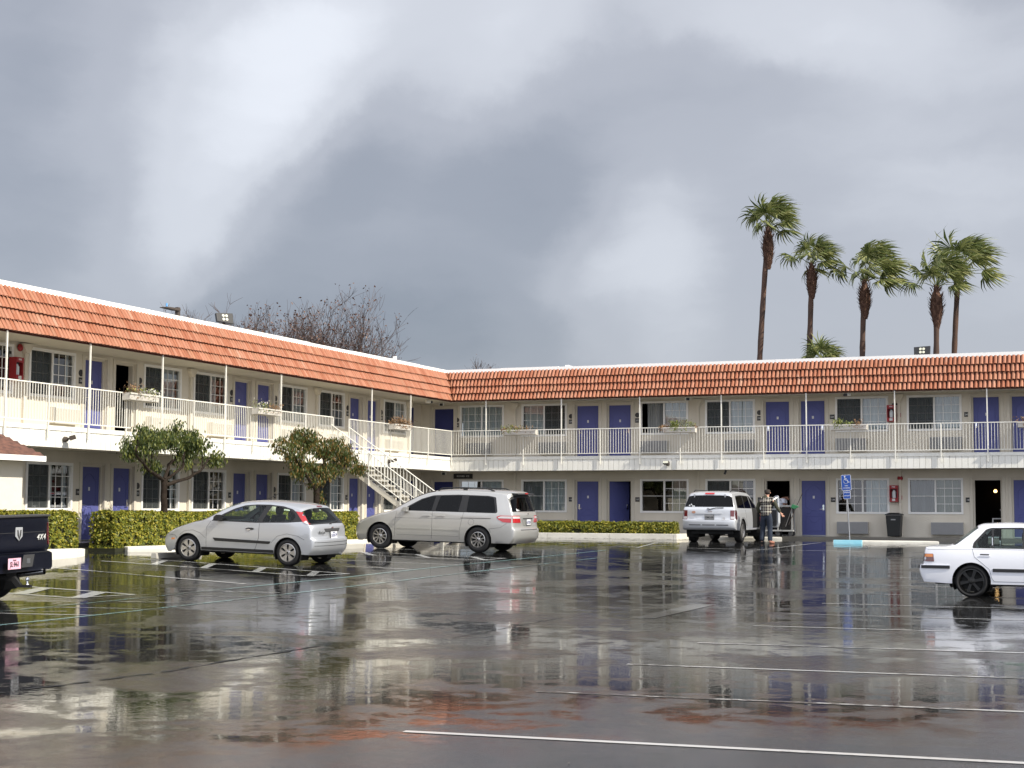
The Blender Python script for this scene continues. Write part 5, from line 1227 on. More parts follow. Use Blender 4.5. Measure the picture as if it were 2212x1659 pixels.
def make_car(name, label, S, loc, rz, cat='car', group=None):
    root = thing(name, label, cat, loc, rz, group); nodes = S['contour']; W = S['W']; e = S.get('e', .8)
    sm = catmull(nodes, S.get('n', 5)); side = [(q[0], q[1]) for q, t in sm]
    fw, rw = S['wheels']; ra = S['arch']; zs = S['sill']; hz = S['r']
    # side outline: contour + bottom with wheel arches
    bot = [(side[-1][0]-.02, side[-1][1])] if False else []
    def arch(cx):
        a0 = math.asin(max(-1, min(1, (zs-hz)/ra))); return [(cx+ra*math.cos(a), hz+ra*math.sin(a)*S.get('archsq', 1)) for a in [a0+(PI-2*a0)*k/18 for k in range(19)]]
    outline = side + [(x, z) for x, z in ([(max(rw+ra+.02, min(side[-1][0]-.05, rw+ra+.1)), zs)] if side[-1][0] > rw+ra+.12 else [])] + arch(rw) + densify([(rw-ra-.01, zs), (fw+ra+.01, zs)], .12, False) + arch(fw) + ([(fw-ra-.05, zs)] if side[0][0] < fw-ra-.08 else [])
    panes = [rounded(densify(p, 99), .035) for p in S['panes']]; sur = [rounded(p, .03) for p in S.get('surround', [])]
    V, F_ = cdt(outline, sur+panes, .085)
    body = MB(); glass = {}; mats = [S['paint'], M['trim_black'], S.get('lower', M['trim_black'])]; gls = []
    def y_at(x, z): return W(x, z)
    for sg in (-1, 1):
        vs = [(x, sg*y_at(x, z), z) for x, z in V]
        bf = []; bm_ = []; gf = []
        for f, c in F_:
            ff = f if sg < 0 else f[::-1]
            if any(inside(c, p) for p in panes): gf.append(ff); continue
            bf.append(ff); bm_.append(1 if any(inside(c, p) for p in sur) else (2 if c[1] < S.get('lower_z', 0) else 0))
        b0 = len(body.v); body.v += vs
        for f, m_ in zip(bf, bm_): body.f.append([b0+j for j in f]); body.m.append(m_); body.uv.append(None)
        gl = MB(); gl.v = [(x, y-sg*.008, z) for x, y, z in vs]; gl.f = [list(f) for f in gf]; gl.m = [0]*len(gf); gl.uv = [None]*len(gf); gls.append(gl)
    # top strip from side edge over the middle
    zones = S['zones']; sg_g = {}
    rows = []
    for (q, t) in sm:
        xs_, z_s, xc, zc = q; w = y_at(xs_, z_s); half = []
        for a in AS: s = math.sin(a); c = math.cos(a)**e if a < 1.57 else 0; half.append((xs_+(xc-xs_)*s, w*c, z_s+(zc-z_s)*s))
        row = [(x, -y, z) for x, y, z in half] + [(x, y, z) for x, y, z in half[-2::-1]]; rows.append((row, t))
    n = len(rows[0][0]); b0 = len(body.v); tg = {}
    for row, t in rows: body.v += row
    for i in range(len(rows)-1):
        tm = (rows[i][1]+rows[i+1][1])/2
        for k in range(n-1):
            kk = min(k, n-2-k); f = (b0+i*n+k, b0+i*n+k+1, b0+(i+1)*n+k+1, b0+(i+1)*n+k); done = False
            for (t0, t1, kmin, mk) in zones:
                if t0 <= tm <= t1 and kk >= kmin:
                    if mk in ('glass', 'rglass'): tg.setdefault(mk, []).append(f)
                    else:
                        if M[mk] not in mats: mats.append(M[mk])
                        body.f.append(list(f)); body.m.append(mats.index(M[mk])); body.uv.append(None)
                    done = True; break
            if not done: body.f.append(list(f)); body.m.append(0); body.uv.append(None)
    me = body.mesh('body', mats, recalc=False); bm = bmesh.new(); bm.from_mesh(me)
    bmesh.ops.remove_doubles(bm, verts=bm.verts, dist=.0015); bmesh.ops.delete(bm, geom=[v for v in bm.verts if not v.link_faces], context='VERTS'); bmesh.ops.recalc_face_normals(bm, faces=bm.faces)
    bm.to_mesh(me); bvh = BVHTree.FromBMesh(bm); bm.free()
    me.polygons.foreach_set('use_smooth', [True]*len(me.polygons)); me.set_sharp_from_angle(angle=R(38))
    link('body', me, root); gm = S.get('glass', M['car_glass_dark'])
    def clean(me, nm, m_):
        bm = bmesh.new(); bm.from_mesh(me); bmesh.ops.delete(bm, geom=[v for v in bm.verts if not v.link_faces], context='VERTS'); bmesh.ops.recalc_face_normals(bm, faces=bm.faces); bm.to_mesh(me); bm.free()
        me.polygons.foreach_set('use_smooth', [True]*len(me.polygons)); return link(nm, me, root)
    for gl in gls:
        if gl.f: clean(gl.mesh('side_windows', gm, recalc=False), 'side_windows', gm)
    for mk, fs in tg.items():
        g = MB(); g.v = list(body.v); g.f = [list(f) for f in fs]; g.m = [0]*len(fs); g.uv = [None]*len(fs)
        m_ = S.get(mk, gm); clean(g.mesh('windscreen' if mk == 'glass' else 'rear_window', m_, recalc=False), mk, m_).name = 'windscreen' if mk == 'glass' else 'rear_window'
    def decal(nm, poly, face, m_, off=.005, parent=None, grid=.05, r=.015, sides=(-1,), thick=0):
        """a patch laid on the bodywork: face 'side' (x,z polygon) or 'rear' (y,z polygon)"""
        poly2 = rounded(poly, r) if r else poly; poly2 = densify(poly2, .05); V2, F2 = cdt(poly2, [], grid)
        for sg in (sides if face == 'side' else (0,)):
            mb = MB(); vs = []; miss = []
            for (a, b) in V2:
                if face == 'side': o_, d_ = Vector((a, sg*3, b)), Vector((0, -sg, 0))
                elif face == 'rear': o_, d_ = Vector((9, a, b)), Vector((-1, 0, 0))
                else: o_, d_ = Vector((-3, a, b)), Vector((1, 0, 0))
                h = bvh.ray_cast(o_, d_); p = h[0] if h[0] is not None else None
                if p is not None and h[1].dot(d_) > 0: h = (h[0], -h[1])
                if p is not None and abs(h[1].dot(d_)) < .12: p = None
                miss.append(p is None); vs.append((p if p is not None else Vector((a, sg, b)) if face == 'side' else Vector((S['len'], a, b))) - d_*off)
            ok = lambda f: not any(miss[i] for i in f) and max((vs[f[i]]-vs[f[i-1]]).length for i in range(len(f))) < .22
            b = len(vs); fs = [f for f, c in F2 if ok(f)]; mb.add(vs, fs)
            nb = len(poly2); mb.add([v for v in vs[:nb]] + [(v - (vs[i]-v)*0) + (Vector((0, -sg, 0)) if face == 'side' else Vector((-1, 0, 0)) if face == 'rear' else Vector((1, 0, 0)))*off*1.5 for i, v in enumerate(vs[:nb])], [(i, (i+1) % nb, nb+(i+1) % nb, nb+i) for i in range(nb) if ok((i, (i+1) % nb))])
            o = mb.build(nm, m_, parent or root, smooth=R(40))
        return o
    def seam(pts, sides=(-1, 1), w=.005):
        for sg in sides:
            mb = MB(); P = []
            for (a, b) in densify(pts, .06, False):
                h = bvh.ray_cast(Vector((a, sg*3, b)), Vector((0, -sg, 0))); 
                if h[0] is not None: P.append(h[0]+Vector((0, sg*.0005, 0)))
            if len(P) > 1: mb.tube(P, w*.6, 4, caps=False); mb.build('panel_seam', M['seam'], root)
    # underbody, wheel wells
    L_ = S['len']; mb = MB(); wi = W(L_/2, .4)
    mb.box(.35, L_-.30, -wi+.12, wi-.12, zs-.02, zs+.10); mb.box(fw+ra, rw-ra, -wi+.03, wi-.03, zs-.03, zs+.05)
    for cx in (fw, rw):
        for sg in (-1, 1):
            a0 = -.5; vs = []
            for k in range(15):
                a = a0+(PI+1.0)*k/14; vs += [(cx+(ra+.004)*math.cos(a), sg*(W(cx, .6)-.012), hz+(ra+.004)*math.sin(a)), (cx+(ra+.004)*math.cos(a), sg*(wi-.42), hz+(ra+.004)*math.sin(a))]
            mb.add(vs, [(2*k, 2*k+1, 2*k+3, 2*k+2) for k in range(14)])
            mb.add([(cx+(ra+.004)*math.cos(a0+(PI+1)*k/14), sg*(wi-.42), hz+(ra+.004)*math.sin(a0+(PI+1)*k/14)) for k in range(15)], [tuple(range(15))])
    mb.build('underbody', M['under'], root, recalc=False)
    # wheels
    tw = S.get('tw', .21)
    for cx in (fw, rw):
        for sg in (-1, 1):
            wobj = wheel(S['r'], S['rim'], tw, S['style'], S.get('rim_mat', M['alloy'])); wobj.parent = root
            wobj.location = (cx, sg*(W(cx, .5)-tw/2-.015), S['r']); wobj.rotation_euler = (0, 0, 0 if sg < 0 else PI)
    return root, bvh, decal, seam
WH = {}
def wheel(r, rr, w, style, rm):
    key = (r, rr, style)
    if key not in WH:
        t = MB(); h = w/2; t.lathe([(rr-.01, -h+.02), (rr+.01, -h+.004), (rr+(r-rr)*.5, -h-.004), (r-.018, -h+.012), (r, -h+.035), (r, h-.035), (r-.018, h-.012), (rr+.01, h-.004), (rr-.01, h-.02)], 40, 'Y')
        tm = t.mesh('tyre', M['rubber'], smooth=R(50))
        s = MB(); s.lathe([(rr-.012, -h+.0), (rr+.004, -h+.008), (rr+.004, h-.03), (rr-.02, h-.03), (rr-.022, -h+.03), (rr-.012, -h)], 40, 'Y'); s.lathe([(0, -h+.075), (rr-.03, -h+.095)], 32, 'Y', mi=1)
        y0 = -h+.012; y1 = -h+.06
        def spoke(a, poly): Mx = Matrix.Rotation(-a, 4, 'Y'); s.prism(poly, y0+.004, y1, 'Y', 0, Mx)
        R1 = rr-.015
        if style == 'petal6':
            for k in range(6): spoke(k*PI/3, [(.03, .022), (R1*.45, .030), (R1*.72, .05), (R1*.97, .082), (R1, 0), (R1*.97, -.082), (R1*.72, -.05), (R1*.45, -.030), (.03, -.022)])
        elif style == 'split5':
            for k in range(5):
                for d in (-.24, .24): spoke(k*2*PI/5+d, [(.045, .004), (R1*.6, .022), (R1*.98, .026), (R1*.98, -.012), (R1*.6, -.010), (.045, -.02)] if d > 0 else [(.045, .02), (R1*.6, .010), (R1*.98, .012), (R1*.98, -.026), (R1*.6, -.022), (.045, -.004)])
        elif style == 'five':
            for k in range(5): spoke(k*2*PI/5, [(.03, .035), (R1*.6, .030), (R1*.99, .045), (R1*.99, -.045), (R1*.6, -.030), (.03, -.035)])
        else:
            for k in range(6): spoke(k*PI/3+.2, [(.03, .024), (R1*.6, .024), (R1*.99, .032), (R1*.99, -.032), (R1*.6, -.024), (.03, -.024)])
        s.lathe([(0, y0-.004), (.03, y0-.004), (.055, y0+.004), (.075, y0+.02), (.075, y1)], 20, 'Y'); 
        s.lathe([(0, y0-.008), (.022, y0-.008), (.024, y0)], 12, 'Y', mi=1)
        for k in range(5): a = k*2*PI/5; s.lathe([(0, y0-.002), (.008, y0), (.008, y0+.02)], 6, 'Y', c=(.047*math.cos(a), 0, .047*math.sin(a)), mi=1)
        WH[key] = (tm, s.mesh('rim', [rm, M['under']], smooth=R(35)))
    o = bpy.data.objects.new('wheel', WH[key][0]); COL.objects.link(o); c = bpy.data.objects.new('rim', WH[key][1]); COL.objects.link(c); c.parent = o; return o
def seats(root, rows, z0, W_, steer=None, belt=.95, x0=1.5, x1=3.6):
    mb = MB()
    for (x, top) in rows:
        for y in (-.36, .36):
            mb = MB(); mb.prism([(x-.45, z0), (x-.45, z0+.16), (x-.05, z0+.14), (x+.10, top-.20), (x+.22, top-.22), (x+.12, z0)], y-.24, y+.24); mb.build('seat', M['cloth'], root, bevel=.04)
            mb = MB(); mb.lathe([(0, -.085), (.10, -.08), (.13, -.03), (.13, .03), (.10, .08), (0, .085)], 14, 'Y', c=(x+.17, y, top-.10)); mb.v = [(a if True else a, (b-y)*1.35+y, c) for a, b, c in mb.v]; mb.v = [((a-(x+.17))*.5+x+.17, b, c) for a, b, c in mb.v]; mb.build('headrest', M['cloth'], root, smooth=True)
    mb = MB(); mb.box(x0, x1, -W_, W_, .28, belt-.16); mb.build('cabin_floor', M['cloth'], root)
    mb = MB(); mb.prism([(x0-.30, belt-.22), (x0-.25, belt-.02), (x0+.10, belt+.0), (x0+.22, belt-.10), (x0+.2, belt-.3)], -W_+.02, W_-.02); mb.build('dashboard', M['trim_grey'], root, bevel=.02)
    if steer:
        mb = MB(); P = [Vector((steer[0]+.10*math.cos(a)*.9, steer[1]+.18*math.sin(a), steer[2]+.16*math.cos(a))) for a in [2*PI*k/20 for k in range(21)]]
        mb.tube(P, .014, 6, caps=False); mb.build('steering_wheel', M['trim_black'], root, smooth=True)
def mirror_pod(root, x, y, z, m_, s=1):
    for sg in (-1, 1):
        mb = MB(); mb.prism([(x-.10*s, z-.055), (x-.03, z-.07), (x+.05, z-.06), (x+.06, z+.07), (x-.02, z+.075), (x-.09*s, z+.03)], sg*(y+.05), sg*(y+.20)); o = mb.build('wing_mirror', m_, root, bevel=.02)
        mb = MB(); mb.prism([(x-.04, z-.06), (x+.04, z-.06), (x+.02, z+.0), (x-.02, z+.0)], sg*(y-.03), sg*(y+.06)); mb.build('mirror_stalk', M['trim_black'], o)
def num_plate(root, x, y, z, txt, top, back, fore, rx=0, w=.305, h=.152):
    mb = MB(); mb.box(0, .006, -w/2, w/2, -h/2, h/2); o = mb.build('number_plate', back, root); o.location = (x, y, z); o.rotation_euler = (0, rx, 0)
    mb = MB()
    for a, b, c, d in ((-w/2-.008, w/2+.008, h/2, h/2+.008), (-w/2-.008, w/2+.008, -h/2-.008, -h/2), (-w/2-.008, -w/2, -h/2, h/2), (w/2, w/2+.008, -h/2, h/2)): mb.box(-.002, .009, a, b, c, d)
    mb.build('plate_frame', M['trim_black'], o)
    sx_ = min(1, (w-.03)/(.088*h/.152*.62*len(txt)))
    text_on(txt, .10*h/.152, fore, o, frame_M((.0085, 0, -.014), (0, 1, 0), (0, 0, 1)) @ Matrix.Diagonal((sx_*.95, 1, 1, 1)), bold=.010)
    if top: text_on(top, .032, fore, o, frame_M((.0085, 0, .052), (0, 1, 0), (0, 0, 1)))
    return o
def tumble(b, zb, k, base, low=.03, fr=(.9, .10), rr=(3.4, .07, .8)):
    def W(x, z):
        w = base - low*max(0, (.55-z)/.35)**2*(1 if z < .55 else 0) - .035*max(0, min(1, (z-.62)/(zb-.62)))**2
        if z > zb: w -= (z-zb)*k
        if x < fr[0]: w -= fr[1]*((fr[0]-x)/fr[0])**2
        if x > rr[0]: w -= rr[1]*((x-rr[0])/rr[2])**2
        return w
    return W

# ---- silver three-door hatchback
Wf = tumble(0, .955, .50, .85)
FS = dict(len=4.18, contour=[(.34, .20, .05, .20), (.24, .34, -.0, .36), (.24, .50, .01, .52), (.33, .60, .07, .62), (.58, .745, .32, .75), (.98, .875, .82, .91), (1.27, .935, 1.08, .985), (1.72, 1.17, 1.52, 1.23), (2.10, 1.315, 1.95, 1.385), (2.6, 1.375, 2.55, 1.44), (3.15, 1.35, 3.2, 1.42), (3.52, 1.275, 3.66, 1.365), (3.66, 1.19, 3.79, 1.30), (3.90, .95, 4.02, .98), (3.96, .85, 4.10, .88), (3.98, .64, 4.13, .66), (4.02, .585, 4.20, .60), (4.01, .38, 4.19, .40), (3.93, .27, 4.10, .26)],
  W=Wf, paint=M['p_silver'], wheels=(.83, 3.445), arch=.345, r=.300, rim=.205, sill=.27, style='petal6', glass=M['car_glass'], rglass=M['car_glass'],
  surround=[[(1.42, .945), (1.70, 1.115), (1.95, 1.235), (2.2, 1.315), (2.5, 1.345), (2.85, 1.35), (3.2, 1.325), (3.45, 1.27), (3.62, 1.18), (3.80, 1.0), (3.4, .965), (2.6, .935)]],
  panes=[[(1.58, .97), (1.80, 1.115), (2.0, 1.21), (2.2, 1.285), (2.45, 1.315), (2.76, 1.32), (2.62, .96)], [(2.76, .965), (2.90, 1.315), (3.15, 1.30), (3.36, 1.255), (3.52, 1.175), (3.58, 1.10), (3.52, 1.0)]],
  zones=[(6.3, 7.95, 3, 'glass'), (12.1, 12.95, 3, 'rglass'), (11.95, 13.1, 2, 'trim_black')])
fy = 31.55
r1, bv, dec, seam = make_car('parked_hatchback', 'silver three-door hatchback parked nose-in at the hedge', FS, (-21.43, 31.75, 0), 0)
def settle(root, S, yw, rz_axis=(1, 0)):
    """stand the car on the sloping ground: pitch it to its wheel contacts"""
    L = Vector(root.location); c, s = math.cos(root.rotation_euler.z), math.sin(root.rotation_euler.z)
    P = lambda x, y: (L.x+x*c-y*s, L.y+x*s+y*c)
    f, r = S['wheels']; w = yw; g = lambda x, y: gz(*P(x, y))
    zf = (g(f, w)+g(f, -w))/2; zr = (g(r, w)+g(r, -w))/2; zl = (g(f, w)+g(r, w))/2; zn = (g(f, -w)+g(r, -w))/2
    pitch = -math.atan2(zr-zf, r-f); roll = math.atan2(zl-zn, 2*w)
    z0 = zf + math.tan(pitch)*f
    root.matrix_world = Matrix.Translation((L.x, L.y, z0-.004)) @ Matrix.Rotation(root.rotation_euler.z, 4, 'Z') @ Matrix.Rotation(pitch, 4, 'Y') @ Matrix.Rotation(roll, 4, 'X')
settle(r1, FS, .75)
seats(r1, [(2.35, 1.30), (3.1, 1.22)], .45, .62, (1.95, .36, .98))
mirror_pod(r1, 1.68, .80, 1.02, M['trim_black'])
seam([(1.42, .94), (1.32, .80), (1.32, .30)]); seam([(2.70, .93), (2.70, .60), (2.62, .36), (2.50, .29)], w=.007); seam([(.60, .60), (.72, .69), (.95, .72), (1.15, .66), (1.30, .55)]); seam([(3.02, .50), (3.18, .66), (3.42, .72), (3.70, .68), (3.86, .60)]); seam([(.28, .60), (.48, .58), (.53, .50)], w=.006)
dec('sill_trim', [(1.19, .345), (3.09, .345), (3.09, .278), (1.19, .278)], 'side', M['trim_black'], .006, sides=(-1, 1), r=0)
dec('side_moulding', [(1.50, .565), (3.02, .535), (2.98, .475), (1.56, .495)], 'side', M['trim_black'], .014, sides=(-1, 1))
for o in (): pass
h = dec('door_handle', [(2.34, .80), (2.42, .825), (2.52, .825), (2.58, .80), (2.50, .775), (2.42, .775)], 'side', M['trim_black'], .012, sides=(-1, 1))
dec('handle_lever', [(2.38, .79), (2.50, .79), (2.46, .765), (2.40, .765)], 'side', M['chrome'], .018, sides=(-1, 1))
dec('side_marker', [(.36, .52), (.46, .525), (.46, .485), (.36, .475)], 'side', M['lens_amber'], .006, sides=(-1, 1))
dec('tail_lamp', [(3.55, 1.225), (3.74, 1.205), (3.93, .955), (3.88, .955), (3.80, .985)], 'side', M['lens_red'], .010, sides=(-1, 1))
dec('reversing_lamp', [(3.80, .99), (3.90, .955), (3.935, .955), (3.86, 1.03)], 'side', M['lens_clear'], .014, sides=(-1, 1))
for s_ in (-1, 1): dec('tail_lamp_edge', [(s_*.60, 1.235), (s_*.64, 1.235), (s_*.79, .96), (s_*.74, .95)], 'rear', M['lens_red'], .008)
dec('brake_lamp', [(-.11, 1.345), (.11, 1.345), (.12, 1.315), (-.12, 1.315)], 'rear', M['lens_darkred'], .008, r=0)
dec('handle_recess', [(-.36, .845), (.36, .845), (.30, .77), (-.30, .77)], 'rear', M['trim_grey'], .008)
dec('oval_badge', [(-.045, .875), (0, .888), (.045, .875), (.045, .855), (0, .842), (-.045, .855)], 'rear', M['chrome'], .014, r=.02)
num_plate(r1, 4.145, .02, .70, '5ULR179', 'California', M['plate_white'], M['plate_blue'], R(-6))
text_on('focus', .095, M['trim_black'], r1, frame_M((4.125, -.50, .765), (.28, 1, 0), (-.06, 0, 1)), shear=.25, bold=.012)
for z in (.545, .47): 
    P = [Vector((bv.ray_cast(Vector((9, y, z)), Vector((-1, 0, 0)))[0])) + Vector((.003, 0, 0)) for y in [(-.76+1.52*k/16) for k in range(17)]]
    mb = MB(); mb.tube(P, .006, 4, caps=False); mb.build('bumper_groove', M['trim_grey'], r1)
mb = MB(); mb.tube([(4.03, -.10, .93), (4.03, .12, .965), (4.0, .45, 1.0)], .012, 5); mb.lathe([(0, 0), (.035, 0), (.035, .05)], 10, 'X', c=(4.02, 0, .93)); mb.build('rear_wiper', M['trim_black'], r1)
mb = MB(); mb.tube([(2.05, .25, 1.40), (2.30, .25, 1.46), (2.62, .25, 1.62)], .004, 4); mb.build('aerial', M['trim_black'], r1)
mb = MB(); mb.box(1.80, 1.84, -.10, .10, 1.19, 1.26); mb.build('rear_view_mirror', M['trim_black'], r1, bevel=.01)
mb = MB(); mb.tube([(3.8, .45, .24), (4.12, .45, .25)], .028, 8); mb.build('exhaust_pipe', M['steel'], r1)

# ---- warm silver minivan
Wo = tumble(0, 1.08, .30, .975, fr=(1.1, .13), rr=(4.1, .06, 1.0))
OS = dict(len=5.11, contour=[(.40, .22, .05, .22), (.28, .42, 0, .45), (.32, .62, .04, .64), (.50, .77, .2, .80), (.92, .93, .74, .99), (1.32, 1.03, 1.16, 1.10), (1.75, 1.26, 1.55, 1.32), (2.18, 1.48, 2.02, 1.56), (2.6, 1.595, 2.5, 1.68), (3.3, 1.645, 3.3, 1.73), (4.15, 1.635, 4.2, 1.725), (4.62, 1.58, 4.80, 1.69), (4.74, 1.46, 4.88, 1.60), (4.90, 1.13, 5.0, 1.14), (4.93, 1.02, 5.04, 1.03), (4.95, .72, 5.05, .72), (5.0, .64, 5.12, .63), (4.98, .42, 5.11, .42), (4.88, .28, 5.0, .28)],
  W=Wo, paint=M['p_beige'], wheels=(.97, 3.97), arch=.405, r=.350, rim=.215, sill=.27, style='split5', glass=M['car_glass_dark'], rglass=M['car_glass_dark'], tw=.23,
  surround=[[(1.58, 1.085), (1.86, 1.24), (2.2, 1.425), (2.55, 1.53), (3.3, 1.565), (4.2, 1.555), (4.42, 1.52), (4.52, 1.12), (4.48, 1.085)]],
  panes=[[(1.70, 1.10), (1.92, 1.235), (2.22, 1.40), (2.50, 1.49), (2.62, 1.505), (2.54, 1.10)], [(2.66, 1.10), (2.76, 1.515), (3.42, 1.54), (3.36, 1.10)], [(3.60, 1.10), (3.62, 1.535), (4.18, 1.53), (4.36, 1.50), (4.46, 1.13), (4.42, 1.10)]],
  zones=[(5.3, 7.9, 3, 'glass'), (12.2, 12.95, 3, 'rglass'), (12.0, 13.05, 2, 'trim_black')])
r2, bv2, dec, seam = make_car('parked_minivan', 'warm silver minivan with roof rails parked beside the staircase', OS, (-21.15, 40.72, 0), 0)
settle(r2, OS, .85)
seats(r2, [(2.3, 1.42), (3.2, 1.40), (4.1, 1.38)], .5, .72, (1.95, .36, 1.15), belt=1.10, x1=4.6)
mirror_pod(r2, 1.80, .90, 1.12, M['p_beige'], 1.1)
seam([(1.48, 1.06), (1.44, .80), (1.44, .36)]); seam([(2.58, 1.08), (2.58, .34)]); seam([(3.55, 1.58), (3.52, 1.08), (3.42, .60), (3.42, .34)]); seam([(1.44, .88), (3.5, .90)], w=.004); seam([(3.44, .93), (4.34, .94)], w=.013); seam([(1.50, .42), (3.40, .42)], w=.004); seam([(4.30, .66), (4.62, .70), (4.80, .82)]); seam([(4.30, .66), (4.35, .55)])
dec('body_moulding', [(1.48, .615), (2.55, .615), (2.55, .585), (1.48, .585)], 'side', M['p_beige'], .012, sides=(-1, 1), r=0); dec('body_moulding', [(2.61, .615), (3.42, .615), (3.42, .585), (2.61, .585)], 'side', M['p_beige'], .012, sides=(-1, 1), r=0)
for x in (2.28, 2.72):
    dec('door_handle', [(x-.02, .975), (x+.10, .99), (x+.24, .975), (x+.24, .955), (x-.02, .955)], 'side', M['p_beige'], .028, sides=(-1, 1))
dec('tail_lamp', [(4.50, .99), (4.60, 1.03), (4.93, 1.03), (4.93, .84), (4.70, .85), (4.56, .92)], 'side', M['lens_red'], .010, sides=(-1, 1))
dec('tail_lamp_clear', [(4.56, .985), (4.64, 1.012), (4.93, 1.012), (4.93, .955), (4.54, .955)], 'side', M['lens_clear'], .014, sides=(-1, 1))
for s_ in (-1, 1):
    dec('tail_lamp', [(s_*.56, 1.03), (s_*.90, 1.03), (s_*.90, .84), (s_*.50, .84)], 'rear', M['lens_red'], .010)
    dec('tail_lamp_clear', [(s_*.57, 1.012), (s_*.90, 1.012), (s_*.90, .955), (s_*.54, .955)], 'rear', M['lens_clear'], .014)
dec('plate_recess', [(-.40, .955), (.40, .955), (.30, .76), (-.30, .76)], 'rear', M['p_beige'], .012); dec('plate_lamp_bar', [(-.36, .965), (.36, .965), (.34, .93), (-.34, .93)], 'rear', M['trim_grey'], .016, r=0)
dec('bumper_step', [(-.60, .655), (.60, .655), (.60, .635), (-.60, .635)], 'rear', M['trim_grey'], .006, r=0)
num_plate(r2, 5.07, 0, .855, '6LTX320', '', M['plate_white'], M['plate_blue'], R(-3))
text_on('H', .085, M['chrome'], r2, frame_M((5.055, 0, 1.07), (0, 1, 0), (-.1, 0, 1)), extrude=.004)
mb = MB(); mb.prism([(4.62, 1.655), (4.98, 1.635), (5.0, 1.60), (4.80, 1.59)], -.62, .62); mb.build('spoiler', M['trim_black'], r2, bevel=.012)
mb = MB(); mb.box(4.985, 5.005, -.09, .09, 1.62, 1.655); mb.build('brake_lamp', M['lens_red'], r2)
for sg in (-1, 1):
    mb = MB(); mb.tube([(2.62, sg*.66, 1.66), (2.74, sg*.66, 1.735), (3.4, sg*.66, 1.76), (4.1, sg*.66, 1.75), (4.32, sg*.66, 1.68)], .020, 6); mb.box(3.38, 3.50, sg*.66-.015, sg*.66+.015, 1.68, 1.75); mb.build('roof_rail', M['trim_black'], r2, smooth=R(50))
mb = MB(); random.seed(4)
for i in range(7): y = -.62+i*.055; mb.tube([(4.975, y, 1.155), (4.955, y, 1.20)], .014, 4); mb.lathe([(0, 0), (.016, 0)], 8, 'X', c=(4.955, y, 1.215))
mb.build('window_sticker', M['sign_white'], r2)
mb = MB(); mb.tube([(5.0, .02, 1.17), (5.0, .30, 1.18)], .011, 5); mb.build('rear_wiper', M['trim_black'], r2)
P = [bv2.ray_cast(Vector((3.76+.085*math.cos(a), -3, .83+.085*math.sin(a))), Vector((0, 1, 0)))[0] for a in [2*PI*k/20 for k in range(21)]]
mb = MB(); mb.tube(P, .003, 4, caps=False); mb.build('fuel_flap_seam', M['seam'], r2)

# ---- light silver off-road car with open door
Wj = tumble(0, 1.10, .34, .93, low=.06, fr=(.8, .08), rr=(4.0, .035, .8))
JS = dict(len=4.74, contour=[(.30, .36, .06, .36), (.20, .60, 0, .6), (.24, .85, .05, .88), (.42, 1.0, .28, 1.04), (1.25, 1.08, 1.2, 1.13), (1.55, 1.13, 1.42, 1.17), (1.95, 1.43, 1.80, 1.49), (2.25, 1.60, 2.15, 1.67), (3.2, 1.645, 3.2, 1.72), (4.15, 1.63, 4.2, 1.70), (4.40, 1.58, 4.47, 1.65), (4.46, 1.50, 4.52, 1.57), (4.58, 1.18, 4.63, 1.18), (4.62, 1.08, 4.68, 1.08), (4.63, .78, 4.70, .78), (4.66, .73, 4.78, .73), (4.64, .50, 4.76, .50), (4.56, .42, 4.68, .42)],
  W=Wj, paint=M['p_lsilver'], wheels=(.92, 3.70), arch=.43, r=.37, rim=.225, sill=.40, style='five', glass=M['car_glass_dark'], rglass=M['car_glass_dark'], tw=.245, e=.55,
  surround=[[(2.36, 1.12), (2.38, 1.545), (3.3, 1.575), (4.10, 1.55), (4.30, 1.14)], [(1.62, 1.12), (1.95, 1.38), (2.22, 1.52), (2.33, 1.54), (2.31, 1.12)]],
  panes=[[(2.42, 1.14), (2.44, 1.52), (3.12, 1.545), (3.24, 1.14)], [(3.34, 1.14), (3.24, 1.545), (3.9, 1.53), (4.08, 1.50), (4.22, 1.16)], [(1.75, 1.14), (2.0, 1.35), (2.24, 1.49), (2.26, 1.14)]],
  zones=[(5.2, 6.9, 3, 'glass'), (11.05, 11.98, 2, 'rglass')])
r3, bv3, dec, seam = make_car('parked_offroad_car', 'light silver off-road car seen from behind with its front door open', JS, (-13.75, 55.86, 0), -PI/2)
settle(r3, JS, .78)
for w_ in r3.children:
    if w_.name.startswith('wheel') and w_.location.x < 1.5: w_.rotation_euler.z += .60
seats(r3, [(2.2, 1.40), (3.1, 1.38)], .6, .70, (1.9, -.36, 1.2), belt=1.15, x0=1.7, x1=4.3)
for s_ in (-1, 1):
    dec('tail_lamp', [(s_*.73, 1.07), (s_*.93, 1.07), (s_*.93, .77), (s_*.735, .77)], 'rear', M['lens_darkred'], .010)
    dec('tail_lamp_clear', [(s_*.74, .865), (s_*.88, .865), (s_*.88, .785), (s_*.745, .785)], 'rear', M['lens_clear'], .014)
    mb = MB(); mb.box(4.50, 4.53, s_*.52-.02, s_*.52+.02, 1.47, 1.60); mb.build('glass_hinge', M['steel'], r3)
    dec('tail_lamp', [(4.46, 1.07), (4.64, 1.07), (4.64, .77), (4.46, .77)], 'side', M['lens_darkred'], .010, sides=(-1, 1))
dec('brake_lamp', [(-.16, 1.655), (.16, 1.655), (.16, 1.60), (-.16, 1.60)], 'rear', M['lens_red'], .02, grid=.03)
dec('chrome_strip', [(-.45, .995), (.45, .995), (.45, .945), (-.45, .945)], 'rear', M['p_lsilver'], .022, r=.006)
dec('plate_recess', [(-.44, .93), (.44, .93), (.38, .76), (-.38, .76)], 'rear', M['p_lsilver'], .006); num_plate(r3, 4.715, .03, .845, '5SMG100', '', M['ac_grille'], M['trim_black'], 0)
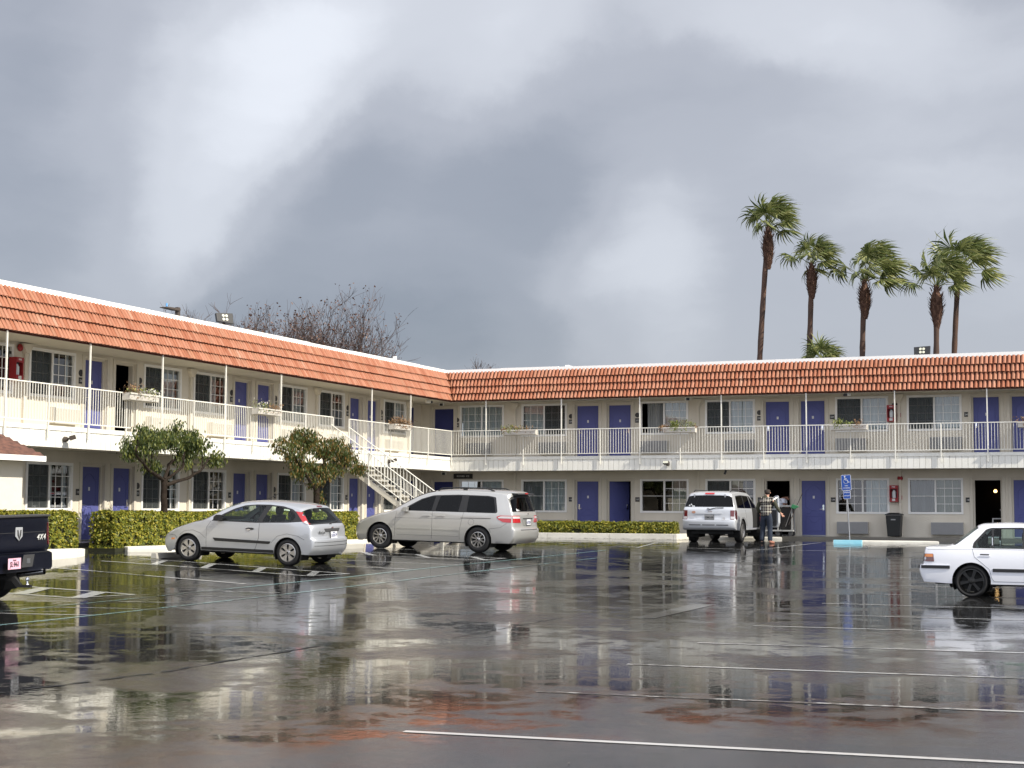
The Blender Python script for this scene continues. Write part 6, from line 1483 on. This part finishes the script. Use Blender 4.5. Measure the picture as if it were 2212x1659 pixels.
text_on('Jeep', .085, M['chrome'], r3, frame_M((4.70, .05, 1.045), (0, 1, 0), (0, 0, 1)), extrude=.004)
dec('bumper_slot', [(-.66, .60), (-.26, .60), (-.26, .57), (-.66, .57)], 'rear', M['trim_grey'], .004, r=0); dec('bumper_slot', [(-.20, .60), (.22, .60), (.22, .57), (-.20, .57)], 'rear', M['trim_grey'], .004, r=0); dec('bumper_slot', [(.28, .60), (.68, .60), (.68, .57), (.28, .57)], 'rear', M['trim_grey'], .004, r=0)
dec('tailgate_gap', [(-.72, .755), (.72, .755), (.72, .735), (-.72, .735)], 'rear', M['seam'], .004, r=0)
dec('badge_text', [(-.68, .82), (-.50, .82), (-.50, .80), (-.68, .80)], 'rear', M['steel'], .006, r=0); dec('faded_sticker', [(-.58, 1.03), (-.48, 1.05), (-.44, 1.0), (-.50, .96), (-.58, .98)], 'rear', mat('faded_orange_sticker', (.42, .22, .14), .7), .006)
dec('emblem_sticker', [(.46, .84), (.56, .84), (.56, .74), (.48, .72)], 'rear', M['alloy'], .006)
mb = MB(); mb.tube([(4.70, .0, 1.10), (4.68, .25, 1.15), (4.66, .50, 1.155)], .013, 5); mb.lathe([(0, 0), (.04, 0), (.04, .06)], 10, 'X', c=(4.64, -.02, 1.10)); mb.build('rear_wiper', M['trim_black'], r3)
mb = MB(); mb.add([(4.63, y+dx, z) for y, z in ((-.66, 1.20), (-.58, 1.22), (-.52, 1.20)) for dx in (0, .05)] , []); 
for y, z in ((-.67, 1.23), (-.61, 1.26), (-.56, 1.21), (-.51, 1.20)): mb.lathe([(0, 0), (.028, 0)], 6, 'X', c=(4.625-(z-1.18)*.33+.01, y, z))
mb.build('window_sticker', M['sign_white'], r3, recalc=False)
for sg in (-1, 1): mb = MB(); mb.tube([(2.5, sg*.62, 1.67), (2.6, sg*.62, 1.73), (4.1, sg*.62, 1.735), (4.25, sg*.62, 1.66)], .02, 6); mb.build('roof_rail', M['trim_black'], r3, smooth=R(50))
seam([(2.34, 1.12), (2.34, .45)]); seam([(3.30, 1.12), (3.22, .80), (3.14, .62), (3.14, .45)]); seam([(3.24, .55), (3.35, .75), (3.55, .82), (3.85, .82), (4.1, .70)], w=.01)
# black patch painting the doorway's shade on the closed side, then the open door itself
dec('doorway_shade_patch', [(1.42, .46), (1.40, 1.08), (1.60, 1.13), (1.95, 1.40), (2.22, 1.54), (2.34, 1.55), (2.33, .46)], 'side', M['under'], .006, sides=(1,))
HX, HY = 1.42, .93
Md = Matrix.Translation((HX, HY, 0)) @ Matrix.Rotation(R(59), 4, 'Z')
dp = [(0, .47), (.0, 1.08), (.18, 1.12), (.53, 1.40), (.80, 1.54), (.92, 1.55), (.95, 1.12), (.95, .62), (.88, .47)]
mb = MB(); mb.prism(rounded([(0, .47), (0, 1.10), (.95, 1.12), (.95, .62), (.88, .47)], .03), -.035, .06, 'Y', M=Md); dr = mb.build('front_door', M['p_lsilver'], r3, bevel=.012); tag(dr, 'front door swung wide open')
mb = MB(); mb.prism(rounded([(.04, .52), (.04, 1.06), (.90, 1.08), (.90, .64), (.84, .52)], .03), -.075, -.037, 'Y', M=Md); mb.build('door_inner_panel', M['cloth'], dr, bevel=.015)
mb = MB(); mb.prism([(.30, .70), (.82, .72), (.82, .67), (.30, .65)], -.10, -.076, 'Y', M=Md); mb.build('door_pocket', M['trim_grey'], dr, bevel=.01)
mb = MB()
for a, b in zip([(0.02, 1.10), (.18, 1.13), (.53, 1.40), (.80, 1.53), (.91, 1.54)], [(.18, 1.13), (.53, 1.40), (.80, 1.53), (.91, 1.54), (.93, 1.11)]): mb.tube([Md @ Vector((a[0], 0, a[1])), Md @ Vector((b[0], 0, b[1]))], .028, 6)
mb.build('window_frame', M['p_lsilver'], dr)
mb = MB(); mb.add([Md @ Vector((x, 0, z)) for x, z in [(.12, 1.11), (.53, 1.38), (.80, 1.51), (.90, 1.52), (.92, 1.12)]], [(0,1,2,3,4)]); mb.build('door_glass', M['car_glass'], dr, recalc=False)
mb = MB(); mb.prism([(.10, 1.12), (.24, 1.12), (.26, 1.26), (.12, 1.24)], .06, .26, 'Y', M=Md); mb.build('wing_mirror', M['trim_black'], dr, bevel=.02)

# ---- white four-door saloon with black wheels at the right edge
Wc = tumble(0, .90, .42, .845, low=.02, fr=(.8, .07), rr=(3.5, .05, .8))
CS = dict(len=4.26, contour=[(.26, .20, .02, .20), (.16, .40, 0, .4), (.18, .60, .03, .61), (.42, .70, .3, .73), (.95, .79, .9, .83), (1.25, .85, 1.1, .88), (1.65, 1.07, 1.5, 1.12), (2.02, 1.25, 1.92, 1.30), (2.55, 1.315, 2.5, 1.365), (3.0, 1.30, 3.0, 1.355), (3.16, 1.25, 3.22, 1.315), (3.38, 1.08, 3.48, 1.12), (3.62, .925, 3.74, .945), (4.03, .905, 4.08, .92), (4.11, .86, 4.17, .875), (4.14, .60, 4.20, .60), (4.21, .57, 4.28, .57), (4.20, .42, 4.27, .42), (4.14, .27, 4.20, .27)],
  W=Wc, paint=M['p_white'], wheels=(.80, 3.30), arch=.345, r=.296, rim=.222, sill=.25, style='black6', rim_mat=M['alloy_black'], glass=M['car_glass'], rglass=M['car_glass'], tw=.2,
  surround=[[(1.42, .895), (1.80, 1.10), (2.1, 1.24), (2.4, 1.285), (2.95, 1.275), (3.04, 1.245), (3.26, 1.0), (3.28, .90)]],
  panes=[[(1.58, .915), (1.88, 1.09), (2.12, 1.215), (2.28, 1.245), (2.31, .915)], [(2.40, .915), (2.39, 1.255), (2.90, 1.25), (2.90, .915)], [(2.94, .915), (2.94, 1.245), (2.99, 1.24), (3.20, 1.0), (3.23, .915)]],
  zones=[(5.2, 6.9, 3, 'glass'), (10.1, 11.7, 2, 'rglass')])
r4, bv4, dec, seam = make_car('parked_saloon', 'white four-door saloon with black alloy wheels cut off by the right edge', CS, (.14, 31.0, 0), PI)
settle(r4, CS, .74)
seats(r4, [(2.2, 1.20), (3.0, 1.12)], .42, .64, (1.8, .36, .92), belt=.92, x1=3.4)
seam([(3.28, .89), (3.24, .74), (3.12, .64), (2.98, .52), (2.94, .36), (2.90, .30)]); seam([(2.36, .90), (2.36, .30)]); seam([(4.14, .86), (3.3, .885), (1.4, .88)], w=.004); seam([(1.38, .84), (1.36, .30)]); seam([(2.90, .30), (1.40, .30)])
dec('side_moulding', [(1.20, .535), (2.92, .535), (2.92, .475), (1.20, .475)], 'side', M['trim_black'], .014, sides=(-1, 1), r=.008)
dec('side_moulding', [(3.68, .575), (4.20, .575), (4.20, .52), (3.68, .52)], 'side', M['trim_black'], .014, sides=(-1, 1), r=.008)
dec('chrome_strip', [(3.68, .590), (4.20, .590), (4.20, .577), (3.68, .577)], 'side', M['chrome'], .018, sides=(-1, 1), r=0)
dec('bumper_strip', [(-.80, .575), (.80, .575), (.80, .52), (-.80, .52)], 'rear', M['trim_black'], .014, r=0)
dec('door_handle', [(2.98, .80), (3.14, .80), (3.14, .775), (2.98, .775)], 'side', M['trim_grey'], .004, sides=(-1, 1), r=.008); dec('handle_surround', [(2.96, .765), (3.16, .765), (3.16, .755), (2.96, .755)], 'side', M['p_white'], .012, sides=(-1, 1), r=0)
dec('tail_lamp', [(3.975, .79), (4.13, .79), (4.16, .645), (3.96, .645)], 'side', M['lens_smoke'], .010, sides=(-1, 1)); dec('tail_lamp_amber', [(3.985, .785), (4.13, .785), (4.14, .73), (3.98, .73)], 'side', M['lens_amber'], .012, sides=(-1, 1))
for s_ in (-1, 1): dec('tail_lamp', [(s_*.44, .79), (s_*.82, .79), (s_*.82, .645), (s_*.44, .645)], 'rear', M['lens_smoke'], .010)
mb = MB(); mb.box(3.02, 3.06, -.80, -.77, .9, .9); 
for sg in (-1, 1): mb = MB(); mb.box(2.915, 2.93, sg*.775-.01, sg*.775+.01, .91, 1.10); mb.build('window_divider', M['chrome'], r4)
dec('window_sticker', [(3.14, .985), (3.19, .975), (3.22, .925), (3.12, .925)], 'side', M['sign_white'], .004, sides=(1,), r=.01)
mb = MB(); mb.tube([(3.66, .5, .22), (3.72, .5, .20)], .05, 8); mb.build('mud_flap', M['trim_black'], r4)
dec('sunroof', [(2.2, 1.4)]*3, 'side', M['trim_black']) if False else None

# ---- black pickup, rear corner at the left edge
Wr = tumble(0, 1.10, .10, 1.0, low=.03, fr=(.9, .08), rr=(5.2, .03, .6))
RS = dict(len=5.80, contour=[(.35, .50, .05, .50), (.25, .75, 0, .8), (.30, 1.0, .05, 1.05), (.5, 1.12, .3, 1.18), (1.3, 1.16, 1.2, 1.24), (1.6, 1.2, 1.45, 1.27), (2.05, 1.6, 1.95, 1.68), (2.4, 1.80, 2.3, 1.88), (3.4, 1.82, 3.4, 1.90), (3.85, 1.76, 3.85, 1.86), (3.92, 1.45, 3.92, 1.45), (4.05, 1.385, 4.05, 1.41), (4.8, 1.39, 4.8, 1.42), (5.47, 1.385, 5.52, 1.415), (5.55, 1.34, 5.60, 1.37), (5.54, 1.10, 5.57, 1.10), (5.55, .90, 5.58, .90), (5.50, .82, 5.54, .82)],
  W=Wr, paint=M['p_navy'], wheels=(1.0, 4.55), arch=.46, r=.405, rim=.235, sill=.62, style='five', glass=M['car_glass_dark'], tw=.28, e=.35, archsq=1,
  surround=[], panes=[[(1.85, 1.22), (2.15, 1.52), (2.45, 1.70), (3.0, 1.72), (3.0, 1.22)], [(3.08, 1.22), (3.08, 1.72), (3.6, 1.70), (3.7, 1.22)]],
  zones=[(5.2, 6.9, 3, 'glass'), (11.1, 13.0, 2, 'trim_grey')])
rz = math.atan2(.133, .991)
r5, bv5, dec, seam = make_car('pickup_truck', 'black four-wheel-drive pickup truck with pink plate, cut off by the left edge', RS, (0, 0, 0), rz, 'truck')
RC = Vector((-17.0, 20.72)); dirx = Vector((math.cos(rz), math.sin(rz))); base = RC - dirx*5.6; r5.location = (base.x, base.y, 0); settle(r5, RS, .85)
mb = MB(); mb.prism([(-.98, .56), (-.96, .80), (-.80, .835), (.80, .835), (.96, .80), (.98, .56), (.90, .52), (-.90, .52)], 5.48, 5.72, 'X'); mb.v = [(x-(.10*max(0, abs(y)-.55)/.45)**1*(x > 5.6), y, z) for x, y, z in mb.v]; bp = mb.build('rear_bumper', M['p_navy'], r5, bevel=.03)
mb = MB(); mb.prism([(-.14, .60), (-.07, .80), (.24, .80), (.18, .60)], 5.722, 5.735, 'X'); mb.build('bumper_step_pad', M['trim_grey'], bp, bevel=.004); mb = MB(); mb.box(5.736, 5.742, .0, .10, .66, .74); mb.build('tow_socket', M['steel'], bp)
num_plate(r5, 5.735, -.36, .675, 'JSL\u00b78463', 'TEXAS', M['plate_pink'], M['trim_black'], 0, w=.37, h=.175)
dec('tail_lamp', [(.86, 1.30), (.99, 1.30), (.99, .93), (.90, .93)], 'rear', M['lens_darkred'], .012); dec('tail_lamp', [(-.86, 1.30), (-.99, 1.30), (-.99, .93), (-.90, .93)], 'rear', M['lens_darkred'], .012)
dec('tail_lamp', [(5.40, 1.30), (5.55, 1.30), (5.55, .93), (5.44, .93)], 'side', M['lens_darkred'], .012, sides=(-1, 1))
# plain shield badge with a chevron, lettering
mb = MB(); mb.prism([(-.10, 1.24), (.10, 1.24), (.10, 1.09), (.0, 1.02), (-.10, 1.09)], 5.578, 5.592, 'X'); sh = mb.build('shield_badge', M['p_lsilver'], r5, bevel=.004)
mb = MB(); mb.prism([(-.06, 1.195), (-.03, 1.195), (-.012, 1.12), (0, 1.06), (.012, 1.12), (.03, 1.195), (.06, 1.195), (.05, 1.11), (0, 1.035), (-.05, 1.11)], 5.593, 5.597, 'X'); mb.build('badge_relief', M['trim_grey'], sh)
text_on('4X4', .13, M['sign_pale'], r5, frame_M((5.59, .66, 1.06), (0, 1, 0), (0, 0, 1)), extrude=.004, shear=.3, spacing=1.25, bold=.006)
mb = MB(); mb.prism([(-.90, 1.40), (.90, 1.40), (.86, 1.435), (-.86, 1.435)], 5.35, 5.63, 'X'); mb.build('tailgate_lip', M['trim_grey'], r5, bevel=.012)
dec('tailgate_crease', [(-.80, 1.155), (.80, 1.155), (.80, 1.147), (-.80, 1.147)], 'rear', M['trim_grey'], .003, r=0); dec('tailgate_gap', [(.845, 1.38), (.855, 1.38), (.855, .86), (.845, .86)], 'rear', M['seam'], .003, r=0)
mb = MB(); mb.tube([(5.2, .62, .44), (5.66, .66, .50)], .052, 14, caps=False); mb.tube([(5.60, .655, .492), (5.665, .66, .50)], .056, 14, caps=False); mb.build('exhaust_tip', M['chrome'], r5, smooth=True)
mb = MB(); mb.box(5.3, 5.62, -.23, -.17, .40, .46); mb.prism([(5.60, .46), (5.66, .46), (5.78, .33), (5.95, .33), (5.95, .29), (5.70, .29), (5.60, .40)], -.23, -.17); hb = mb.build('tow_hitch', M['under'], r5)
mb = MB(); mb.lathe([(0, .33), (.03, .335), (.016, .36), (.014, .39), (.028, .40), (.033, .425), (.025, .45), (0, .458)], 14, c=(5.88, -.2, 0)); mb.build('tow_ball', M['chrome'], hb, smooth=True)
# ------------------------------------------------------------------ people and the housekeeping cart
def skin(verts, edges, radii, mats, name, parent, sub=2, root=0):
    me = bpy.data.meshes.new(name); me.from_pydata([tuple(v) for v in verts], edges, []); o = bpy.data.objects.new(name, me); COL.objects.link(o)
    m = o.modifiers.new('s', 'SKIN'); m.use_smooth_shade = True
    for i, d in enumerate(me.skin_vertices[0].data):
        r = radii[i]; d.radius = r if isinstance(r, tuple) else (r, r); d.use_root = (i == root)
    s = o.modifiers.new('d', 'SUBSURF'); s.levels = s.render_levels = sub
    bpy.context.view_layer.update()
    me2 = bpy.data.meshes.new_from_object(o.evaluated_get(bpy.context.evaluated_depsgraph_get())); me2.name = name
    bpy.data.objects.remove(o); me2.materials.clear(); me2.materials.append(mats)
    me2.polygons.foreach_set('use_smooth', [True]*len(me2.polygons)); return link(name, me2, parent)
def chain(pts): return [(i, i+1) for i in range(len(pts)-1)]
M['skin'] = mat('skin', (.50, .27, .19), .55); M['skin_dark'] = mat('tanned_skin', (.22, .11, .075), .55); M['denim'] = mat('dark_denim', (.016, .022, .036), .9, bump=(30, .6, 3), var=(6, .6, (.035, .048, .075)))
M['olive'] = mat('olive_sleeve', (.050, .050, .032), .9, bump=(18, .5)); M['cap'] = mat('dark_cap', (.035, .026, .022), .9); M['tan_shoe'] = mat('tan_sandal', (.30, .13, .09), .7); M['shirt_white'] = mat('pale_shirt', (.62, .65, .74), .8)
def plaid():
    m = bpy.data.materials.new('plaid_flannel'); m.use_nodes = True; nt = m.node_tree; L = nt.links.new; b = nt.nodes['Principled BSDF']; N = nt.nodes.new
    t = N('ShaderNodeTexCoord'); sp = N('ShaderNodeSeparateXYZ'); L(t.outputs['Object'], sp.inputs[0])
    def band(out, per, w, ph):
        a = N('ShaderNodeMath'); a.operation = 'MULTIPLY_ADD'; a.inputs[1].default_value = 1/per; a.inputs[2].default_value = ph+20; L(out, a.inputs[0])
        f = N('ShaderNodeMath'); f.operation = 'FRACT'; L(a.outputs[0], f.inputs[0]); c = N('ShaderNodeMath'); c.operation = 'LESS_THAN'; c.inputs[1].default_value = w; L(f.outputs[0], c.inputs[0]); return c.outputs[0]
    def add(a, b_, cl=False):
        n = N('ShaderNodeMath'); n.operation = 'ADD'; n.use_clamp = cl; L(a, n.inputs[0]); L(b_, n.inputs[1]); return n.outputs[0]
    v = add(add(band(sp.outputs[0], .075, .13, 0), band(sp.outputs[2], .095, .11, .2)), add(band(sp.outputs[0], .15, .07, .35), band(sp.outputs[2], .19, .06, .55)))
    r = N('ShaderNodeValToRGB'); d = N('ShaderNodeMath'); d.operation = 'MULTIPLY'; d.inputs[1].default_value = .5; L(v, d.inputs[0]); L(d.outputs[0], r.inputs[0]); r.color_ramp.interpolation = 'CONSTANT'
    r.color_ramp.elements[0].color = (.022, .016, .020, 1); r.color_ramp.elements[1].position = .4; r.color_ramp.elements[1].color = (.36, .34, .28, 1); e = r.color_ramp.elements.new(.9); e.color = (.70, .68, .60, 1)
    L(r.outputs[0], b.inputs['Base Color']); b.inputs['Roughness'].default_value = .9; return m
M['plaid'] = plaid()
def hand(V, E, Rr, wrist, tip, thumb, curl):
    """adds palm, four fingers and a thumb to a skin graph; wrist is a vertex index"""
    w = Vector(V[wrist]); d = (Vector(tip)-w).normalized(); s = Vector(thumb).normalized(); n = d.cross(s).normalized()
    i0 = len(V); V.append(w+d*.05); Rr.append((.030, .016)); E.append((wrist, i0))
    for k, (off, ln) in enumerate(((.026, .072), (.009, .082), (-.009, .076), (-.026, .058))):
        a = len(V); V.append(w+d*.085+s*off); Rr.append(.0105); E.append((i0, a))
        V.append(w+d*(.085+ln*.5)+s*off*1.15+n*curl*ln*.35); Rr.append(.009); E.append((a, a+1)); V.append(w+d*(.085+ln*.88)+s*off*1.2+n*curl*ln*.9); Rr.append(.0075); E.append((a+1, a+2))
    a = len(V); V.append(w+d*.04+s*.04); Rr.append(.012); E.append((i0, a)); V.append(w+d*.07+s*.062+n*curl*.015); Rr.append(.0095); E.append((a, a+1))
px_, py_ = -11.83, 51.25
P = thing('person', 'person seen from behind in plaid shirt, dark cap and jeans beside the open car door', 'person', (px_, py_, gz(px_, py_)))
# body in local axes: x right, y away from the viewer (the way the person faces), z up
V = [(0, 0, .98), (0, .02, 1.14), (0, .05, 1.32), (.015, .05, 1.47), (.02, .08, 1.55), (.025, .11, 1.61), (.025, .125, 1.69), (.025, .115, 1.75)]
Rr = [(.09, .10), (.08, .09), (.08, .10), (.05, .05), (.045, .045), (.075, .07), (.088, .078), (.070, .065)]
E = [(i, i+1) for i in range(7)]
legs = {}
for s, kx, fx, fy, ky in ((-1, -.125, -.150, .03, .07), (1, .115, .135, -.06, .02)):
    a = len(V); V += [(s*.095, 0, .90), (kx, ky, .50), (fx, fy-.02, .10), (fx, fy-.03, .045), (fx+(.02 if s < 0 else .10), fy+.10, .035)]; Rr += [(.08, .08), .055, .04, .022, (.020, .014)]; E += [(0, a)] + [(a+i, a+i+1) for i in range(4)]; legs[s] = a
arms = {}
for s, sh, el_, wr in ((-1, (-.17, .05, 1.42), (-.285, .02, 1.17), (-.225, .13, .96)), (1, (.19, .05, 1.42), (.335, .06, 1.18), (.455, .13, .985))):
    a = len(V); V += [sh, el_, wr]; Rr += [(.040, .040), .035, (.030, .024)]; E += [(3, a), (a, a+1), (a+1, a+2)]; arms[s] = a
hand(V, E, Rr, arms[-1]+2, (-.18, .17, .88), (.3, .6, 0), .5); hand(V, E, Rr, arms[1]+2, (.53, .16, .88), (.3, .5, .5), .6)
skin(V, E, Rr, M['skin'], 'body', P)
# face: nose, ears, jaw in profile (turned away from the viewer)
mb = MB(); 
for sx_ in (-1, 1): mb.lathe([(0, -.012), (.028, -.008), (.03, .006), (0, .012)], 10, 'X', c=(.025+sx_*.088, .115, 1.66))
mb.prism([(.19, 1.68), (.225, 1.645), (.20, 1.635)], .012, .038, 'X'); mb.build('face_features', M['skin'], P, smooth=True)
mb = MB()
for sx_ in (-1, 1): mb.lathe([(0, 0), (.010, .001)], 8, 'Y', c=(.025+sx_*.032, .205, 1.685))
mb.build('eye', M['sign_white'], P); mb = MB(); mb.box(.0, .05, .195, .203, 1.605, 1.612); mb.build('mouth', M['lens_darkred'], P)
# clothing
j = lambda *a: [Vector(q) for q in a]
def sk(pts, rad, m_, nm, extra=None): 
    pts = [Vector(p) for p in pts]; ed = chain(pts)
    if extra:
        for (base_, pp, rr_) in extra:
            a = len(pts); pts += [Vector(q) for q in pp]; rad = rad + rr_; ed += [(base_, a)] + [(a+i, a+i+1) for i in range(len(pp)-1)]
    return skin(pts, ed, rad, m_, nm, P)
sk([(0, 0, .86), (0, .01, .98), (0, .03, 1.18), (0, .05, 1.34), (.012, .05, 1.46), (.018, .055, 1.52)], [(.205, .205), (.195, .195), (.20, .20), (.205, .205), (.13, .13), (.075, .075)], M['plaid'], 'plaid_shirt',
   [(4, [(-.12, .05, 1.43), (-.20, .05, 1.37)], [(.10, .10), (.088, .088)]), (4, [(.14, .05, 1.43), (.225, .05, 1.37)], [(.10, .10), (.088, .088)])])
sk([(-.20, .05, 1.39), (-.25, .035, 1.28), (-.29, .02, 1.17), (-.26, .07, 1.06), (-.232, .12, .985)], [.086, .074, .064, .056, .048], M['olive'], 'sleeve')
sk([(.235, .05, 1.39), (.295, .055, 1.28), (.34, .06, 1.18), (.40, .10, 1.08), (.445, .125, 1.00)], [.084, .072, .064, .056, .046], M['olive'], 'sleeve')
sk([(0, .01, 1.04), (0, 0, .95), (-.10, .0, .87), (-.115, .035, .70), (-.128, .065, .50), (-.14, .04, .28), (-.15, .01, .06)], [(.155, .155), (.165, .165), (.125, .125), .110, .092, .084, .085], M['denim'], 'jeans', [(1, [(.10, 0, .88), (.11, .01, .70), (.118, .02, .50), (.128, -.02, .28), (.135, -.06, .06)], [(.125, .125), .110, .092, .084, .085])])
sk([(.02, .05, 1.535), (-.02, -.02, 1.50), (-.14, .02, 1.49)], [.075, .065, .05], M['olive'], 'hood')
sk([(.022, .055, 1.60), (.025, .075, 1.66), (.025, .105, 1.72), (.025, .115, 1.765)], [(.078, .086), (.098, .10), (.108, .106), (.085, .08)], M['cap'], 'cap')
for fx, fy, dx in ((-.15, .0, .02), (.135, -.09, .10)):
    sk([(fx, fy-.02, .05), (fx+dx*.4, fy+.06, .04), (fx+dx, fy+.17, .03)], [(.072, .062), (.070, .055), (.058, .042)], M['black'] if dx < .05 else M['tan_shoe'], 'shoe')
# what the left hand holds
mb = MB(); mb.box(-.24, -.12, .10, .16, .72, .87); o = mb.build('red_pouch', M['red'], bevel=.015); o.location = P.location; tag(o, 'small red pouch held in the left hand of the person in the plaid shirt', 'pouch')

# worker bending over the cart in the doorway
wx, wy = -12.97, 57.85
Q = thing('person', 'worker in pale white shirt bending over the housekeeping cart in the dark doorway', 'person', (wx, wy, ZF))
V = [(0, 0, .93), (.06, 0, 1.10), (.17, 0, 1.28), (.27, 0, 1.38), (.36, 0, 1.40), (.42, 0, 1.38), (.49, 0, 1.36)]; Rr = [(.10, .10), (.09, .09), (.09, .10), (.08, .09), (.048, .048), (.07, .07), (.08, .078)]; E = [(i, i+1) for i in range(6)]
for s in (-1, 1):
    a = len(V); V += [(0, s*.09, .86), (.03, s*.10, .48), (-.02, s*.10, .09), (.12, s*.10, .04)]; Rr += [.09, .06, .042, (.04, .03)]; E += [(0, a), (a, a+1), (a+1, a+2), (a+2, a+3)]
    a = len(V); V += [(.27, s*.17, 1.34), (.34, s*.20, 1.12), (.44, s*.16, .98)]; Rr += [.055, .042, .028]; E += [(3, a), (a, a+1), (a+1, a+2)]; hand(V, E, Rr, a+2, (.50, s*.14, .90), (0, 1, .2), .5)
skin(V, E, Rr, M['skin_dark'], 'body', Q)
def skq(pts, rad, m_, nm, extra=()):
    pts = [Vector(p) for p in pts]; ed = chain(pts)
    for (b_, pp, rr_) in extra: a = len(pts); pts += [Vector(q) for q in pp]; rad = rad+rr_; ed += [(b_, a)] + [(a+i, a+i+1) for i in range(len(pp)-1)]
    return skin(pts, ed, rad, m_, nm, Q)
skq([(0, 0, .92), (.05, 0, 1.08), (.15, 0, 1.26), (.26, 0, 1.385)], [(.16, .17), (.16, .17), (.16, .18), (.13, .15)], M['shirt_white'], 'shirt', [(3, [(.28, -.17, 1.33), (.31, -.20, 1.18)], [.078, .070]), (3, [(.28, .17, 1.33), (.31, .20, 1.18)], [.078, .070])])
skq([(0, 0, .95), (0, -.09, .84), (.03, -.10, .48), (-.02, -.10, .10)], [(.16, .14), .105, .08, .07], M['cloth'], 'trousers', [(0, [(0, .09, .84), (.03, .10, .48), (-.02, .10, .10)], [.105, .08, .07])])
skq([(.43, 0, 1.42), (.50, 0, 1.40)], [(.09, .09), (.085, .085)], M['cap'], 'hair')

K = thing('housekeeping_cart', 'grey housekeeping cart with black bag and platform in front of the dark doorway', 'cart', (-12.5, 57.25, ZF))
M['cart_grey'] = mat('cart_grey_paint', (.34, .34, .33), .5); M['bag'] = mat('black_bag', (.016, .014, .013), .8, bump=(9, 1.0, 2))
mb = MB(); mb.box(-1.05, .32, -.24, .24, .17, .225); mb.build('platform', M['cart_grey'], K, bevel=.008)
for x in (-.235, .28):
    for y in (-.22, .20): mb = MB(); mb.box(x-.02, x+.02, y-.015, y+.02, .225, 1.06); mb.build('upright', M['cart_grey'], K)
mb = MB(); mb.box(-.27, .33, -.25, .25, 1.06, 1.12); mb.build('top_shelf', M['cart_grey'], K, bevel=.01)
mb = MB(); taper(mb, .20, .18, .24, .21, .24, 1.04); mb.v = [(x+.03, y, z) for x, y, z in mb.v]; mb.build('bag', M['bag'], K, bevel=.04)
for x in (-.25, .22, -.95): 
    for y in (-.20, .20): mb = MB(); mb.lathe([(0, -.02), (.08, -.018), (.088, 0), (.08, .018), (0, .02)], 18, 'Y', c=(x, y, .088)); mb.build('wheel', M['trim_grey'], K, smooth=R(40))
mb = MB(); mb.tube([(.05, -.24, .35), (.42, -.26, 1.35)], .012, 6); mb.build('broom_handle', M['alloy'], K)
B2 = thing('broom', 'broom with bright green head and upturned handle leaning on the housekeeping cart', 'broom', (-12.20, 56.95, ZF))
mb = MB(); mb.tube([(-.12, 0, .42), (.14, 0, 1.02), (.38, .03, 1.55)], .012, 6); mb.build('handle', M['bronze'], B2)
mb = MB(); mb.prism([(-.04, 1.02), (.02, 1.16), (.20, 1.10), (.26, 1.06), (.10, .98)], -.05, .05); mb.build('broom_head', mat('green_bristles', (.03, .17, .07), .7), B2, bevel=.02)
